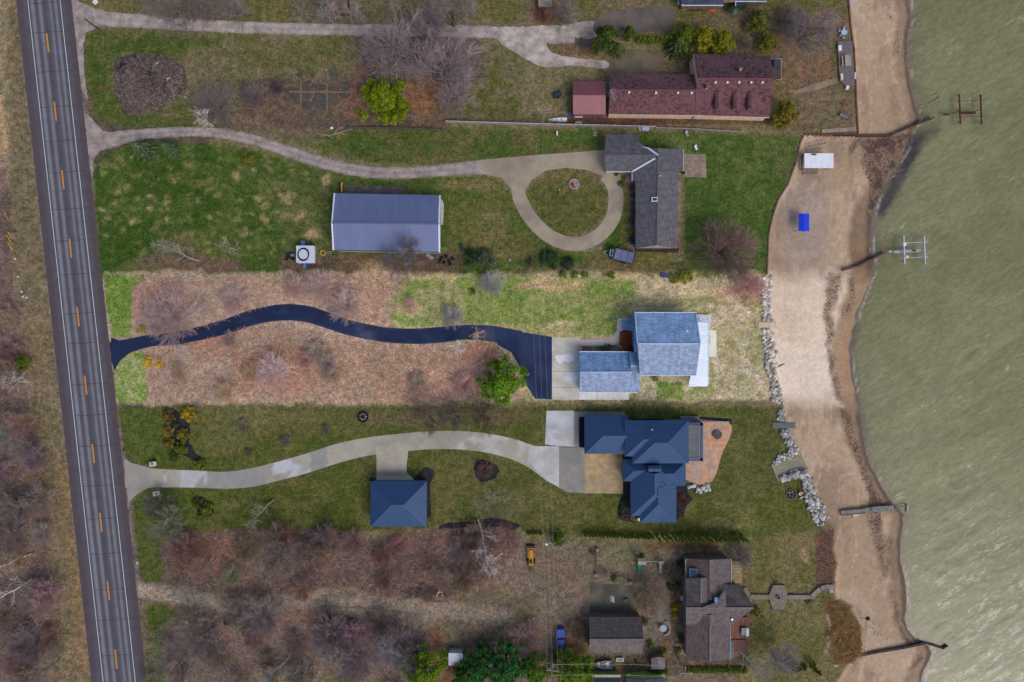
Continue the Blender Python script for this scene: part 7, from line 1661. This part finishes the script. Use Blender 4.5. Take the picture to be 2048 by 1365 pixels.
T = thing('side_deck', 'small dark deck with a grill at the right end of the long maroon house', 'deck', P(1554,140)); m = MB()
for k in range(9): m.box(P(1552,121+k*4.7,.5), (2.0,.48,.06))
m.build('deck_boards', WOOD, T, (84,72,72)); m = MB(); pts = [P(1543,118,1.3),P(1563,118,1.3),P(1562,160,1.3),P(1552,160,1.3)]; m.path(pts, .05)
for q in pts: m.tube((q.x,q.y,0), q, .05)
m.build('railing', WOOD, T, (176,164,158)); crate('deck_grill', 'dark grill with a white lid box on the small side deck', 'grill', 1552, 129, 1.3, 1.4, .7, 0, (58,66,78), .53)
# left front yard things
T = thing('brush_mound', 'large brown mound of roots and brush on the front lawn beside the highway', 'mound', P(300,170)); rg = np.random.default_rng(4); m = MB(); n = 40; rows_ = []
out = [(232,118),(255,110),(275,107),(300,108),(325,112),(350,123),(366,134),(373,152),(374,172),(366,186),(352,197),(332,214),(300,222),(268,232),(250,228),(240,212),(232,190),(226,160),(227,135)]
c0 = (299, 168); outc = catmull(out+[out[0]], 3)[:-1]; K = len(outc)
for j, t in enumerate((1.0,.93,.82,.68,.52,.36,.2,.06)):
    rows_.append([P(c0[0]+(q[0]-c0[0])*t, c0[1]+(q[1]-c0[1])*t, max(-.05, 1.3*(1-t**2.2)+(rg.random()-.5)*.38*(j > 0))) for q in outc])
vs = [v for r in rows_ for v in r]; fs = [[j*K+i, j*K+(i+1) % K, (j+1)*K+(i+1) % K, (j+1)*K+i] for j in range(7) for i in range(K)]+[[7*K+i for i in range(K)]]
m.add(vs, fs)
def mound_mat():
    mt, nt, b = newmat('root_heap'); v = coords(nt); n1 = noise(nt, v, .9, 6, .7); n2 = noise(nt, v, 6, 5, .75)
    c = mixc(nt, ramp(nt, n1, .4, .6), (.075,.052,.045), (.15,.115,.095)); c = mixc(nt, ramp(nt, noise(nt, v, .42, 4), .56, .64), c, (.025,.025,.035)); c = mixc(nt, ramp(nt, noise(nt, v, .3, 4, .6, 1), .56, .66), c, (.19,.16,.14))
    fin(nt, b, mul(nt, c, ramp(nt, n2, .3, .7, .6, 1.4)), .95, .1); bump(nt, b, n2, .8, .2); return mt
m.build('heap', mound_mat(), T, smooth=True)
for i, (x, y, l, a, c) in enumerate(((311,129,.8,.6,(206,198,190)),(332,158,1.0,.2,(196,196,200)),(333,163,.6,.9,(150,156,170)),(368,193,.7,-.6,(206,198,192)),(314,202,.5,1.2,(206,200,196)))): MB().tube(P(x,y,1.3 if i < 3 else .4), P(x,y,1.4 if i < 3 else .5)+Vector((l*math.cos(a), l*math.sin(a), .1)), .09, .07).build('broken_stick', WOOD, T, c)
T = thing('red_marker', 'small red marker on the front lawn left of the brush mound', 'marker', P(202,172.5)); MB().tube(P(202,172.5), P(202,172.5,.8), .06).build('stake', WOOD, T, (120,60,50)); MB().box(P(203,173,.7), (.45,.5,.3), .5).build('flag', PLASTIC, T, (172,48,36))
k = 0
slabs = ((582,182,20,12),(596,190,14,9),(617,172,22,15),(642,175,22,9),(667,176,20,12),(690,172,16,15),(667,148,16,20),(594,196,22,16),(612,192,16,12),(640,200,26,24),(665,196,16,16),(612,212,18,12),(645,216,22,8),(600,150,10,10),(625,150,8,9),(540,186,14,8),(690,190,18,6))
pos = ('first','second','third','fourth','fifth','sixth','seventh','eighth','ninth','tenth','eleventh','twelfth','thirteenth','fourteenth','fifteenth','sixteenth','last')
for i, (x, y, w, h) in enumerate(slabs):
    rg = random.Random(i); w *= 1.3; h *= 1.3; pts = [P(x+w/2*math.cos(a)*rg.uniform(.9,1.15), y+h/2*math.sin(a)*rg.uniform(.9,1.15)) for a in [j*6.283/9 for j in range(9)]]
    o = MB().prism([(q.x,q.y) for q in pts], -.02, .07+i*.002).build('stone_slab', STONE, None, rg.choice([(84,78,74),(78,74,70),(90,82,74),(86,76,70)]), ); tag(o, 'dark irregular slab of the ruined garden beds', 'slab', 'dark slabs of the ruined garden')
for i, (a, b) in enumerate((((578,184),(702,185)),((602,165),(602,215)),((654,168),(654,220)),((620,172),(626,164)),((628,186),(621,205)))): tag(MB().tube(P(*a,.1), P(*b,.1), .17, n=4).build('edging_board', WOOD, None, (134,112,92)), 'tan edging between the dark slabs of the ruined garden', 'edging', 'edging of the ruined garden')
T = thing('wood_pile', 'stack of split firewood below the bright yellow-green evergreen', 'firewood', P(815,228))
for k in range(22): x = 798+RT.random()*33; y = 224+RT.random()*8; a = RT.uniform(-.5,.5)+1.57; q = P(x,y,.12+.3*RT.random()); MB().tube(q-Vector((.3*math.cos(a),.3*math.sin(a),0)), q+Vector((.3*math.cos(a),.3*math.sin(a),0)), .11, n=6).build('log', WOOD, T, RT.choice([(96,86,82),(132,120,112),(74,66,64)]))
T = thing('fallen_branch', 'pale fallen branch lying on the grass above the second gravel drive', 'branch', P(665,268))
for pts in (((642,270),(660,271),(678,266),(704,258)), ((678,266),(690,269)), ((668,269),(676,257),(690,254)), ((655,271),(663,276))): MB().path([P(x,y,.15) for x, y in pts], .07, 5).build('limb', WOOD, T, (172,158,140))
crate('white_litter_heap', 'two white bits of rubbish beside the fallen branch', 'litter', 664, 257, .7, .4, .3, .3, (206,206,204)); crate('white_litter_heap', 'white rubbish on the grass at the top edge by the gravel drive', 'litter', 192, 5, 1.0, .8, .3, .7, (206,206,206))
for i, (x, y, s) in enumerate(((30.5,518,.35),(44,584,.4),(47,594,.45),(54,596,.4),(36,554,.3))): crate('litter', 'scrap of white litter on the west verge', 'litter', x, y, s, s, s*.5, i, (206,204,202), lid=False)['group'] = 'white litter on the west verge'
for i, (a, b) in enumerate((((8,425),(19,444)),((12,457),(22,476)),((13,470),(24,489)),((15,485),(26,501)))):
    T = thing('guy_wire_guard', 'bright yellow guy wire guard on the west verge, %s of four' % ('first','second','third','fourth')[i], 'guy guard', P(*b)); MB().tube(P(*b), P(*a,1.6), .065, n=6).build('guard_tube', PLASTIC, T, (226,178,18)); MB().tube(P(*b)+Vector((0,0,-.1)), P(*b)+Vector((0,0,.06)), .1).build('anchor', METAL, T, (120,110,90))
T = thing('mailbox', 'black mailbox on a post by the mouth of the lower concrete drive', 'mailbox', P(247,901)); MB().box(P(247,901,1.2), (.55,.25,.3), .1).build('box', METAL, T, (30,32,40)); MB().tube(P(247,901), P(247,901,1.1), .06).build('post', WOOD, T, (60,54,50))
T = thing('mailbox', 'white mailbox on a post by the highway at the bottom left grass strip', 'mailbox', P(275.5,1127)); MB().box(P(275.5,1126,1.2), (.45,.7,.4), .1).build('box', METAL, T, (206,202,196)); MB().tube(P(275.5,1128), P(275.5,1128,1.1), .06).build('post', WOOD, T, (120,104,90))
for x, y, l in ((306,928.5,'upper'),(313,987.5,'lower')):
    T = thing('stone_pier', '%s pale stone pier with a lamp beside the lower concrete drive' % l, 'pier', P(x,y)); MB().box(P(x,y,.6), (1.1,.85,1.2), .15).build('pier_body', STONE, T, (180,174,166)); MB().box(P(x,y,1.25), (1.3,1.0,.12), .15).build('cap_stone', STONE, T, (198,192,184)); MB().lathe(P(x-1,y,1.3), [(.14,0),(.18,.1),(.18,.35),(.05,.45)], 8).build('lamp', METAL, T, (40,38,40))
# barn surroundings
T = thing('work_trailer', 'white square trailer with blue ramps beside the blue-grey barn', 'trailer', P(612,509)); MB().box(P(612,509.5,1.3), (3.7,3.7,2.1)).build('body', PAINT, T, (206,212,220)); MB().box(P(612,509.5,2.4), (3.8,3.8,.08)).build('roof', PAINT, T, (196,204,216))
for x, y, h in ((606,487,1.1),(610,531.5,1.2)): MB().box(P(x,y,.9), (.85,h,.2)).build('ramp', METAL, T, (112,138,186))
MB().box(P(616,487,.8), (1.3,.4,.4), -.2).build('fender', METAL, T, (60,84,128)); MB().box(P(614,531,.9), (.3,1.0,.3)).build('ramp_edge', METAL, T, (46,84,170))
m = MB(); m.tube(P(594,506,.5), P(578,511,.5), .07); m.tube(P(594,514,.5), P(578,511,.5), .07); m.build('hitch', METAL, T, (150,152,158))
for y in (493,526): MB().tube(P(604,y,.4)-Vector((0,.12,0)), P(604,y,.4)+Vector((0,.12,0)), .4, n=14).build('wheel', RUBBER, T, (26,26,28))
T = thing('hose_coil', 'coiled black hose lying on the white trailer roof', 'hose', P(607,509,2.45))
for k in range(2): c = P(607-k*.6,508.5+k*1.5,2.5+k*.1); MB().path([c+Vector((1.18*math.cos(a),1.32*math.sin(a),.03*math.sin(3*a))) for a in [j*6.283/26 for j in range(27)]], .1, 6).build('hose_turn', RUBBER, T, (22,24,34))
T = thing('engine_unit', 'dark engine with wheels hitched at the left of the white trailer', 'machine', P(579,513)); MB().box(P(580,513,.6), (1.6,1.1,.7), .1).build('engine', METAL, T, (46,48,56)); MB().box(P(585,511,1.0), (.8,.5,.2)).build('cover', METAL, T, (150,154,160))
for x in (572,586): MB().tube(P(x,518,.3), P(x,521,.3), .32, n=12).build('wheel', RUBBER, T, (24,24,26))
for y in (506.5,510): MB().tube(P(570,y,.5), P(592,y+1,.6), .05).build('pipe', METAL, T, (140,142,150))
T = thing('yellow_hoop', 'yellow hoop with a pale handle left of the barn corner', 'hoop', P(646,506)); MB().path([P(646+5*math.cos(a), 506+5*math.sin(a), .5) for a in [j*6.283/18 for j in range(19)]], .09, 6).build('ring', PLASTIC, T, (222,178,40)); m = MB(); m.tube(P(651,505,.5), P(664,503,.5), .05); m.tube(P(651,508,.5), P(664,507,.5), .05); m.build('handle', METAL, T, (190,186,178))
ladderobj('pipe_frame', 'rectangular pipe frame on the ground left of the barn', 'frame', (642,522), (672,521), 2.2, (138,130,124), 4, .2)
T = thing('plough_blade', 'yellow snow plough blade at the top left corner of the barn', 'plough', P(683,376)); MB().box(P(683.5,376,.5), (.3,2.3,.8), 0, 0, .2).build('blade', PAINT, T, (214,158,30)); MB().box(P(680,376,.35), (.5,1.9,.3)).build('frame', METAL, T, (92,54,50)); MB().tube(P(685,375,.4), P(691,376,.4), .08).build('lift_arm', METAL, T, (70,60,60))
ladderobj('short_ladder', 'short pale ladder leaning at the lower right of the barn', 'ladder', (853,509), (866,518), .6, (172,176,182), 6, .4)
for k, (x, y) in enumerate(((884,516),(892,513),(898,522),(905,518),(888,525),(880,522),(900,528))): lathed('tyre', 'old black tyre in the heap at the lower right of the barn', 'tyre', x, y, .02+.12*(k % 2), [(.2,0),(.36,.02),(.4,.12),(.36,.22),(.2,.24),(.17,.12)], (26,30,38), RUBBER)['group'] = 'tyres by the barn'
crate('wheelbarrow_tub', 'dark blue tub on the grass above the round bushes by the barn', 'tub', 924, 494, .7, 1.3, .5, .2, (34,42,58)); crate('blue_barrel_pack', 'blue tarp under the bare tree at the barn', 'tarp', 815, 517, 1.0, .8, .5, .6, (60,72,120)); lathed('stone_ball', 'grey round stone on the grass right of the green bushes', 'stone', 1019, 520, 0, [(.3,0),(.4,.2),(.3,.42),(.05,.5)], (138,132,128), STONE, 10)
crate('blue_box', 'small blue box on the upper boundary of the lot', 'box', 1328, 552, 1.5, .8, .7, 0, (44,62,128)); crate('white_box', 'white box at the upper right corner of the lot lawn', 'box', 1517, 559, .8, .6, .5, .3, (206,206,210)); crate('red_crate', 'small red crate at the corner of the lot walk', 'crate', 1161.5, 696, .6, 1.1, .4, 0, (206,110,108)); lathed('planter_pot', 'brown pot in the bed before the garage of the pale grey house', 'pot', 1169, 695, 0, [(.2,0),(.3,.3),(.25,.32)], (110,84,66))
# ------------------------------------------------------------------ vehicles
def wheel4(T, xs, ys, r, w, name='wheel'):
    for x in xs:
        for y in ys:
            o = MB().tube((x-w/2, y, r), (x+w/2, y, r), r, n=16).build(name, RUBBER, T, (22,22,24), local=True); MB().tube((x-w/2-.01, y, r), (x+w/2+.01, y, r), r*.55, n=12).build('rim', METAL, o, (120,122,128), local=True)
def sec(y, w, z0, z1, r=.14): return [Vector((x, y, z)) for x, z in ((-w+r*.5, z0), (w-r*.5, z0), (w, z0+r), (w, z1-r), (w-r, z1), (-w+r, z1), (-w, z1-r), (-w, z0+r))]
T = thing('pickup_truck', 'blue pickup truck with a covered bed parked on the brown yard', 'pickup', P(1121.5,1279), math.pi+.03)
C_ = (10,58,150)
MB().loft([sec(-2.8,.86,.5,1.0),sec(-2.7,.95,.4,1.08),sec(-.4,1.0,.38,1.12),sec(.9,1.0,.38,1.1),sec(2.0,.97,.4,1.02),sec(2.6,.9,.42,.94),sec(2.75,.8,.5,.82)]).build('body', CARPAINT, T, C_, local=True, smooth=False)
MB().box((0,-1.72,1.14), (1.72,1.85,.1)).build('bed_cover', CARPAINT, T, (16,66,160), local=True)
MB().loft([sec(-.72,.86,1.05,1.12,.03),sec(-.62,.82,1.05,1.62,.12),sec(.75,.8,1.05,1.64,.12),sec(1.45,.86,1.05,1.14,.03)]).build('windows', GLASS, T, local=True)
MB().loft([sec(-.5,.74,1.6,1.68,.04),sec(0,.78,1.6,1.72,.06),sec(.7,.74,1.6,1.68,.04)]).build('cab_roof', CARPAINT, T, (14,66,164), local=True); MB().box((0,1.95,1.05), (1.5,1.0,.06), 0, -.06).build('hood', CARPAINT, T, (22,62,136), local=True)
for x in (-.68,.68): MB().box((x,2.66,.78), (.35,.16,.2)).build('headlight', GLASS, T, local=True); MB().box((x*1.2,-2.76,.8), (.16,.1,.3)).build('tail_light', PLASTIC, T, (150,30,30), local=True); MB().box((x*1.62,1.1,1.18), (.2,.12,.16)).build('mirror', CARPAINT, T, (26,30,40), local=True)
MB().box((0,2.76,.55), (1.7,.14,.22)).build('front_bumper', METAL, T, (60,64,72), local=True); MB().box((0,-2.86,.55), (1.75,.14,.2)).build('rear_bumper', METAL, T, (70,74,80), local=True)
wheel4(T, (-.86,.86), (-1.75,1.75), .38, .26)
T = thing('cargo_trailer', 'dark cargo trailer with a white drawbar parked below the ranch house', 'trailer', P(1242,513), -.24)
MB().loft([[Vector((x,y,z)) for y, z in ((-1.3,.55),(1.3,.55),(1.36,1.0),(1.3,1.75),(1.1,1.85),(-1.1,1.85),(-1.3,1.75),(-1.36,1.0))] for x in (-2.0,-1.9,2.7,2.9)]).build('body', CARPAINT, T, (48,58,80), local=True)
for k in range(3): MB().box((-1.0+k*1.42,0,1.87), (1.3,2.3,.05)).build('roof_panel', PAINT, T, (104-4*k,108-4*k,138-4*k), local=True)
MB().loft([[Vector((x,y*w,z)) for y, z in ((-1.1,.6),(1.1,.6),(1.1,1.5),(-1.1,1.5))] for x, w in ((-3.0,.75),(-2.0,1.15))]).build('front_box', CARPAINT, T, (38,46,62), local=True)
m = MB(); m.path([Vector(q) for q in ((-2.15,.75,1.6),(-2.75,.55,1.6),(-2.75,-.55,1.6),(-2.15,-.75,1.6),(-2.15,.75,1.6))], .06); m.build('rack_rail', METAL, T, (206,212,214), local=True); m = MB(); m.tube((-2.9,.7,.5),(-4.0,0,.5),.07); m.tube((-2.9,-.7,.5),(-4.0,0,.5),.07); m.build('drawbar', METAL, T, (212,216,214), local=True)
wheel4(T, (), (), .3, .2)
for y in (-1.32,1.32):
    for x in (.2,1.0): MB().tube((x,y-.12,.36),(x,y+.12,.36),.36,n=14).build('wheel', RUBBER, T, (22,22,24), local=True)
T = thing('backhoe_tractor', 'yellow and black loader tractor with a backhoe on the brown yard', 'tractor', P(1062,1115), .03)
Y_ = (196,138,28)
MB().box((0,2.55,.5), (1.85,.7,.6), 0, .3).build('bucket', METAL, T, (58,48,40), local=True); MB().box((0,2.2,.82), (1.7,.12,.12)).build('bucket_lip', METAL, T, (176,150,110), local=True)
for x in (-.62,.62): MB().box((x,1.2,.95), (.16,2.1,.2), 0, -.1).build('loader_arm', PAINT, T, Y_, local=True)
MB().loft([sec(1.9,.38,.6,1.1,.06),sec(.9,.42,.6,1.25,.08),sec(.2,.42,.6,1.3,.08)]).build('engine_hood', PAINT, T, (206,146,34), local=True); MB().box((0,-.6,.9), (.95,1.7,.3)).build('platform', PAINT, T, (186,130,30), local=True); MB().lathe((0,-.5,1.05), [(.3,0),(.32,.15),(.1,.2)], 10).build('seat', PLASTIC, T, (34,32,32), local=True); MB().box((0,-.85,1.35), (.5,.1,.5)).build('seat_back', PLASTIC, T, (34,32,32), local=True)
MB().ring((0,.05,1.45), .2, .16, 0, .03, 14).build('steering_wheel', METAL, T, (30,30,32), local=True)
for x, y, r in ((-.68,1.35,.38),(.68,1.35,.38),(-.72,-.7,.6),(.72,-.7,.6)): MB().tube((x-.16,y,r),(x+.16,y,r),r,n=16).build('wheel', RUBBER, T, (24,24,26), local=True)
MB().tube((0,-1.5,1.0),(0,-2.4,1.9),.12).build('boom', PAINT, T, Y_, local=True); MB().tube((0,-2.4,1.9),(0,-2.9,.7),.1).build('dipper', PAINT, T, (150,112,40), local=True); MB().box((0,-2.95,.5), (.5,.35,.4)).build('digger_bucket', METAL, T, (84,76,66), local=True)
for s in (-.8,.8): MB().tube((s*.5,-1.5,.8),(s*1.1,-1.65,.1),.08).build('stabiliser', PAINT, T, Y_, local=True)
T = thing('play_set', 'wooden play set with two towers and a green slide on the south yard', 'play set', P(1302,1122))
for x0, y0, x1, y1, c in ((1276,1117,1293,1130,(150,144,142)),(1317,1119,1327,1128,(128,124,124))):
    F = gable_h(x0,y0,x1,y1,x0,x1,(y0+y1)/2,ze=2.5,zr=3.0); r_o = roof(T, F, WOOD, c, thick=.06, name='tower_roof')
    m = MB(); a, b = P(x0+2,y1-2,1.3), P(x1-2,y0+2,1.3); m.bb(a.x,a.y,b.x,b.y,1.2,1.3); m.build('tower_floor', WOOD, T, (140,126,110))
    for x in (x0+2,x1-2):
        for y in (y0+2,y1-2): q = P(x,y,1.5); MB().bb(q.x-.06,q.y-.06,q.x+.06,q.y+.06,0,2.55).build('tower_post', WOOD, T, (134,118,102))
MB().tube(P(1291,1123.5,2.3), P(1318,1123.5,2.3), .08).build('swing_beam', WOOD, T, (176,168,160))
for x in (1299,1306):
    MB().tube(P(x,1123.5,2.3), P(x,1125,.5), .02, n=4).build('swing_rope', METAL, T, (150,150,150)); MB().box(P(x,1125,.5), (.4,.2,.05)).build('swing_seat', RUBBER, T, (40,60,60))
def chute(x, y0, y1, c, name):
    secs = []
    for t in (0,.3,.7,1):
        q = P(x, y0+(y1-y0)*t, 1.3*(1-t)**1.2+.15); secs.append([q+Vector((dx,0,dz)) for dx, dz in ((-.34,.18),(-.3,0),(.3,0),(.34,.18),(.28,.2),(.25,.06),(-.25,.06),(-.28,.2))])
    return MB().loft(secs).build(name, PLASTIC, T, c)
chute(1279.5, 1129, 1146, (22,130,92), 'green_slide'); chute(1321, 1128, 1146, (116,124,130), 'grey_slide')
T = thing('basketball_hoop', 'white basketball backboard on a dark base at the court of the brown garage', 'basketball hoop', P(1232,1199)); MB().box(P(1224.5,1198.5,3.1), (.12,1.3,1.0), 0, 0, .6).build('backboard', PAINT, T, (214,216,226)); MB().tube(P(1250,1200,.3), P(1228,1198.5,3.0), .07).build('pole', METAL, T, (96,96,100)); MB().box(P(1252,1201,.2), (.9,.7,.35), .4).build('base', PLASTIC, T, (26,28,34)); MB().path([P(1220.5+2*math.cos(a),1198.5+2*math.sin(a),3.0) for a in [j*6.283/12 for j in range(13)]], .02, 4).build('rim', METAL, T, (196,90,40))
T = thing('octagon_table', 'eight sided pale table inside the curved stone wall by the brown house path', 'table', P(1326,1257)); MB().lathe(P(1326,1257,.7), [(.78,0),(.8,.06),(.05,.09)], 8).build('table_top', PLASTIC, T, (150,162,178)); MB().tube(P(1326,1257), P(1326,1257,.7), .12).build('pedestal', METAL, T, (90,92,98))
T = thing('curved_wall', 'curved stone wall around the eight sided table', 'wall', P(1332,1262))
for k in range(9): a = -1.15+k*.3; MB().box(P(1326+13.5*math.cos(a), 1257+14*math.sin(a), .22), (.42,.5,.44), -a).build('seat_stone', STONE, T, (158,142,124))
T = thing('spa_table', 'dark and white outdoor kitchen unit on the red deck', 'kitchen unit', P(1490,1263,.62)); MB().box(P(1486,1262,1.0), (.9,1.5,.7)).build('grill', METAL, T, (78,86,98)); MB().box(P(1494,1264,1.1), (.65,1.7,.8)).build('white_cabinet', PAINT, T, (208,210,216))
T = thing('dog_cage', 'pale wire cage on the ground right of the fishing boat', 'cage', P(1240,1320)); MB().box(P(1240,1320,.5), (1.5,.8,.06)).build('cage_top', PLASTIC, T, (150,146,138)); m = MB()
for x in (1234,1237,1240,1243,1246):
    for y in (1317,1323.5): m.tube(P(x,y), P(x,y,.95), .025, n=4)
m.build('cage_bars', METAL, T, (196,192,186)); m = MB(); pts = [P(x,y,.95) for x, y in ((1233.5,1316.5),(1247,1316.5),(1247,1324),(1233.5,1324),(1233.5,1316.5))]; m.path(pts, .045); m.build('cage_frame', METAL, T, (200,198,190))
lathed('black_bucket', 'black bucket on the ground left of the garden hut', 'bucket', 1271, 1322, 0, [(.3,0),(.36,.4),(.3,.42),(.26,.1)], (34,32,34))
T = thing('truck_camper', 'white camper body with a grey front on the yard beside the dark green pine', 'camper', P(911,1317)); a, b = P(897.5,1331,2.2), P(925.5,1307,2.2); MB().bb(a.x,a.y,b.x,b.y,.4,2.1).build('body', PAINT, T, (206,208,216)); MB().bb(a.x-.05,a.y-.05,b.x+.05,b.y+.05,2.1,2.2).build('roof', PAINT, T, (202,204,216)); q0, q1 = P(898,1307,2.1), P(926,1301,1.6); MB().add([(q0.x,q0.y,2.12),(q1.x,q0.y,2.12),(q1.x,q1.y,1.5),(q0.x,q1.y,1.5),(q0.x,q0.y,.4),(q1.x,q0.y,.4),(q1.x,q1.y,.4),(q0.x,q1.y,.4)], [(0,3,2,1),(3,7,6,2),(0,4,7,3),(1,2,6,5)]).build('front_slope', PAINT, T, (140,140,140)); MB().bb(P(926,0).x,P(0,1325).y,P(930,0).x,P(0,1302).y,.3,1.5).build('side_panel', METAL, T, (56,74,88)); MB().path([P(912,1327,2.3),P(923,1324,2.3),P(919,1328,2.3)], .06).build('roof_antenna', METAL, T, (66,70,80))
T = thing('boat_cradle', 'white pipe boat cradle at the upper edge of the dark green pine', 'cradle', P(976,1295))
for pts in (((961,1282),(963,1308)), ((993,1282),(990,1308))): MB().path([P(x,y,1.3) for x, y in pts], .06).build('side_pipe', METAL, T, (186,184,180))
for y in (1285,1297): MB().path([P(x,yy,1.3+dz) for x, yy, dz in ((961,y-3,.3),(968,y+2,0),(977,y+3,-.1),(986,y+2,0),(993,y-3,.3))], .06).build('cross_hoop', METAL, T, (186,184,180))
for x in (962,992):
    for y in (1284,1306): MB().tube(P(x,y,0), P(x,y,1.4), .06).build('leg', METAL, T, (150,148,144))
T = thing('covered_boat', 'grey boat bow poking out of the dark green pine under the cradle', 'boat', P(978,1312), 1.57); hull(T, 4.4, 1.8, .8, (164,172,182), 0); MB().loft([[Vector((x,-w,.86)),Vector((x,w,.86)),Vector((x,0,1.15))] for x, w in ((-2.0,.75),(-.5,.85),(1.2,.55),(2.1,.08))]).build('boat_cover', PAINT, T, (150,160,172), local=True)
# winch tripod on the lower beach
T = thing('winch_tripod', 'black drum on splayed pale poles on the lower beach', 'winch', P(1735,1238,-1.3)); MB().lathe(P(1735,1237,.6), [(.42,0),(.5,.12),(.42,.3),(.1,.34)], 14).build('drum', RUBBER, T, (30,30,34))
for x, y, c in ((1717,1234,(120,112,104)),(1720,1282,(166,158,146)),(1726,1296,(150,142,132)),(1730,1319,(176,168,158)),(1754,1261,(206,200,190)),(1753,1260,(180,170,160))): MB().tube(P(1734,1239,.4), P(x,y,-1.3), .07, .06, 6).build('pole', WOOD, T, c)
MB().tube(P(1754,1261,-1.2), P(1748,1271,-1.3), .06).tube(P(1734,1258,-.6), P(1754,1261,-1.2), .05).build('brace', WOOD, T, (206,200,190)); 
T = thing('driftwood', 'small white forked stick on the sand below the winch poles', 'driftwood', P(1761,1273,-1.3)); MB().tube(P(1758,1268,-1.25), P(1763,1278,-1.25), .06).tube(P(1760,1273,-1.25), P(1765,1272,-1.25), .05).build('stick', WOOD, T, (206,196,184))
tag(MB().path([P(1552,737,-.9),P(1558,733,-1.0),P(1569,728,-1.2)], .1, 5).build('driftwood', WOOD, None, (96,78,62)), 'dark driftwood log on the lot beach beside the riprap', 'driftwood')
T = thing('drain_pipe', 'white drain pipe end poking from the riprap above the slate grey stair', 'pipe', P(1567,826,-.6)); MB().tube(P(1561,826.5,-.2), P(1572,825.5,-.5), .14, n=10).build('pipe', PLASTIC, T, (214,212,208)); MB().ring(P(1572,825.5,-.5), .2, .14, -.06, .06, 12).build('collar', PLASTIC, T, (190,190,188))
# brush pile by the dirt track
T = thing('branch_pile', 'heap of cut branches at the lower right of the red-brown thicket', 'brush pile', P(860,1190)); m = MB(); rg = random.Random(9)
for k in range(150):
    x, y = rg.gauss(855,26), rg.gauss(1190,9); a = rg.gauss(.4,.5); l = rg.uniform(1.2,3.2); q = P(x,y,rg.uniform(.1,1.0)); m.tube(q, q+Vector((l*math.cos(a),l*math.sin(a)*.6,rg.uniform(-.2,.3))), .05, .025, 5, tint=rg.uniform(.7,1.2))
m.build('branches', WOOD, T, (104,88,80))
for a, b in (((784,1177),(832,1196)),((920,1168),(936,1152)),((840,1158),(872,1164))): MB().tube(P(*a,.3), P(*b,.5), .08, .05).build('long_pole', WOOD, T, (150,128,104))
T = thing('lumber', 'pale A-shaped timbers lying on the branch pile', 'lumber', P(879,1188,1.2))
for a, b in (((873,1195),(880,1178)),((884,1180),(885,1194)),((873,1187),(884,1184))): MB().tube(P(*a,1.4), P(*b,1.5), .1, n=4).build('timber', WOOD, T, (206,178,140))
# tree trunks lying across the bottom thicket
for i, (a, b) in enumerate((((578,1362),(601,1331)),((602,1362),(617,1325)),((626,1360),(632,1345)))): tag(MB().tube(P(*a,.4), P(*b,5.5), .22, .12, 8).build('dead_trunk', BARK, None, (112,98,90)), 'grey leaning dead trunk at the bottom edge, %s of three' % ('left', 'middle', 'right')[i], 'tree trunk')
# red bench by the top edge house
T = thing('red_steps', 'red painted steps at the front of the blue roofed house', 'steps', P(1425,18))
for k in range(3): MB().box(P(1425,15+k*3.5,.45-k*.14), (1.25,.42,.16)).build('step_board', PAINT, T, (206,84,78))
for i in range(6): tree('shrub', 1380+i*6.2, 18, 4.2, (46,64,30), 'small dark hedge bush under the front gutter of the blue roofed house', 'front hedge of the blue roofed house')
lathed('garden_umbrella', 'dark green garden umbrella at the blue roofed house', 'umbrella', 1469, 20, 2.0, [(1.15,0),(.8,.25),(.1,.55)], (46,66,48), PAINT, 12)
